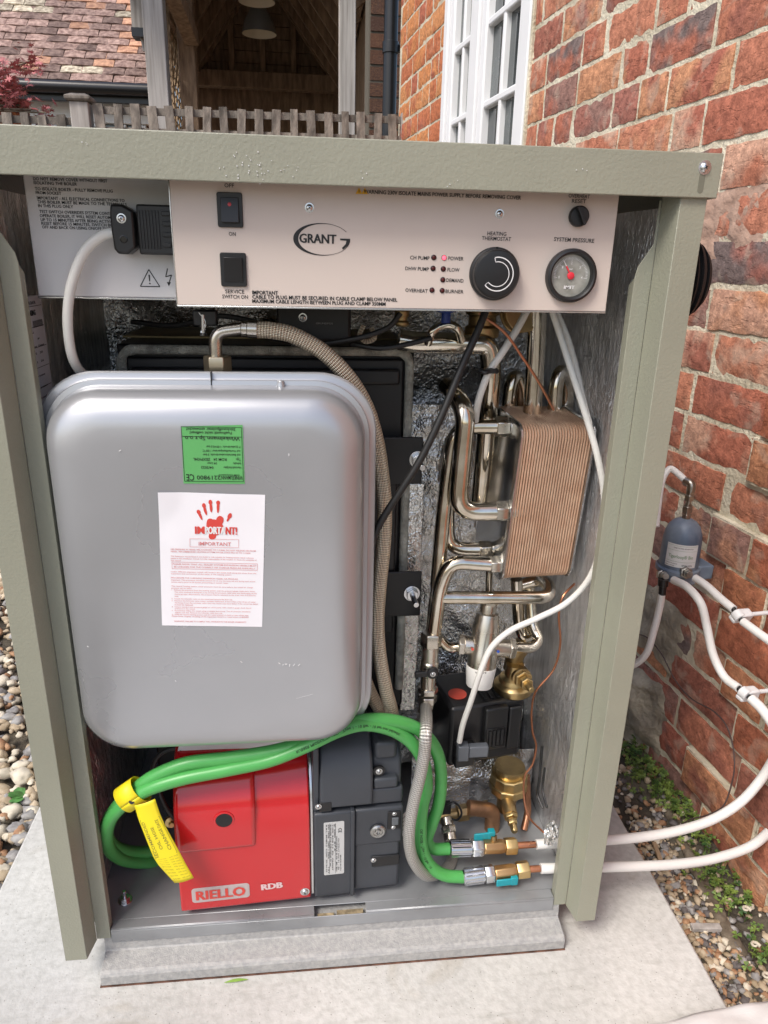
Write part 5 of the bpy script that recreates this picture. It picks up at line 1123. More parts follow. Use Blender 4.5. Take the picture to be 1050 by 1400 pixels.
# plate heat exchanger
ANG = radians(8)
px_ = thing('plate_heat_exchanger', 'copper coloured ribbed plate heat exchanger with steel end plates', 'heat exchanger', (0.3106, 0.1700, 0.5511))
TLc, BLc, BRc = Vector((0.2456, 0.1200, 0.7903)), Vector((0.2394, 0.1360, 0.5650)), Vector((0.3448, 0.1480, 0.5531))
ez = (TLc-BLc).normalized(); ex = (BRc-BLc); ex = (ex-ez*ex.dot(ez)); et = ex.length*1.02; ex.normalize(); ey = ez.cross(ex).normalized()
eh = (TLc-BLc).length*1.04; ed = .120; EC = BLc+ez*(eh*.48)+ey*(ed/2)
def epl(w, h, r=.018): return rrpoly(w, h, r, 5)
cop = MB(); npl = 25
for i in range(npl):
    t = .004+(et-.008)*i/npl; g_ = (et-.008)/npl
    big = 0 if i % 1 else 0
    rings = []
    for dt, ins in ((0, .0016), (g_*.25, .0), (g_*.55, .0), (g_*.72, .0034), (g_*.999, .0034)):
        rings.append([EC+ex*(t+dt)+ey*a+ez*b for a, b in epl(ed-2*ins, eh-2*ins)])
    cop.loft(rings, cap0=(i == 0), cap1=(i == npl-1))
cop.build('copper_plates', M('brazed_copper_plate', (.76, .49, .33), .42, .5, .08, 40, 0, col2=(.84, .61, .44)), px_, sharp=25, kind='stuff')
for t in (-.001, et-.0035):
    mb = MB(); mb.loft([[EC+ex*(t+dt)+ey*a+ez*b for a, b in epl(ed+.003-2*ins, eh+.003-2*ins)] for dt, ins in ((0, .001), (.0008, 0), (.0032, 0), (.0042, .001))]); mb.build('end_plate', ZINC, px_)
def union(px, py, Y, r=.0150, L=.018, parent=px_, name='union_nut', q=None):
    q = V3(q); mb = MB(); hexnut(mb, q, (1, .05, 0), r, L); mb.build(name, NICK, parent, bevel=.0007)
    mb = MB()
    for k in range(4): mb.cyl(q+Vector((L+.001+k*.0035, 0, 0)), q+Vector((L+.003+k*.0035, 0, 0)), r*.82-.0008*k, n=24)
    mb.cyl(q+Vector((L, 0, 0)), q+Vector((L+.026, .003, 0)), r*.66, n=24); mb.build('threaded_boss', NICK, parent)
union(0, 0, 0, q=(0.2207, 0.1650, 0.7852)); union(0, 0, 0, q=(0.2218, 0.1400, 0.6695), r=.0155); union(0, 0, 0, q=(0.2130, 0.1800, 0.5956), r=.0135); union(0, 0, 0, q=(0.2231, 0.1500, 0.5835), r=.0140, L=.016)

# left riser: coupling, lever valve, flexible hose
lv = thing('isolating_valve', 'nickel isolating valve with small black lever on the left riser pipe', 'valve', (0.1428, 0.1500, 0.3667))
a, b = Vector((0.1426, 0.1500, 0.4736)), Vector((0.1400, 0.1450, 0.3597)); d_ = (b-a).normalized(); Lr = (b-a).length
mb = MB(); hexnut(mb, a-d_*.002, d_, .0165, .022); mb.build('nut', NICK, lv, bevel=.0008)
mb = MB(); mb.lathe(a, d_, [(.0125, .02), (.0125, .045), (.0140, .047), (.0140, .068), (.0118, .070), (.0118, Lr-.02)], 28); mb.build('body', NICK, lv)
mb = MB(); hexnut(mb, a+d_*(Lr-.024), d_, .0155, .010); hexnut(mb, a+d_*(Lr-.010), d_, .0150, .012); mb.build('nut', NICK, lv, bevel=.0006)
c = Vector((0.1436, 0.1280, 0.4168)); mb = MB(); mb.cylb(c+Vector((0, .015, 0)), c, .009, bev=.0015); mb.obox(c+Vector((-.013, .004, -.001)), (.014, 0, .001), (0, .003, 0), (0, 0, .0045)); mb.build('lever', BLK, lv, bevel=.001)
screw(c, .003, lv)
mb = MB(); a = Vector((0.1398, 0.1450, 0.3636)); b = Vector((0.1365, 0.1400, 0.3408)); mb.cylb(a, b, .0115); mb.build('ferrule', NICK, lv)
mb = MB(); mb.tube(smooth_pts([(0.1368, 0.1380, 0.3541), (0.1272, 0.0780, 0.3769), (0.1212, 0.0460, 0.3732), (0.1197, 0.0420, 0.3431), (0.1150, 0.0420, 0.3032), (0.1080, 0.0420, 0.2612), (0.1028, 0.0400, 0.2171), (0.1041, 0.0400, 0.1791), (0.1138, 0.0450, 0.1428), (0.1342, 0.0580, 0.1049), (0.1598, 0.0800, 0.0830), (0.1805, 0.1000, 0.0759), (0.1903, 0.1200, 0.0794), (0.1889, 0.1300, 0.0973)], 10), .0088, 20)
one('braided_hose', 'silver braided flexible hose looping down in front of the green hoses', 'braided hose', mb, BRAIDS)

# thermostatic mixing valve
mv = thing('mixing_valve', 'nickel mixing valve with a white cap and red and blue dots', 'valve', (0.2245, 0.1600, 0.3695))
a, b = Vector((0.2310, 0.1650, 0.5095)), Vector((0.2225, 0.1500, 0.4151)); d_ = (b-a).normalized(); Lm_ = (b-a).length
mb = MB(); mb.lathe(a, d_, [(.0120, -.004), (.0125, 0), (.0125, .010), (.0165, .012), (.0205, Lm_*.35), (.0208, Lm_*.72), (.0220, Lm_*.76), (.0220, Lm_)], 36); mb.build('body', NICK, mv, sharp=40)
mb = MB(); hexnut(mb, a-d_*.010, d_, .0145, .008); mb.build('top_nut', NICK, mv, bevel=.0006)
mb = MB(); mb.lathe(b, d_, [(.0228, 0), (.0232, .002), (.0200, .031), (.0185, .033), (0, .033)], 40); mb.build('cap', CAPW, mv)
mb = MB(); text_ab(mb, 'VALVE', (0.2053, 0.1260, 0.4203), (0.2233, 0.1260, 0.4189), .003, off=.0055); mb.build('lettering', INK, mv, recalc=False, flat=True)
for s_, e_, nm in (((0.2285, 0.1550, 0.4451), (0.1885, 0.1600, 0.4476), 0), ((0.2285, 0.1550, 0.4451), (0.2719, 0.1600, 0.4367), 1)):
    s_, e_ = Vector(s_), Vector(e_); mb = MB(); mb.cylb(s_, e_, .0142); mb.build('side_arm', NICK, mv)
    dd = (e_-s_).normalized(); mb = MB(); hexnut(mb, e_-dd*.008, dd, .0170, .010); mb.build('nut', NICK, mv, bevel=.0006)
for q, m in (((0.2041, 0.1390, 0.4508), REDDOT), ((0.2438, 0.1390, 0.4455), BLUED)): mb = MB(); mb.cyl(q, Vector(q)+Vector((0, -.0012, 0)), .0022, n=16); mb.build('colour_dot', m, mv)
# upper isolator: round brass body with spindle
def isolator(q, label, r, tip, big):
    t = thing('pump_isolator', label, 'valve', q, 'brass pump isolators'); q = Vector(q)
    if big:
        mb = MB(); mb.lathe(q+Vector((0, 0, -.030)), (0, 0, 1), [(r*.5, 0), (r*.96, .001), (r, .004), (r, .013), (r*.93, .016), (r*.78, .019), (r*.72, .026), (r*.5, .031), (r*.45, .05)], 44); mb.build('union_disc', BRASS, t)
    tip = Vector(tip); c = q+Vector((.006, -.004, .004)); d_ = (tip-c).normalized(); L = (tip-c).length
    mb = MB(); mb.lathe(c, d_, [(r*.45, -.015), (r*.50, 0), (r*.50, L*.28), (r*.40, L*.3)], 28); mb.build('body', BRASSD, t)
    mb = MB(); hexnut(mb, c+d_*L*.28, d_, r*.48, L*.16); mb.build('gland_nut', BRASS, t, bevel=.0006)
    mb = MB(); hexnut(mb, c+d_*L*.46, d_, r*.34, L*.22); mb.lathe(c, d_, [(.0060, L*.66), (.0060, L*.9), (.0045, L)], 8); mb.build('spindle', BRASS, t, bevel=.0004)
isolator((0.2942, 0.2050, 0.3622), 'upper brass isolator with a broad round flange above the black pump', .032, (0.3048, 0.1450, 0.3702), True)
mb = MB(); mb.tube(round_pts([(0.2947, 0.2200, 0.3626), (0.2984, 0.2200, 0.3929), (0.3104, 0.2200, 0.4101)], .01), .015, 20); one('brass_stub', 'short dull brass stub above the upper isolator', 'pipe', mb, BRASSD)
isolator((0.2862, 0.1650, 0.1250), 'lower brass isolator with a square spindle near the cabinet floor', .024, (0.2920, 0.1200, 0.1169), False)
# pump
pu = thing('circulation_pump', 'black circulation pump with an orange red disc on its top', 'pump', (0.2370, 0.1900, 0.1920))
def pbx(a, b, y0, y1, bev=.003, name='part', mat=BLK, top=None):
    a, b = V3(a), V3(b); mb = MB().box((min(a.x, b.x), y0, min(a.z, b.z)), (max(a.x, b.x), y1, max(a.z, b.z))); return mb.build(name, mat, pu, bevel=bev)
# body is turned a little so its left side and top show
hA = radians(-14)
PO = Vector((0.1917, 0.1600, 0.2218)); pxv = Vector((cos(hA), -sin(hA)*-1*-1, 0)); pxv = Vector((cos(radians(10)), sin(radians(10)), 0)); pyv = Vector((-pxv.y, pxv.x, 0)); 
def pob(u0, u1, v0, v1, w0, w1, name, mat=BLK, bev=.003):
    mb = MB(); c = PO+pxv*(u0+u1)/2+pyv*(v0+v1)/2+Vector((0, 0, (w0+w1)/2)); mb.obox(c, pxv*(u1-u0)/2, pyv*(v1-v0)/2, (0, 0, (w1-w0)/2)); return mb.build(name, mat, pu, bevel=bev)
pob(-.010, .118, .0, .10, .0, .112, 'motor_housing', bev=.006)
pob(.045, .085, -.012, 0, .030, .108, 'terminal_box', bev=.003)
pob(.048, .082, -.0135, -.012, .036, .072, 'terminal_cover', BLKG, .0015)
for k in range(4): pob(.052+.007*k, .056+.007*k, -.016, -.0135, .040, .068, 'rib', BLK, .0006)
pob(.090, .112, -.006, 0, .020, .100, 'side_cover', bev=.003)
pob(-.004, .030, -.016, 0, .008, .050, 'plug_socket', bev=.003)
c = Vector((0.1832, 0.1680, 0.3421))
top = PO+Vector((0, 0, .1125))+pyv*.035+pxv*.014
mb = MB(); mb.lathe(top, (0, 0, 1), [(.0150, 0), (.0150, .0012), (0, .0014)], 36); mb.build('orange_disc', REDDOT, pu)
for k in range(5): pob(.050+.012*k, .055+.012*k, .01, .09, .112, .1145, 'fin', BLK, .0008)
# grey connector
cc = PO+pxv*.000+pyv*(-.020)+Vector((0, 0, .030))
cc = Vector((0.2004, 0.1350, 0.2719)); mb = MB(); mb.box((cc.x-.010, .130, cc.z-.018), (cc.x+.008, .146, cc.z+.010)); mb.box((cc.x+.008, .133, cc.z-.014), (cc.x+.040, .146, cc.z+.006)); mb.build('connector', M('smoky_grey_plastic', (.10, .11, .125), .35), pu, bevel=.002)
mb = MB(); mb.tube(smooth_pts([(0.2409, 0.1300, 0.9423), (0.2298, 0.1250, 0.9219), (0.2117, 0.1200, 0.8930), (0.1946, 0.1200, 0.8651), (0.1868, 0.1300, 0.8302), (0.1910, 0.1600, 0.7945)]), .0047, 12); one('white_cable', 'white cable running down left from under the panel through a black tie', 'cable', mb, CABW)
mb = MB(); mb.tube(smooth_pts([(0.2744, 0.1300, 0.9428), (0.2890, 0.1250, 0.9070), (0.3041, 0.1100, 0.8626), (0.3255, 0.1000, 0.8073), (0.3412, 0.0900, 0.7606), (0.3551, 0.0850, 0.7063), (0.3600, 0.0850, 0.6432), (0.3511, 0.0900, 0.5865), (0.3266, 0.1000, 0.5437), (0.2858, 0.1000, 0.5206), (0.2476, 0.1000, 0.5020), (0.2217, 0.1000, 0.4757), (0.2082, 0.1000, 0.4363), (0.2007, 0.1100, 0.3840), (0.1938, 0.1250, 0.3285), (0.1922, 0.1340, 0.2897)]), .0044, 14); one('white_cable', 'long white cable sweeping right round the exchanger and down to the pump', 'cable', mb, CABW)
mb = MB(); mb.tube(smooth_pts([(0.2809, 0.1350, 0.9426), (0.3008, 0.1400, 0.9103), (0.3169, 0.1400, 0.8726), (0.3241, 0.1200, 0.8324), (0.3290, 0.1000, 0.8024)]), .0040, 12); one('white_cable', 'short second white cable beside the exchanger top right', 'cable', mb, CABW)
mb = MB(); mb.tube(smooth_pts([(0.1823, 0.1180, 0.8691), (0.1887, 0.1120, 0.8672), (0.1995, 0.1180, 0.8701), (0.2065, 0.1220, 0.8668)]), .0032, 10); mb.obox(Vector((0.1950, 0.1150, 0.8687)), (.006, 0, 0), (0, .004, 0), (0, 0, .003)); one('cable_tie', 'black tie wrapped around the white cable above the exchanger', 'cable tie', mb, BLK)
mb = MB(); mb.tube(smooth_pts([(0.1748, 0.1100, 0.9401), (0.2077, 0.1050, 0.9171), (0.2338, 0.1050, 0.8859), (0.2570, 0.1100, 0.8577), (0.2894, 0.1300, 0.8158)]), .0018, 8); one('copper_capillary', 'thin copper capillary crossing in front of the pipes above the exchanger', 'wire', mb, COPW)
mb = MB(); mb.tube(smooth_pts([(0.3798, 0.2200, 0.5869), (0.3842, 0.2000, 0.5666), (0.3745, 0.1800, 0.5449), (0.3442, 0.1600, 0.5245), (0.3406, 0.1600, 0.4937), (0.3483, 0.1600, 0.4428), (0.3424, 0.1600, 0.3974), (0.3176, 0.1600, 0.3585), (0.3172, 0.1700, 0.3176), (0.3224, 0.1700, 0.2752), (0.3313, 0.1700, 0.2460), (0.3246, 0.1600, 0.2179), (0.3104, 0.1500, 0.2050), (0.3074, 0.1400, 0.1768), (0.3113, 0.1200, 0.1498), (0.3323, 0.1100, 0.1276), (0.3444, 0.1000, 0.1211)]), .0017, 8); one('copper_capillary', 'thin copper capillary wandering down beside the brass valves', 'wire', mb, COPW)
# lower pump union
un = thing('pump_union', 'stacked brass union nuts under the black pump', 'union', (0.2949, 0.2000, 0.1342))
q = Vector((0.3000, 0.2000, 0.1354)); mb = MB(); mb.lathe(q, (0, 0, 1), [(.031, 0), (.033, .002), (.033, .014), (.031, .016)], 10); mb.build('nut', BRASS, un, bevel=.001, sharp=20); mb = MB(); mb.lathe(q+Vector((0, 0, .020)), (0, -.05, 1), [(.030, -.003), (.032, 0), (.032, .016), (.030, .018)], 12); mb.build('nut', BRASS, un, bevel=.001, sharp=20)
mb = MB(); mb.lathe(q+Vector((0, 0, -.04)), (0, 0, 1), [(.017, 0), (.017, .02), (.022, .03), (.022, .04)], 28); mb.build('tail', BRASSD, un)
mb = MB(); mb.lathe(q+Vector((0, 0, .03)), (0, 0, 1), [(.024, 0), (.026, .003), (.026, .02)], 32); mb.build('collar', BRASS, un)
mb = MB(); mb.tube(round_pts([(0.2719, 0.1800, 0.0590), (0.2708, 0.1800, 0.1096), (0.2267, 0.1800, 0.1190)], .012), .013, 18); one('copper_stub', 'stubby bent copper pipe beside the lower isolator', 'pipe', mb, M('soldered_copper', (.40, .22, .12), .5, .8, .4, 20, .4, 80, .002))
dv = thing('drain_valve', 'small nickel drain valve with a black ring key low behind the green hoses', 'valve', (0.1843, 0.1400, 0.1034))
a, b = Vector((0.1825, 0.1500, 0.1277)), Vector((0.1852, 0.1200, 0.1071)); mb = MB(); mb.cylb(a, b, .010); hexnut(mb, a+(b-a)*.35, b-a, .0125, .012); hexnut(mb, b, b-a, .0075, .012); mb.build('body', NICK, dv, bevel=.0005)
mb = MB(); mb.tube(smooth_pts([(0.1824, 0.1450, 0.1590), (0.1907, 0.1400, 0.1672), (0.2010, 0.1400, 0.1577), (0.2055, 0.1400, 0.1425), (0.1988, 0.1400, 0.1310), (0.1888, 0.1450, 0.1302)]), .0018, 8); mb.obox(Vector((0.1802, 0.1500, 0.1488)), (.008, 0, 0), (0, .006, 0), (0, 0, .009)); mb.build('key_ring', BLK, dv, bevel=0)
mb = MB(); q = Vector((0.1367, 0.1200, 0.0808)); 
# floor clutter: foil and small tag
tg = thing('paper_tag', 'small white printed tag standing beside the burner', 'tag', (0.0978, 0.0900, 0.1642)); A = Vector((0.0944, 0.1000, 0.1680)); mb = MB(); mb.add([(0.0931, 0.1000, 0.1738), (0.1091, 0.1100, 0.1836), (0.1170, 0.1100, 0.1557), (0.0988, 0.1000, 0.1360)], [(0, 1, 2, 3)]); mb.build('tag_card', PAPER, tg, flat=True)
mb = MB()
for k in range(4): a = Vector((0.0977, 0.0995, 0.1711)).lerp(Vector((0.1008, 0.0995, 0.1450)), k/4); b = Vector((0.1092, 0.1095, 0.1769)).lerp(Vector((0.1146, 0.1095, 0.1549)), k/4); mb.bar(a, b, .0002, .0009)
mb.build('lettering', INK, tg, flat=True)
fs_c = Vector((0.3304, 0.0700, 0.1622))
def fs_fn(u, v):
    a_ = 2*pi*u; rr_ = v*(.014+.006*noise.noise((cos(a_)*2, sin(a_)*2, 3))); q_ = fs_c+Vector((cos(a_)*rr_*.8, -.004+.006*noise.noise((cos(a_)*rr_*200, sin(a_)*rr_*200, 1)), sin(a_)*rr_*1.7)); return q_
b_ = MB().grid(fs_fn, 26, 6); one('foil_scrap', 'crumpled silver foil where the white pipes leave through the side', 'foil', b_, FOIL, flat=True, recalc=False)
# more fittings low down behind the taps
mb = MB(); mb.tube(round_pts([(0.1791, 0.1900, 0.0917), (0.2363, 0.1900, 0.1032), (0.2640, 0.1850, 0.1151)], .01), .0105, 16); mb.lathe((0.2192, 0.1880, 0.1016), (1, .05, .06), [(.013, -.01), (.015, -.008), (.015, .008), (.013, .01)], 8); one('brass_tee', 'dull brass tee behind the drain valve near the foil', 'pipe fitting', mb, BRASSD, bevel=.0006)
mb = MB(); mb.tube(round_pts([(0.3315, 0.2000, 0.1628), (0.3374, 0.1900, 0.0928), (0.3255, 0.1700, 0.0722)], .01), .006, 12); one('copper_stub', 'thin upright copper pipe right of the lower isolator', 'pipe', mb, M('tarnished_copper', (.45, .22, .13), .4, .85, .3, 30))
mb = MB(); mb.tube(smooth_pts([(0.3346, 0.1200, 0.1628), (0.3311, 0.1400, 0.1752), (0.3472, 0.1800, 0.1781), (0.3532, 0.2000, 0.2220)]), .0024, 8); mb.tube(smooth_pts([(0.3420, 0.1200, 0.1623), (0.3391, 0.1400, 0.1820), (0.3547, 0.1800, 0.1927)]), .0020, 8); one('grey_wires', 'pair of thin dark wires hanging beside the right inner wall', 'wire', mb, RUB)

# ---------------------------------------------------------------- oil taps and hoses
def tap(y, pts, label, Y, lever_up, z):
    pass
def oil_tap(label, c0, c1, b0, b1, n1, k1, s1, lev, down):
    t = thing('oil_tap', label, 'valve', b0, 'teal lever oil taps'); c0, c1, b0, b1, n1, k1, s1 = map(V3, (c0, c1, b0, b1, n1, k1, s1)); d_ = (b1-b0).normalized()
    mb = MB(); mb.cylb(c0, c1, .0118, bev=.002); mb.build('crimp_ferrule', ZINC, t)
    mb = MB()
    for i in range(8):
        a = 2*pi*i/8; o = Vector((0, cos(a), sin(a)))*.0116; mb.bar(c0+o+(c1-c0)*.08, c1+o-(c1-c0)*.08, .0022, .0022)
    mb.build('crimp_ridge', ZINC, t, flat=True)
    mb = MB(); hexnut(mb, c1, d_, .0140, (b0-c1).length*.95); mb.build('swivel_nut', ZINC, t, bevel=.0007)
    mb = MB(); mb.lathe(b0, d_, [(.0105, 0), (.0118, .001), (.0118, (b1-b0).length*.8), (.0100, (b1-b0).length)], 8); mb.build('tap_body', M('bronze_tap', (.48, .31, .15), .42, .95, .12, 30, .1, 150, .0005), t, bevel=.0012)
    mb = MB(); hexnut(mb, b1, d_, .0135, (n1-b1).length); mb.build('compression_nut', BRASS, t, bevel=.0007)
    mb = MB(); mb.cyl(n1, k1, .0052); mb.build('copper_pipe', COPPER, t)
    l = V3(lev); sgn = -1 if down else 1; bc = (b0+b1)/2
    mb = MB(); mb.cyl(bc, bc+Vector((0, -.010 if down else .006, .016*sgn)), .005, n=12); mb.build('stem', BRASSD, t)
    mb = MB(); mb.obox(l, (.0165, 0, .001), (0, .0016, 0), (0, 0, .0062)); mb.obox(l+Vector((.012, .003, .001)), (.0055, 0, 0), (0, .005, 0), (0, 0, .0072)); mb.build('lever', TEAL, t, bevel=.0012)
oil_tap('upper oil tap with its teal lever pointing up, fed by a green hose', (0.1757, 0.0880, 0.1239), (0.2123, 0.0880, 0.1224), (0.2313, 0.0880, 0.1223), (0.2659, 0.0880, 0.1210), (0.2850, 0.0880, 0.1210), (0.3163, 0.0880, 0.1207), (0.3502, 0.0880, 0.1202), (0.2331, 0.0950, 0.1375), False)
oil_tap('lower oil tap with its teal lever hanging down in front', (0.1945, 0.0620, 0.0912), (0.2293, 0.0620, 0.0940), (0.2446, 0.0620, 0.0942), (0.2797, 0.0620, 0.0970), (0.2997, 0.0620, 0.0975), (0.3176, 0.0620, 0.0975), (0.3439, 0.0620, 0.0960), (0.2611, 0.0480, 0.0896), True)
G1 = [(0.1945, 0.0620, 0.0912), (0.1675, 0.0620, 0.0964), (0.1472, 0.0620, 0.1113), (0.1312, 0.0620, 0.1386), (0.1244, 0.0640, 0.1752), (0.1257, 0.0700, 0.2220), (0.1319, 0.0750, 0.2538), (0.1258, 0.0700, 0.3017), (0.1080, 0.0620, 0.3422), (0.0820, 0.0550, 0.3712), (0.0530, 0.0480, 0.3888), (0.0260, 0.0420, 0.3957), (-0.0044, 0.0360, 0.3910), (-0.0443, 0.0340, 0.3722), (-0.0942, 0.0320, 0.3528), (-0.1520, 0.0280, 0.3440), (-0.2113, 0.0260, 0.3350), (-0.2555, 0.0260, 0.3211), (-0.2901, 0.0300, 0.2970), (-0.3191, 0.0450, 0.2546), (-0.3352, 0.0700, 0.1960), (-0.3373, 0.1000, 0.1424), (-0.3222, 0.1300, 0.0970), (-0.2795, 0.1600, 0.0634), (-0.2186, 0.1800, 0.0477)]
mb = MB(); mb.tube(smooth_pts(G1, 10), .0094, 20); gh1 = one('green_hose', 'green oil hose running from the lower tap over the burner, the lower of the two', 'hose', mb, GREENH)
G2 = [(0.1757, 0.0880, 0.1232), (0.1498, 0.0880, 0.1260), (0.1401, 0.0900, 0.1423), (0.1463, 0.0920, 0.1686), (0.1559, 0.0920, 0.2102), (0.1564, 0.0900, 0.2639), (0.1458, 0.0820, 0.3145), (0.1192, 0.0700, 0.3594), (0.0840, 0.0580, 0.3860), (0.0449, 0.0500, 0.3973), (0.0060, 0.0440, 0.3942), (-0.0393, 0.0400, 0.3746), (-0.0942, 0.0380, 0.3613), (-0.1522, 0.0360, 0.3556), (-0.2065, 0.0340, 0.3522), (-0.2513, 0.0340, 0.3335), (-0.2834, 0.0380, 0.3056), (-0.3110, 0.0500, 0.2697), (-0.3316, 0.0680, 0.2267), (-0.3396, 0.0900, 0.1800), (-0.3347, 0.1150, 0.1389), (-0.3138, 0.1450, 0.1006), (-0.2625, 0.1700, 0.0796)]
mb = MB(); mb.tube(smooth_pts(G2, 10), .0094, 20); one('green_hose', 'green oil hose from the upper tap, arching over the other and along the burner top', 'hose', mb, GREENH)
# print along the hose
hp_ = smooth_pts(G1, 10); acc = [0]
for i in range(1, len(hp_)): acc.append(acc[-1]+(hp_[i]-hp_[i-1]).length)
CAMP = Vector(camo.matrix_world.translation)
def hose_fn(start, sgn, tilt):
    def fn(x, y):
        s_ = start+sgn*x; i = max(1, min(len(acc)-1, next((k for k in range(len(acc)) if acc[k] > s_), len(acc)-1))); t = (s_-acc[i-1])/(acc[i]-acc[i-1]); p_ = hp_[i-1].lerp(hp_[i], t)
        d_ = (hp_[min(i+1, len(hp_)-1)]-hp_[max(i-2, 0)]).normalized(); out = Vector((0, -.93, .36)); out = (out-d_*out.dot(d_)).normalized(); sd_ = out.cross(d_)*(-1 if sgn > 0 else 1)
        a = (y+tilt)/.0094; return p_+(out*cos(a)-sd_*sin(a)*(-1))*.0096
    return fn
def hose_text(s, start, sgn=-1, tilt=-.0018, size=.0056):
    m2 = MB(); text_map(m2, s, hose_fn(start, sgn, tilt), size, .02); m2.build('lettering', HINK, gh1, flat=True, recalc=False)
HINK = M('hose_ink', (.008, .03, .01), .6)
hose_text('RUBBER PRODUCTS LTD - Type 1 - 10 Bar - 10 bar non beluecht', acc[133])
hose_text('OIL HOSE - Type 1 - 10 Bar - 10', acc[44])
# yellow tag
yt = thing('yellow_tag', 'bright yellow paper change date tag looped round the green hoses', 'tag', (-0.2788, 0.0200, 0.3134))
cl = Vector((-0.2809, 0.0320, 0.3081)); ax_ = (Vector((-0.2647, 0.0320, 0.3179))-Vector((-0.2966, 0.0320, 0.2945))).normalized(); sd2 = ax_.cross(Vector((0, -1, 0))).normalized()
mb = MB(); vs = []; n = 32
for j, h in enumerate((-.0150, .0150)):
    for i in range(n+1):
        a = 2*pi*i/n; vs.append(cl+ax_*h+Vector((0, -1, 0))*cos(a)*.016+sd2*sin(a)*.020)
mb.add(vs, [(i, i+1, n+2+i, n+1+i) for i in range(n)]); o = mb.build('tag_band', YEL, yt, recalc=False); m_ = o.modifiers.new('solid', 'SOLIDIFY'); m_.thickness = .0006
strip = [[(-0.2745, 0.0140, 0.3051), (-0.2472, 0.0140, 0.3140)], [(-0.2711, 0.0120, 0.2848), (-0.2420, 0.0120, 0.2900)], [(-0.2632, 0.0080, 0.2558), (-0.2364, 0.0100, 0.2717)], [(-0.2549, 0.0060, 0.2232), (-0.2219, 0.0060, 0.2357)], [(-0.2487, 0.0040, 0.2106), (-0.2126, 0.0040, 0.2101)], [(-0.2291, 0.0020, 0.1799), (-0.2030, 0.0020, 0.1868)]]
SA = [Vector(a[0]) for a in strip]; SB = [Vector(a[1]) for a in strip]
def sl(L_, t):
    t = max(0, min(.9999, t))*(len(L_)-1); i = int(t); return L_[i].lerp(L_[i+1], t-i)
def tagpt(u, v, off=0): return sl(SA, v).lerp(sl(SB, v), u)+Vector((0, -.002*sin(u*pi)-off, 0))
o = MB().grid(lambda u, v: tagpt(u, v), 6, 24).build('tag_strip', YEL, yt, recalc=False); m_ = o.modifiers.new('solid', 'SOLIDIFY'); m_.thickness = .0004
ink = MB()
def tgx(s, u, v0, v1, hu, bold=.015):   # lettering that runs up the strip
    vs2, fs2 = glyphs(s, min(bold, .010)); xa = min(q[0] for q in vs2); xb = max(q[0] for q in vs2); ink.add([tagpt(u-y/CAPH*hu, v0+(v1-v0)*(x-xa)/(xb-xa), .0007) for x, y in vs2], fs2)
tgx('RECOMMENDED', .22, .62, .24, .13); tgx('OIL HOSE', .52, .55, .32, .13); tgx('CHANGE DATE', .82, .58, .25, .13)
def tl(u0, v0, u1, v1, w=.015):
    ink.add([tagpt(u0, v0, .0007), tagpt(u1, v1, .0007), tagpt(u1+(w if u0 == u1 else 0), v1+(0 if u0 == u1 else w*.25), .0007), tagpt(u0+(w if u0 == u1 else 0), v0+(0 if u0 == u1 else w*.25), .0007)], [(0, 1, 2, 3)])
tl(.05, .22, .05, .63); tl(.92, .22, .92, .63); tl(.05, .22, .94, .22, .02); tl(.05, .63, .94, .63, .02)
for k in range(9):
    v = .67+k*.036
    for u, s_ in ((.12, '201%d MAR' % (k % 10)), (.56, 'APR 202%d' % (k % 10))):
        vs2, fs2 = glyphs(s_, 0); xa = min(q[0] for q in vs2); xb = max(q[0] for q in vs2); ink.add([tagpt(u+.34*(x-xa)/(xb-xa), v-y/CAPH*.012, .0007) for x, y in vs2], fs2)
ink.build('lettering', M('grey_tag_print', (.25, .22, .03), .6), yt, recalc=False, flat=True)
mb = MB(); mb.cyl(Vector((-0.2784, 0.0165, 0.3092)), Vector((-0.2782, 0.0158, 0.3098)), .0035, n=20); mb.build('punched_hole', INK, yt)

# ---------------------------------------------------------------- burner
bu = thing('oil_burner', 'oil burner with glossy red cover and dark grey fan housing on the tray', 'burner', (-.07, .05, .08))
BA = math.atan2(.016, .325); BO = Vector((-0.2326, 0.0389, 0.0830)); bu_x = Vector((cos(BA), sin(BA), 0)); bu_y = Vector((-sin(BA), cos(BA), 0))
def bp_(u, v, w): return BO+bu_x*u+bu_y*v+Vector((0, 0, w))
# red cover: side profile drawn across, closed at the left
prof = [(.0, .004), (.0, .120), (.002, .150), (.008, .178), (.020, .205), (.038, .224), (.060, .236), (.10, .243), (.125, .243), (.125, .0), (.004, .0)]
mb = MB(); mb.prism([(v, w) for v, w in prof], bp_(0, 0, 0), bu_y, (0, 0, 1), bu_x*.1905); cover = mb.build('red_cover', REDC, bu, bevel=.006, seg=4)
mb = MB(); mb.prism([(-.0035, .112), (-.0035, .150), (-.0015, .180), (.0105, .2085), (.034, .2285), (.058, .2400), (.10, .2465), (.12, .2465), (.12, .112)], bp_(.0008, 0, 0), bu_y, (0, 0, 1), bu_x*.113); mb.build('raised_panel', REDC, bu, bevel=.007, seg=4)
c = bp_(.070, -.0032, .166)
mb = MB(); mb.lathe(c+bu_y*.001, -bu_y, [(.0145, 0), (.0140, .0012), (.0118, .0016), (.0112, .0002)], 36); mb.f = [f for f in mb.f if len(f) == 4]; mb.uv = [None]*len(mb.f); rg = mb.build('sight_hole', REDC, bu)
mb = MB(); mb.cyl(c, c-bu_y*.0006, .0114, n=32); mb.build('hole_shadow', BLKM, rg)
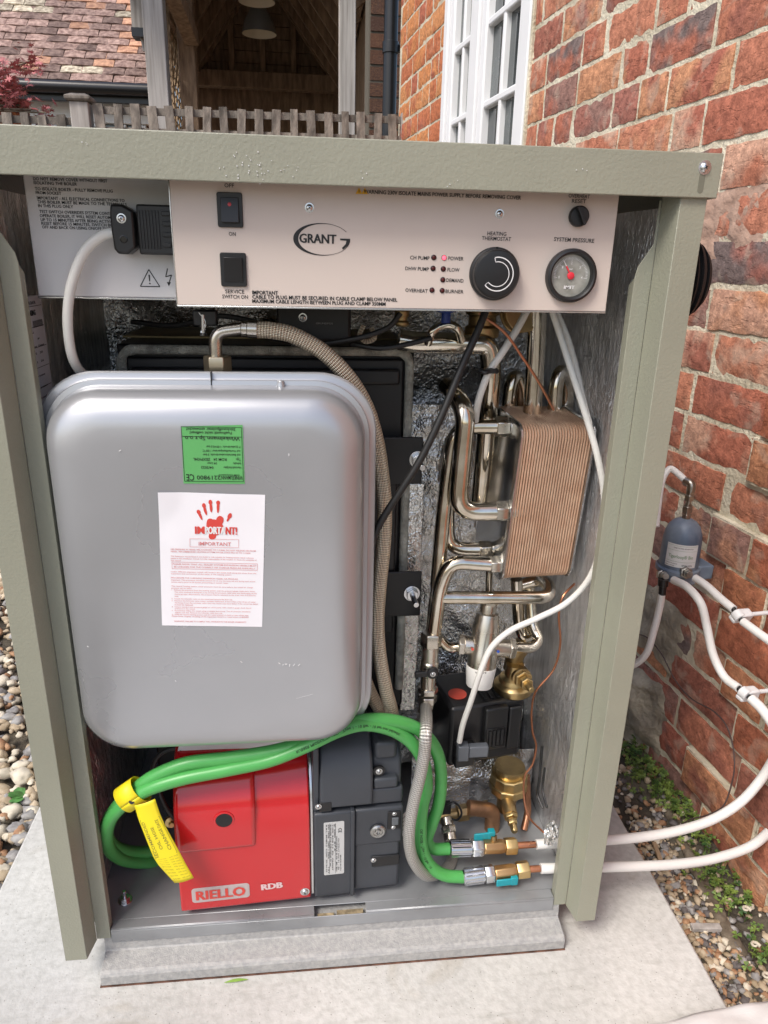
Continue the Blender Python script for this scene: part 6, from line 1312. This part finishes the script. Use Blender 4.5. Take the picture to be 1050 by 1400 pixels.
# badge
def badge(mb, u0, u1, w0, w1, off, r): mb.prism([(x, y) for x, y in rrpoly(u1-u0, w1-w0, r, 6)], bp_((u0+u1)/2, -off, (w0+w1)/2), bu_x, (0, 0, 1), bu_y*.0004)
def bw(y, x=248): return (1249-y)
mb = MB(); badge(mb, .017, .100, .018, .045, .0006, .005); bd_ = mb.build('badge', M('badge_grey', (.52, .46, .45), .35, .3), bu)
mb = MB(); badge(mb, .0185, .0985, .0195, .0435, .0009, .004); mb.build('badge_face', M('badge_rim', (.50, .43, .42), .4, .2), bd_)
mb = MB(); text_ab(mb, 'RIELLO', bp_(.0235, -.0012, .0235), bp_(.0935, -.0012, .0235), .0160, off=.0003, bold=.045); mb.build('badge_letters', REDP, bd_, recalc=False, flat=True)
mb = MB(); text_ab(mb, 'RDB', bp_(.118, -.0006, .029), bp_(.1485, -.0006, .030), .0105, bold=.07); mb.build('model_letters', M('pale_pink_print', (.68, .50, .50), .5), bu, recalc=False, flat=True)
screw(bp_(.1815, -.0003, .0165), .0052, bu, d=tuple(-bu_y))
# gasket line
mb = MB(); mb.prism([(v+.004, w+.003) for v, w in prof[1:-1]]+[(.01, .002), (.004, .006)], bp_(.1915, 0, .0), bu_y, (0, 0, 1), bu_x*.004); mb.build('gasket', ZINC, bu, bevel=.0006)
def bbx(u0, u1, v0, v1, w0, w1, name, bev=.004, mat=DGREY, seg=3):
    mb = MB(); mb.hexa([bp_(u0, v0, w0), bp_(u1, v0, w0), bp_(u1, v1, w0), bp_(u0, v1, w0), bp_(u0, v0, w1), bp_(u1, v0, w1), bp_(u1, v1, w1), bp_(u0, v1, w1)]); return mb.build(name, mat, bu, bevel=bev, seg=seg)
bbx(.196, .2535, .000, .13, .001, .158, 'fan_housing', .004)
bbx(.250, .256, -.0030, .12, .001, .160, 'housing_seam', .0015)
bbx(.2555, .3260, .003, .13, .004, .156, 'fan_housing', .005)
bbx(.2555, .3290, .0015, .12, .090, .157, 'housing_step', .004)
bbx(.1965, .3280, .006, .13, .160, .188, 'motor_base', .004)
mb = MB(); pf = [(.0, .165), (.0, .190), (.003, .215), (.012, .238), (.028, .256), (.05, .268), (.10, .272), (.12, .272), (.12, .165)]
mb.prism(pf, bp_(.205, .0, 0), bu_y, (0, 0, 1), bu_x*.078); mb.build('motor_cover', DGREY, bu, bevel=.005, seg=4)
pf2 = [(.016, .165), (.016, .205), (.022, .23), (.034, .250), (.06, .262), (.12, .262), (.12, .165)]
mb = MB(); mb.prism(pf2, bp_(.283, 0, 0), bu_y, (0, 0, 1), bu_x*.044); mb.build('motor_cover', DGREY, bu, bevel=.005, seg=4)
bbx(.284, .320, .005, .06, .188, .206, 'cover_step', .004); bbx(.286, .319, .014, .07, .232, .262, 'cover_step', .006)
bbx(.196, .2045, .004, .12, .160, .268, 'cover_flange', .002)
bbx(.2045, .222, -.0008, .0008, .162, .178, 'screw_pocket', .0008, BLKM)
screw(bp_(.203, -.0015, .173), .0034, bu, d=tuple(-bu_y)); c = bp_(.292, .013, .216); mb = MB(); mb.cyl(c, c-bu_y*.003, .0085); mb.build('screw_recess', BLKM, bu); screw(c-bu_y*.003, .0036, bu, d=tuple(-bu_y))
bbx(.283, .325, .0005, .004, .048, .068, 'lower_pocket', .002, BLKM); screw(bp_(.285, -.0004, .063), .0030, bu, d=tuple(-bu_y))
# silver rating plate
mb = MB(); mb.prism(rrpoly(.030, .098, .002), bp_(.2255, -.0006, .093), bu_x, (0, 0, 1), bu_y*.0005); rl = mb.build('rating_plate', LABS, bu)
ink = MB()
def vt(s, u, w0, w1, h, bold=.02):
    A, B = bp_(u, -.0007, w0), bp_(u, -.0007, w1); vs2, fs2 = glyphs(s, min(bold, .010)); xa = min(q[0] for q in vs2); xb = max(q[0] for q in vs2); R_ = (B-A)/(xb-xa); U_ = bu_x*(h/CAPH); ink.add([A+R_*(x-xa)+U_*y-bu_y*.0003 for x, y in vs2], fs2)
for u, s_, w0, w1, h in ((.2135, 'R.B.L. RDB2.2  COD. 3516110', .138, .050, .0018), (.2165, 'kW 15/26   230V ~ 50Hz', .138, .075, .0020), (.2165, 'T 8 V', .060, .047, .0022), (.2195, 'BURNER FOR KEROSENE 35 sec', .138, .060, .0018), (.2225, 'TYPE  RDB 2.2  BX  GRANT', .138, .052, .0018), (.2255, 'IP X0D   0.7 A', .138, .088, .0020), (.2285, 'NOZZLE 0.50  80 EH', .115, .050, .0018), (.2315, 'OUTPUT kW 21 - 26', .112, .052, .0016), (.2345, 'MADE IN EU', .080, .050, .0016), (.2320, 'CE', .130, .122, .0048)): vt(s_, u, w0, w1, h)
for u in (.2195-.0008, .2285-.0008): ink.bar(bp_(u, -.0008, .046), bp_(u, -.0008, .140), .0002, .0003, up=(1, 0, 0))
ink.build('lettering', INK, rl, recalc=False, flat=True)
# round cable gland and connector
c = bp_(.2905, .0002, .118); mb = MB(); mb.lathe(c, -bu_y, [(.0115, 0), (.0115, .003), (.0095, .0045), (.0075, .004), (.0068, .0028), (.0052, .0028), (.0048, .0055), (.0030, .0058), (.0028, .003), (0, .003)], 36); mb.build('gland', M('cast_zinc', (.42, .42, .41), .35, 1, .1, 30), bu)
bbx(.305, .3245, -.0005, .002, .118, .150, 'connector_plate', .001, BLKM); bbx(.311, .321, -.003, .0, .127, .140, 'connector', .001, M('smoke_socket', (.10, .11, .12), .3))
screw(bp_(.3145, -.0006, .1465), .0024, bu, d=tuple(-bu_y)); screw(bp_(.3135, -.0006, .1215), .0024, bu, d=tuple(-bu_y))
# label behind the burner
nx = thing('burner_label', 'white label reading Low NOx behind the burner, half hidden by hoses', 'label', (-0.1729, 0.1000, 0.2964))
A = [Vector(q) for q in [(-0.2376, 0.1000, 0.2979), (-0.0234, 0.1000, 0.2858), (-0.0231, 0.1000, 0.3300), (-0.2278, 0.1000, 0.3342)]]; mb = MB().add(A, [(0, 1, 2, 3)]); mb.build('label_sheet', PAPER, nx, flat=True)
ink = MB(); text_ab(ink, 'Low NOx burner', (-0.2278, 0.0995, 0.3181), (-0.1457, 0.0995, 0.3145), .0065, bold=.04); text_ab(ink, 'It must be serviced', (-0.2307, 0.0995, 0.3068), (-0.1346, 0.0995, 0.3022), .0065, bold=.04); ink.build('lettering', INK, nx, recalc=False, flat=True)
# black things between burner and left wall
mb = MB(); 
for l in ([(-0.2797, 0.1300, 0.2593), (-0.2650, 0.1200, 0.2993), (-0.2462, 0.1200, 0.3124), (-0.2143, 0.1200, 0.3157)], [(-0.2692, 0.1200, 0.2468), (-0.2587, 0.1100, 0.2209), (-0.2467, 0.1100, 0.1955), (-0.2370, 0.1200, 0.1689)], [(-0.2934, 0.1400, 0.1971), (-0.2777, 0.1300, 0.1627), (-0.2578, 0.1300, 0.1326)]): mb.tube(smooth_pts(l), .0036, 10)
one('burner_cable', 'black cables looping behind the yellow tag beside the burner', 'cable', mb, RUB)
mb = MB().box((-.30, .26, .08), (-.16, .44, .29)); one('burner_flange', 'black steel housing of the boiler base behind the burner', 'housing', mb, BLKM, bevel=.004)
mb = MB(); q = Vector((-0.2546, 0.1200, 0.1842)); mb.lathe(q, (.3, -1, .1), [(.006, 0), (.009, .002), (.009, .008), (.004, .010), (.004, .016)], 16); one('nipple', 'tiny brass nipple in the dark left of the red cover', 'fitting', mb, BRASS)

# ---------------------------------------------------------------- outside right: air bottle and plastic pipes
ab = thing('deaerator', 'weathered blue grey domed fuel deaerator with white label on the brick wall', 'deaerator', (0.6504, 0.3786, 0.4473))
c = Vector((0.6457, 0.3757, 0.4756)); r_ = .0345
mb = MB(); H_ = Vector((0.6430, 0.4001, 0.5681)).z-c.z
mb.lathe(c, (0, 0, 1), [(r_*1.0, 0), (r_, .004), (r_*.985, H_*.55), (r_*.93, H_*.70), (r_*.80, H_*.84), (r_*.60, H_*.93), (r_*.35, H_*.985), (r_*.15, H_), (0, H_)], 56); mb.build('dome', BLUEC, ab)
mb = MB(); mb.lathe(c+Vector((0, 0, -.011)), (0, 0, 1), [(r_*1.08, 0), (r_*1.14, .002), (r_*1.14, .009), (r_*1.05, .0115)], 48); mb.lathe(c+Vector((0, 0, -.026)), (0, 0, 1), [(r_*.85, 0), (r_*.95, .015)], 40); bs_ = mb.build('base', BLUEC, ab)
mb = MB(); e_ = DW*.0; mb.obox(c+OUT*.0+DW*(-.030)+Vector((0, 0, -.014)), DW*.012, OUT*.012, (0, 0, .010)); mb.obox(c+DW*.0+OUT*(-.045)+Vector((0, 0, -.012)), DW*.020, OUT*.018, (0, 0, .014)); mb.build('lug', BLUEC, ab, bevel=.003)
# label wrapped on the dome
vc = (CAMP-c); vc.z = 0; vc.normalize(); a0 = math.atan2(vc.y, vc.x)
def can(x, z, rr=.0007):   # x along the surface (to the right as seen), z up
    a = a0-radians(0)+x/r_; return Vector((c.x+(r_+rr)*cos(a), c.y+(r_+rr)*sin(a), c.z+z))
lz0, lz1 = H_*.08, H_*.56
mb = MB(); mb.grid(lambda u, v: can(-.024+.056*u, lz0+(lz1-lz0)*v), 20, 2); mb.f = [f for f in mb.f]; cl_ = mb.build('can_label', M('worn_white_label', (.66, .67, .66), .5, 0, .06, 30), ab)
def ctext(s, x0, x1, z, h, bold, mat, nm):
    m2 = MB(); vs2, fs2 = glyphs(s, min(bold, .010)); xa = min(q[0] for q in vs2); xb = max(q[0] for q in vs2); m2.add([can(x0+(x1-x0)*(x-xa)/(xb-xa), z+y/CAPH*h, .0012) for x, y in vs2], fs2); m2.build(nm, mat, cl_, recalc=False, flat=True)
GR = M('green_grey_print', (.22, .33, .20), .6)
ctext('TANK-TO-FUEL DE-AERATOR', -.012, .022, H_*.475, .0020, .03, INK, 'lettering')
ctext('Tigerloop® Bio', -.019, .024, H_*.275, .0062, .01, GR, 'lettering')
ctext('Designed and patented', -.022, -.002, H_*.150, .0015, .02, INK, 'lettering'); ctext('Made in Sweden', -.022, -.006, H_*.105, .0015, .02, INK, 'lettering'); ctext('SPIN-ON', .006, .024, H_*.120, .0026, .04, INK, 'lettering')
for zz in (.20, .43, .53):
    m2 = MB(); m2.grid(lambda u, v: can(-.022+.052*u, H_*zz+.0004*v, .0012), 16, 1); m2.build('label_line', GR, cl_, recalc=False, flat=True)
# top fitting
tp_ = c+Vector((0, 0, H_)); STEELD = M('dull_steel_fitting', (.34, .32, .28), .35, 1, .25, 30, .2, 120, .0008)
mb = MB(); mb.lathe(tp_, (0, 0, 1), [(.0080, -.002), (.0080, .007), (.0070, .008), (.0070, .012)], 6); mb.lathe(tp_, (0, 0, 1), [(.0095, .012), (.0095, .022), (.0078, .023), (.0078, .026)], 6); mb.lathe(tp_, (0, 0, 1), [(.005, .026), (.005, .034)], 16); mb.lathe(tp_, (0, 0, 1), [(.0090, .034), (.0090, .044), (.0078, .045), (.0078, .053)], 6); mb.build('top_fitting', STEELD, ab, bevel=.0005)
q = tp_+Vector((0, 0, .055)); q2 = q+Vector((0, 0, .010)); left = (Vector((0.6188, 0.4368, 0.6380))-q2).normalized()
mb = MB(); mb.tube(round_pts([q-Vector((0, 0, .004)), q2, q2+left*.014], .007), .0078, 16); mb.build('elbow', STEELD, ab)
st = [q2+left*.010]+[Vector(p_) for p_ in [(0.6260, 0.4175, 0.6490), (0.6159, 0.4174, 0.6408), (0.6067, 0.4098, 0.6221), (0.5985, 0.3936, 0.5881), (0.5905, 0.3745, 0.5526)]]
mb = MB(); mb.tube(smooth_pts(st), .0060, 14); one('plastic_pipe', 'short white plastic pipe hooking from the deaerator top behind the cabinet post', 'pipe', mb, PIPEW)
# lower ports
P1 = Vector((0.6119, 0.3633, 0.4612)); P2 = Vector((0.6401, 0.3354, 0.4773))
for P_, tgt, nm in ((P1, Vector((0.6022, 0.3145, 0.4749)), 'port'), (P2, Vector((0.6304, 0.2874, 0.4893)), 'port')):
    d_ = (tgt-P_).normalized(); mb = MB(); mb.lathe(P_-d_*.006, d_, [(.0112, 0), (.0112, .010), (.0085, .011), (.0085, .018)], 6); mb.lathe(P_-d_*.006, d_, [(.006, .018), (.006, .026)], 16); mb.build(nm, STEELD, ab, bevel=.0005)
mb = MB(); a = Vector((0.6040, 0.3442, 0.4612)); b = Vector((0.6043, 0.3412, 0.4318)); d_ = (b-a).normalized(); mb.lathe(a, d_, [(.0095, 0), (.0095, .012), (.007, .013), (.0065, (b-a).length)], 12); mb.build('drop_port', BLK, ab)
c1_ = [(0.6042, 0.3416, 0.4331), (0.6042, 0.3416, 0.4062), (0.5994, 0.3400, 0.3588), (0.5940, 0.3432, 0.3091), (0.5823, 0.3582, 0.2768), (0.5600, 0.3779, 0.2544)]; mb = MB(); mb.tube(smooth_pts(c1_), .0066, 14); one('plastic_pipe', 'white plastic pipe curving down left from the deaerator behind the post', 'pipe', mb, PIPEW)
pA = [Vector(q) for q in [(0.6302, 0.2893, 0.4885), (0.6379, 0.2656, 0.4853), (0.6466, 0.2319, 0.4766), (0.6522, 0.2003, 0.4720)]]; mb = MB(); mb.tube(smooth_pts(pA), .0068, 14); one('plastic_pipe', 'upper white plastic pipe from the deaerator to the upper wall clip', 'pipe', mb, PIPEW)
pB = [Vector(q) for q in [(0.6576, 0.1783, 0.4607), (0.6621, 0.1469, 0.4591), (0.6693, 0.1010, 0.4565), (0.6768, 0.0334, 0.4487)]]; mb = MB(); mb.tube(smooth_pts(pB), .0068, 14); one('plastic_pipe', 'white plastic pipe leaving the upper wall clip past the right edge', 'pipe', mb, PIPEW)
pC = [Vector(q) for q in [(0.6029, 0.3083, 0.4763), (0.6073, 0.2688, 0.4805), (0.6160, 0.2362, 0.4659), (0.6272, 0.2260, 0.4296), (0.6346, 0.2042, 0.3859), (0.6445, 0.1788, 0.3590), (0.6511, 0.1464, 0.3572)]]; mb = MB(); mb.tube(smooth_pts(pC), .0070, 14); one('plastic_pipe', 'white plastic pipe snaking from the deaerator down to the lower wall clip', 'pipe', mb, PIPEW)
pD = [Vector(q) for q in [(0.6588, 0.1228, 0.3532), (0.6634, 0.0994, 0.3487), (0.6612, 0.0559, 0.3398), (0.6516, 0.0069, 0.3193), (0.6346, -0.0214, 0.2795)]]+[Vector(q) for q in [(0.7545, 0.1200, 0.1017), (0.7042, 0.1000, 0.0774), (0.6315, 0.0850, 0.0699), (0.5616, 0.0750, 0.0734), (0.4943, 0.0680, 0.0816), (0.4177, 0.0640, 0.0899), (0.3439, 0.0620, 0.0960), (0.3188, 0.0620, 0.0974)]]
mb = MB(); mb.tube(smooth_pts(pD, 10), .0078, 16); one('plastic_pipe', 'lower white plastic pipe leaving the cabinet and sweeping up to the lower clip', 'pipe', mb, PIPEW)
pE = [Vector(q) for q in [(0.3175, 0.0880, 0.1206), (0.3502, 0.0880, 0.1202), (0.4308, 0.0900, 0.1179), (0.5012, 0.0940, 0.1161), (0.5669, 0.1000, 0.1190), (0.6286, 0.1100, 0.1279), (0.6767, 0.1180, 0.1523), (0.7058, 0.1200, 0.1951), (0.7191, 0.1150, 0.2509), (0.7171, 0.1000, 0.3183), (0.7291, 0.0800, 0.4172)]]
mb = MB(); mb.tube(smooth_pts(pE, 10), .0078, 16); one('plastic_pipe', 'upper white plastic pipe leaving the cabinet side and curving up out of frame', 'pipe', mb, PIPEW)
def clip(a, b, label):
    a, b = V3(a), V3(b); t = thing('pipe_clip', label, 'clip', (a+b)/2, 'white pipe clips on the brick wall'); d_ = (b-a).normalized(); m_ = (a+b)/2
    mb = MB(); mb.tube([a-d_*.004, b+d_*.004], .0045, 12); mb.build('bare_pipe', RUB, t)
    up = d_.cross(OUT).normalized(); mb = MB(); mb.lathe(m_-d_*.007, d_, [(.0085, 0), (.0098, .001), (.0098, .013), (.0085, .014)], 20); mb.build('ring', CLIPW, t)
    mb = MB(); mb.obox(m_-OUT*.010+up*.001, d_*.008, OUT*.011, up*.0095); mb.obox(m_+up*.009+OUT*.002, d_*.007, OUT*.007, up*.004); mb.build('stalk', CLIPW, t, bevel=.0025); mb = MB(); mb.cyl(m_-OUT*.018, m_-OUT*.10, .0035, n=10); mb.build('wall_stud', CLIPW, t)
clip(pA[-1], pB[0], 'upper of the two white clips holding the plastic pipe off the bricks'); clip(pC[-1], pD[0], 'lower of the two white clips holding the plastic pipe off the bricks')
mb = MB(); mb.tube(smooth_pts([(0.6721, 0.5453, 0.2372), (0.6772, 0.4996, 0.2516), (0.6877, 0.4504, 0.2393), (0.6976, 0.4066, 0.2087), (0.7041, 0.3484, 0.2005), (0.7112, 0.2849, 0.2154), (0.7155, 0.2460, 0.2107), (0.7183, 0.2208, 0.1850), (0.7155, 0.2010, 0.1531), (0.7112, 0.1943, 0.1110), (0.7015, 0.1908, 0.0772), (0.6889, 0.2136, 0.0379), (0.6765, 0.2352, 0.0107), (0.6647, 0.2507, -0.0201)]), .0014, 8); one('thin_wire', 'thin dark wire hanging against the brick wall below the deaerator', 'wire', mb, M('brown_wire', (.08, .05, .045), .5))

# ---------------------------------------------------------------- plants and debris in the gap
def clover(n, fn, seed, name, label, smin, smax):
    rc = random.Random(seed); b = MB(); st_ = MB()
    for i in range(n):
        x, y, z = fn(rc); h = rc.uniform(.006, .022); tilt = Vector((rc.uniform(-.5, .5), rc.uniform(-.5, .5), 1)).normalized(); s_ = rc.uniform(smin, smax); p0 = Vector((x, y, z)); p1 = p0+Vector((rc.uniform(-.004, .004), rc.uniform(-.004, .004), h))
        st_.bar(p0, p1, .0008, .0008); rot = Vector((0, 0, 1)).rotation_difference(tilt).to_matrix(); a0_ = rc.uniform(0, 2)
        for k in range(3):
            a = a0_+k*2*pi/3; d_ = Vector((cos(a), sin(a), 0)); e = Vector((-sin(a), cos(a), 0))
            pts = [Vector((0, 0, 0)), d_*.45-e*.42+Vector((0, 0, .1)), d_*.95-e*.48+Vector((0, 0, .02)), d_*.88+Vector((0, 0, .12)), d_*.95+e*.48+Vector((0, 0, .02)), d_*.45+e*.42+Vector((0, 0, .1))]
            b.add([p1+rot @ (q*s_) for q in pts], [(0, 1, 2, 3), (0, 3, 4, 5)])
    o = b.build(name, CLOV, None, flat=True, recalc=False); o['kind'] = 'stuff'; o['label'] = label; o['category'] = 'ground cover'
    o2 = st_.build('clover_stems', CLOV, None, flat=True); o2['kind'] = 'stuff'; o2['label'] = 'thin green clover stems by the brick wall'; o2['category'] = 'ground cover'
spots = [Vector(q) for q in ((0.6987, 0.4679, -0.0500), (0.6906, 0.3638, -0.0500), (0.7158, 0.3193, -0.0500), (0.7050, 0.2414, -0.0500), (0.6908, 0.1630, -0.0500), (0.7063, 0.1290, -0.0500), (0.7153, 0.1061, -0.0600), (0.6628, 0.4230, -0.0600), (0.7233, 0.3664, -0.0450), (0.6939, 0.0282, -0.0600), (0.6822, -0.0105, -0.0600), (0.6652, 0.5085, -0.0500), (0.6932, 0.4202, -0.0500))]
wts = [24, 30, 40, 40, 34, 24, 12, 20, 30, 8, 8, 24, 26]
def cl_pt(rc):
    c_ = rc.choices(spots, wts)[0]
    while True:
        x = c_.x+rc.gauss(0, .017); y = c_.y+rc.gauss(0, .026)
        if x > .562: return x, y, strip_z(x, y)+.002
clover(470, cl_pt, 8, 'clover', 'bright green clover growing along the foot of the brick wall', .0042, .0085)
# leafy weed in the gravel on the left
wd = thing('weed', 'small green weed growing in the pebbles left of the cabinet', 'plant', (-0.6255, 0.4694, -0.0500)); rw = random.Random(3); c = Vector((-0.6241, 0.4593, -0.0450)); b = MB()
for i in range(16):
    a = rw.uniform(0, 6.28); d_ = Vector((cos(a), sin(a), rw.uniform(.1, .9))).normalized(); e = d_.cross(Vector((0, 0, 1))).normalized(); L = rw.uniform(.012, .03); p0 = c+Vector((rw.uniform(-.006, .006), rw.uniform(-.006, .006), .008*rw.random()))
    prev = None; vs2 = []
    for k in range(5):
        t = k/4; w = L*.34*sin(pi*min(1, t*.92+.08))*(1+.25*(k % 2)); q = p0+d_*L*t+Vector((0, 0, -.006*t*t)); vs2 += [q-e*w, q+e*w]
    b.add(vs2, [(2*k, 2*k+1, 2*k+3, 2*k+2) for k in range(4)])
b.build('leaf', M('weed_leaf', (.08, .22, .05), .55, 0, .3, 40), wd, flat=True, recalc=False)
# rotten wood and root strips in the gap
rr = random.Random(5)
for i, (pts, r, lab) in enumerate((([(0.6693, 0.3300, -0.0193), (0.6905, 0.2800, -0.0673), (0.6951, 0.2000, -0.0795), (0.6804, 0.1000, -0.0753), (0.6723, 0.0000, -0.0720)], .010, 'long rotten timber strip lying between the pebbles and the wall'),)):
    base = [Vector((0.6915, 0.3806, -0.0550)), Vector((0.6799, 0.2487, -0.0550)), Vector((0.6634, 0.1373, -0.0550)), Vector((0.6548, 0.0385, -0.0600)), Vector((0.6500, -0.0530, -0.0650))]
    b = MB()
    sp_ = smooth_pts(base, 10); n = len(sp_); rings = []
    for j, p_ in enumerate(sp_):
        d_ = (sp_[min(j+1, n-1)]-sp_[max(j-1, 0)]).normalized(); s_ = d_.cross(Vector((0, 0, 1))).normalized(); ring = []
        for k in range(10):
            a = 2*pi*k/10; rr_ = 1+.35*noise.noise((j*.35, k*1.3, 2)); ring.append(p_+s_*cos(a)*.013*rr_+Vector((0, 0, 1))*sin(a)*.007*rr_)
        rings.append(ring)
    b.loft(rings); one('timber_strip', lab, 'wood', b, ROOT, sharp=80)
b = MB(); a, b2 = Vector((0.5962, 0.0631, -0.0550)), Vector((0.6461, 0.0587, -0.0550)); b.bar(a, b2, .012, .008); one('wood_chip', 'short grey wood chip lying across the pebbles', 'wood', b, OAK, bevel=.001)
b = MB(); a, b2 = Vector((0.6162, 0.2451, -0.0500)), Vector((0.6088, 0.2024, -0.0500)); b.bar(a, b2, .008, .006); one('wood_chip', 'short tan twig piece between the two white pipes on the pebbles', 'wood', b, TRELW, bevel=.001)
rf = random.Random(9)
sn = [(0.6777, 0.0118, -0.0500), (0.6638, -0.0417, -0.0500), (0.7032, 0.0785, -0.0500), (0.7165, 0.4067, -0.0500)]
labs = ['cream snail shell ring near the right edge of the photo', 'second cream shell just below the first at the right edge', 'flat pale stone flake by the foot of the wall', 'tan ring shaped shell under the clover']
for q, lb_ in zip(sn, labs):
    q = Vector(q); b = MB(); b.tube(smooth_pts([q+Vector((.009*(1-.12*k)*cos(k*.8), .009*(1-.12*k)*sin(k*.8), .004+.001*k)) for k in range(7)]), .003, 10, radf=lambda t: 1-.5*t); one('snail_shell', lb_, 'shell', b, PEB[2])
for (q, ang, lab) in (((-0.1524, -0.0113, 0.0010), .1, 'narrow green leaf lying on the slab in front of the plinth'),):
    q = Vector(q); b = MB(); d_ = Vector((1, .05, 0)).normalized(); e = Vector((0, 1, 0)); vs2 = []
    for k in range(7): t = k/6; w = .0026*sin(pi*(t*.9+.05)); p_ = q+d_*(t-.5)*.034+Vector((0, 0, .001+.002*sin(t*3))); vs2 += [p_-e*w, p_+e*w]
    b.add(vs2, [(2*k, 2*k+1, 2*k+3, 2*k+2) for k in range(6)]); one('fallen_leaf', lab, 'leaf', b, M('yellow_green_leaf', (.24, .40, .07), .55, 0, .2, 60), recalc=False)
# pale cloth at the lower right
q = [Vector(p_) for p_ in ((0.3920, -0.1367, 0.0040), (0.6386, -0.1107, 0.0040), (0.6105, -0.2206, 0.0040), (0.3555, -0.2145, 0.0040))]
b = MB(); b.grid(lambda u, v: (q[0]*(1-u)+q[1]*u)*(1-v)+(q[3]*(1-u)+q[2]*u)*v+Vector((0, .006*noise.noise((u*3, 1, 1)), .006+.006*noise.noise((u*5, v*5, 3)))), 40, 20); o = one('cloth', 'edge of a pale cloth lying on the slab at the lower right corner', 'cloth', b, CLOTH, recalc=False); m_ = o.modifiers.new('solid', 'SOLIDIFY'); m_.thickness = .003

# scene wide: group labels for repeats
for o in bpy.data.objects:
    if o.parent is None and o.name.startswith('steel_pipe'): o['group'] = 'bent steel pipes inside the cabinet'
    if o.parent is None and o.name.startswith('plastic_pipe'): o['group'] = 'white plastic sleeved pipes'
    if o.parent is None and o.name.startswith('white_cable'): o['group'] = 'white cables inside the cabinet'
    if o.parent is None and o.name.startswith('green_hose'): o['group'] = 'green oil hoses'
    if o.parent is None and o.name.startswith('lattice_fence'): o['group'] = 'lattice topped fences'
    if o.parent is None and o.name.startswith('copper_capillary'): o['group'] = 'thin copper capillaries'
    if o.parent is None and o.name.startswith('snail_shell'): o['group'] = 'shells by the wall'
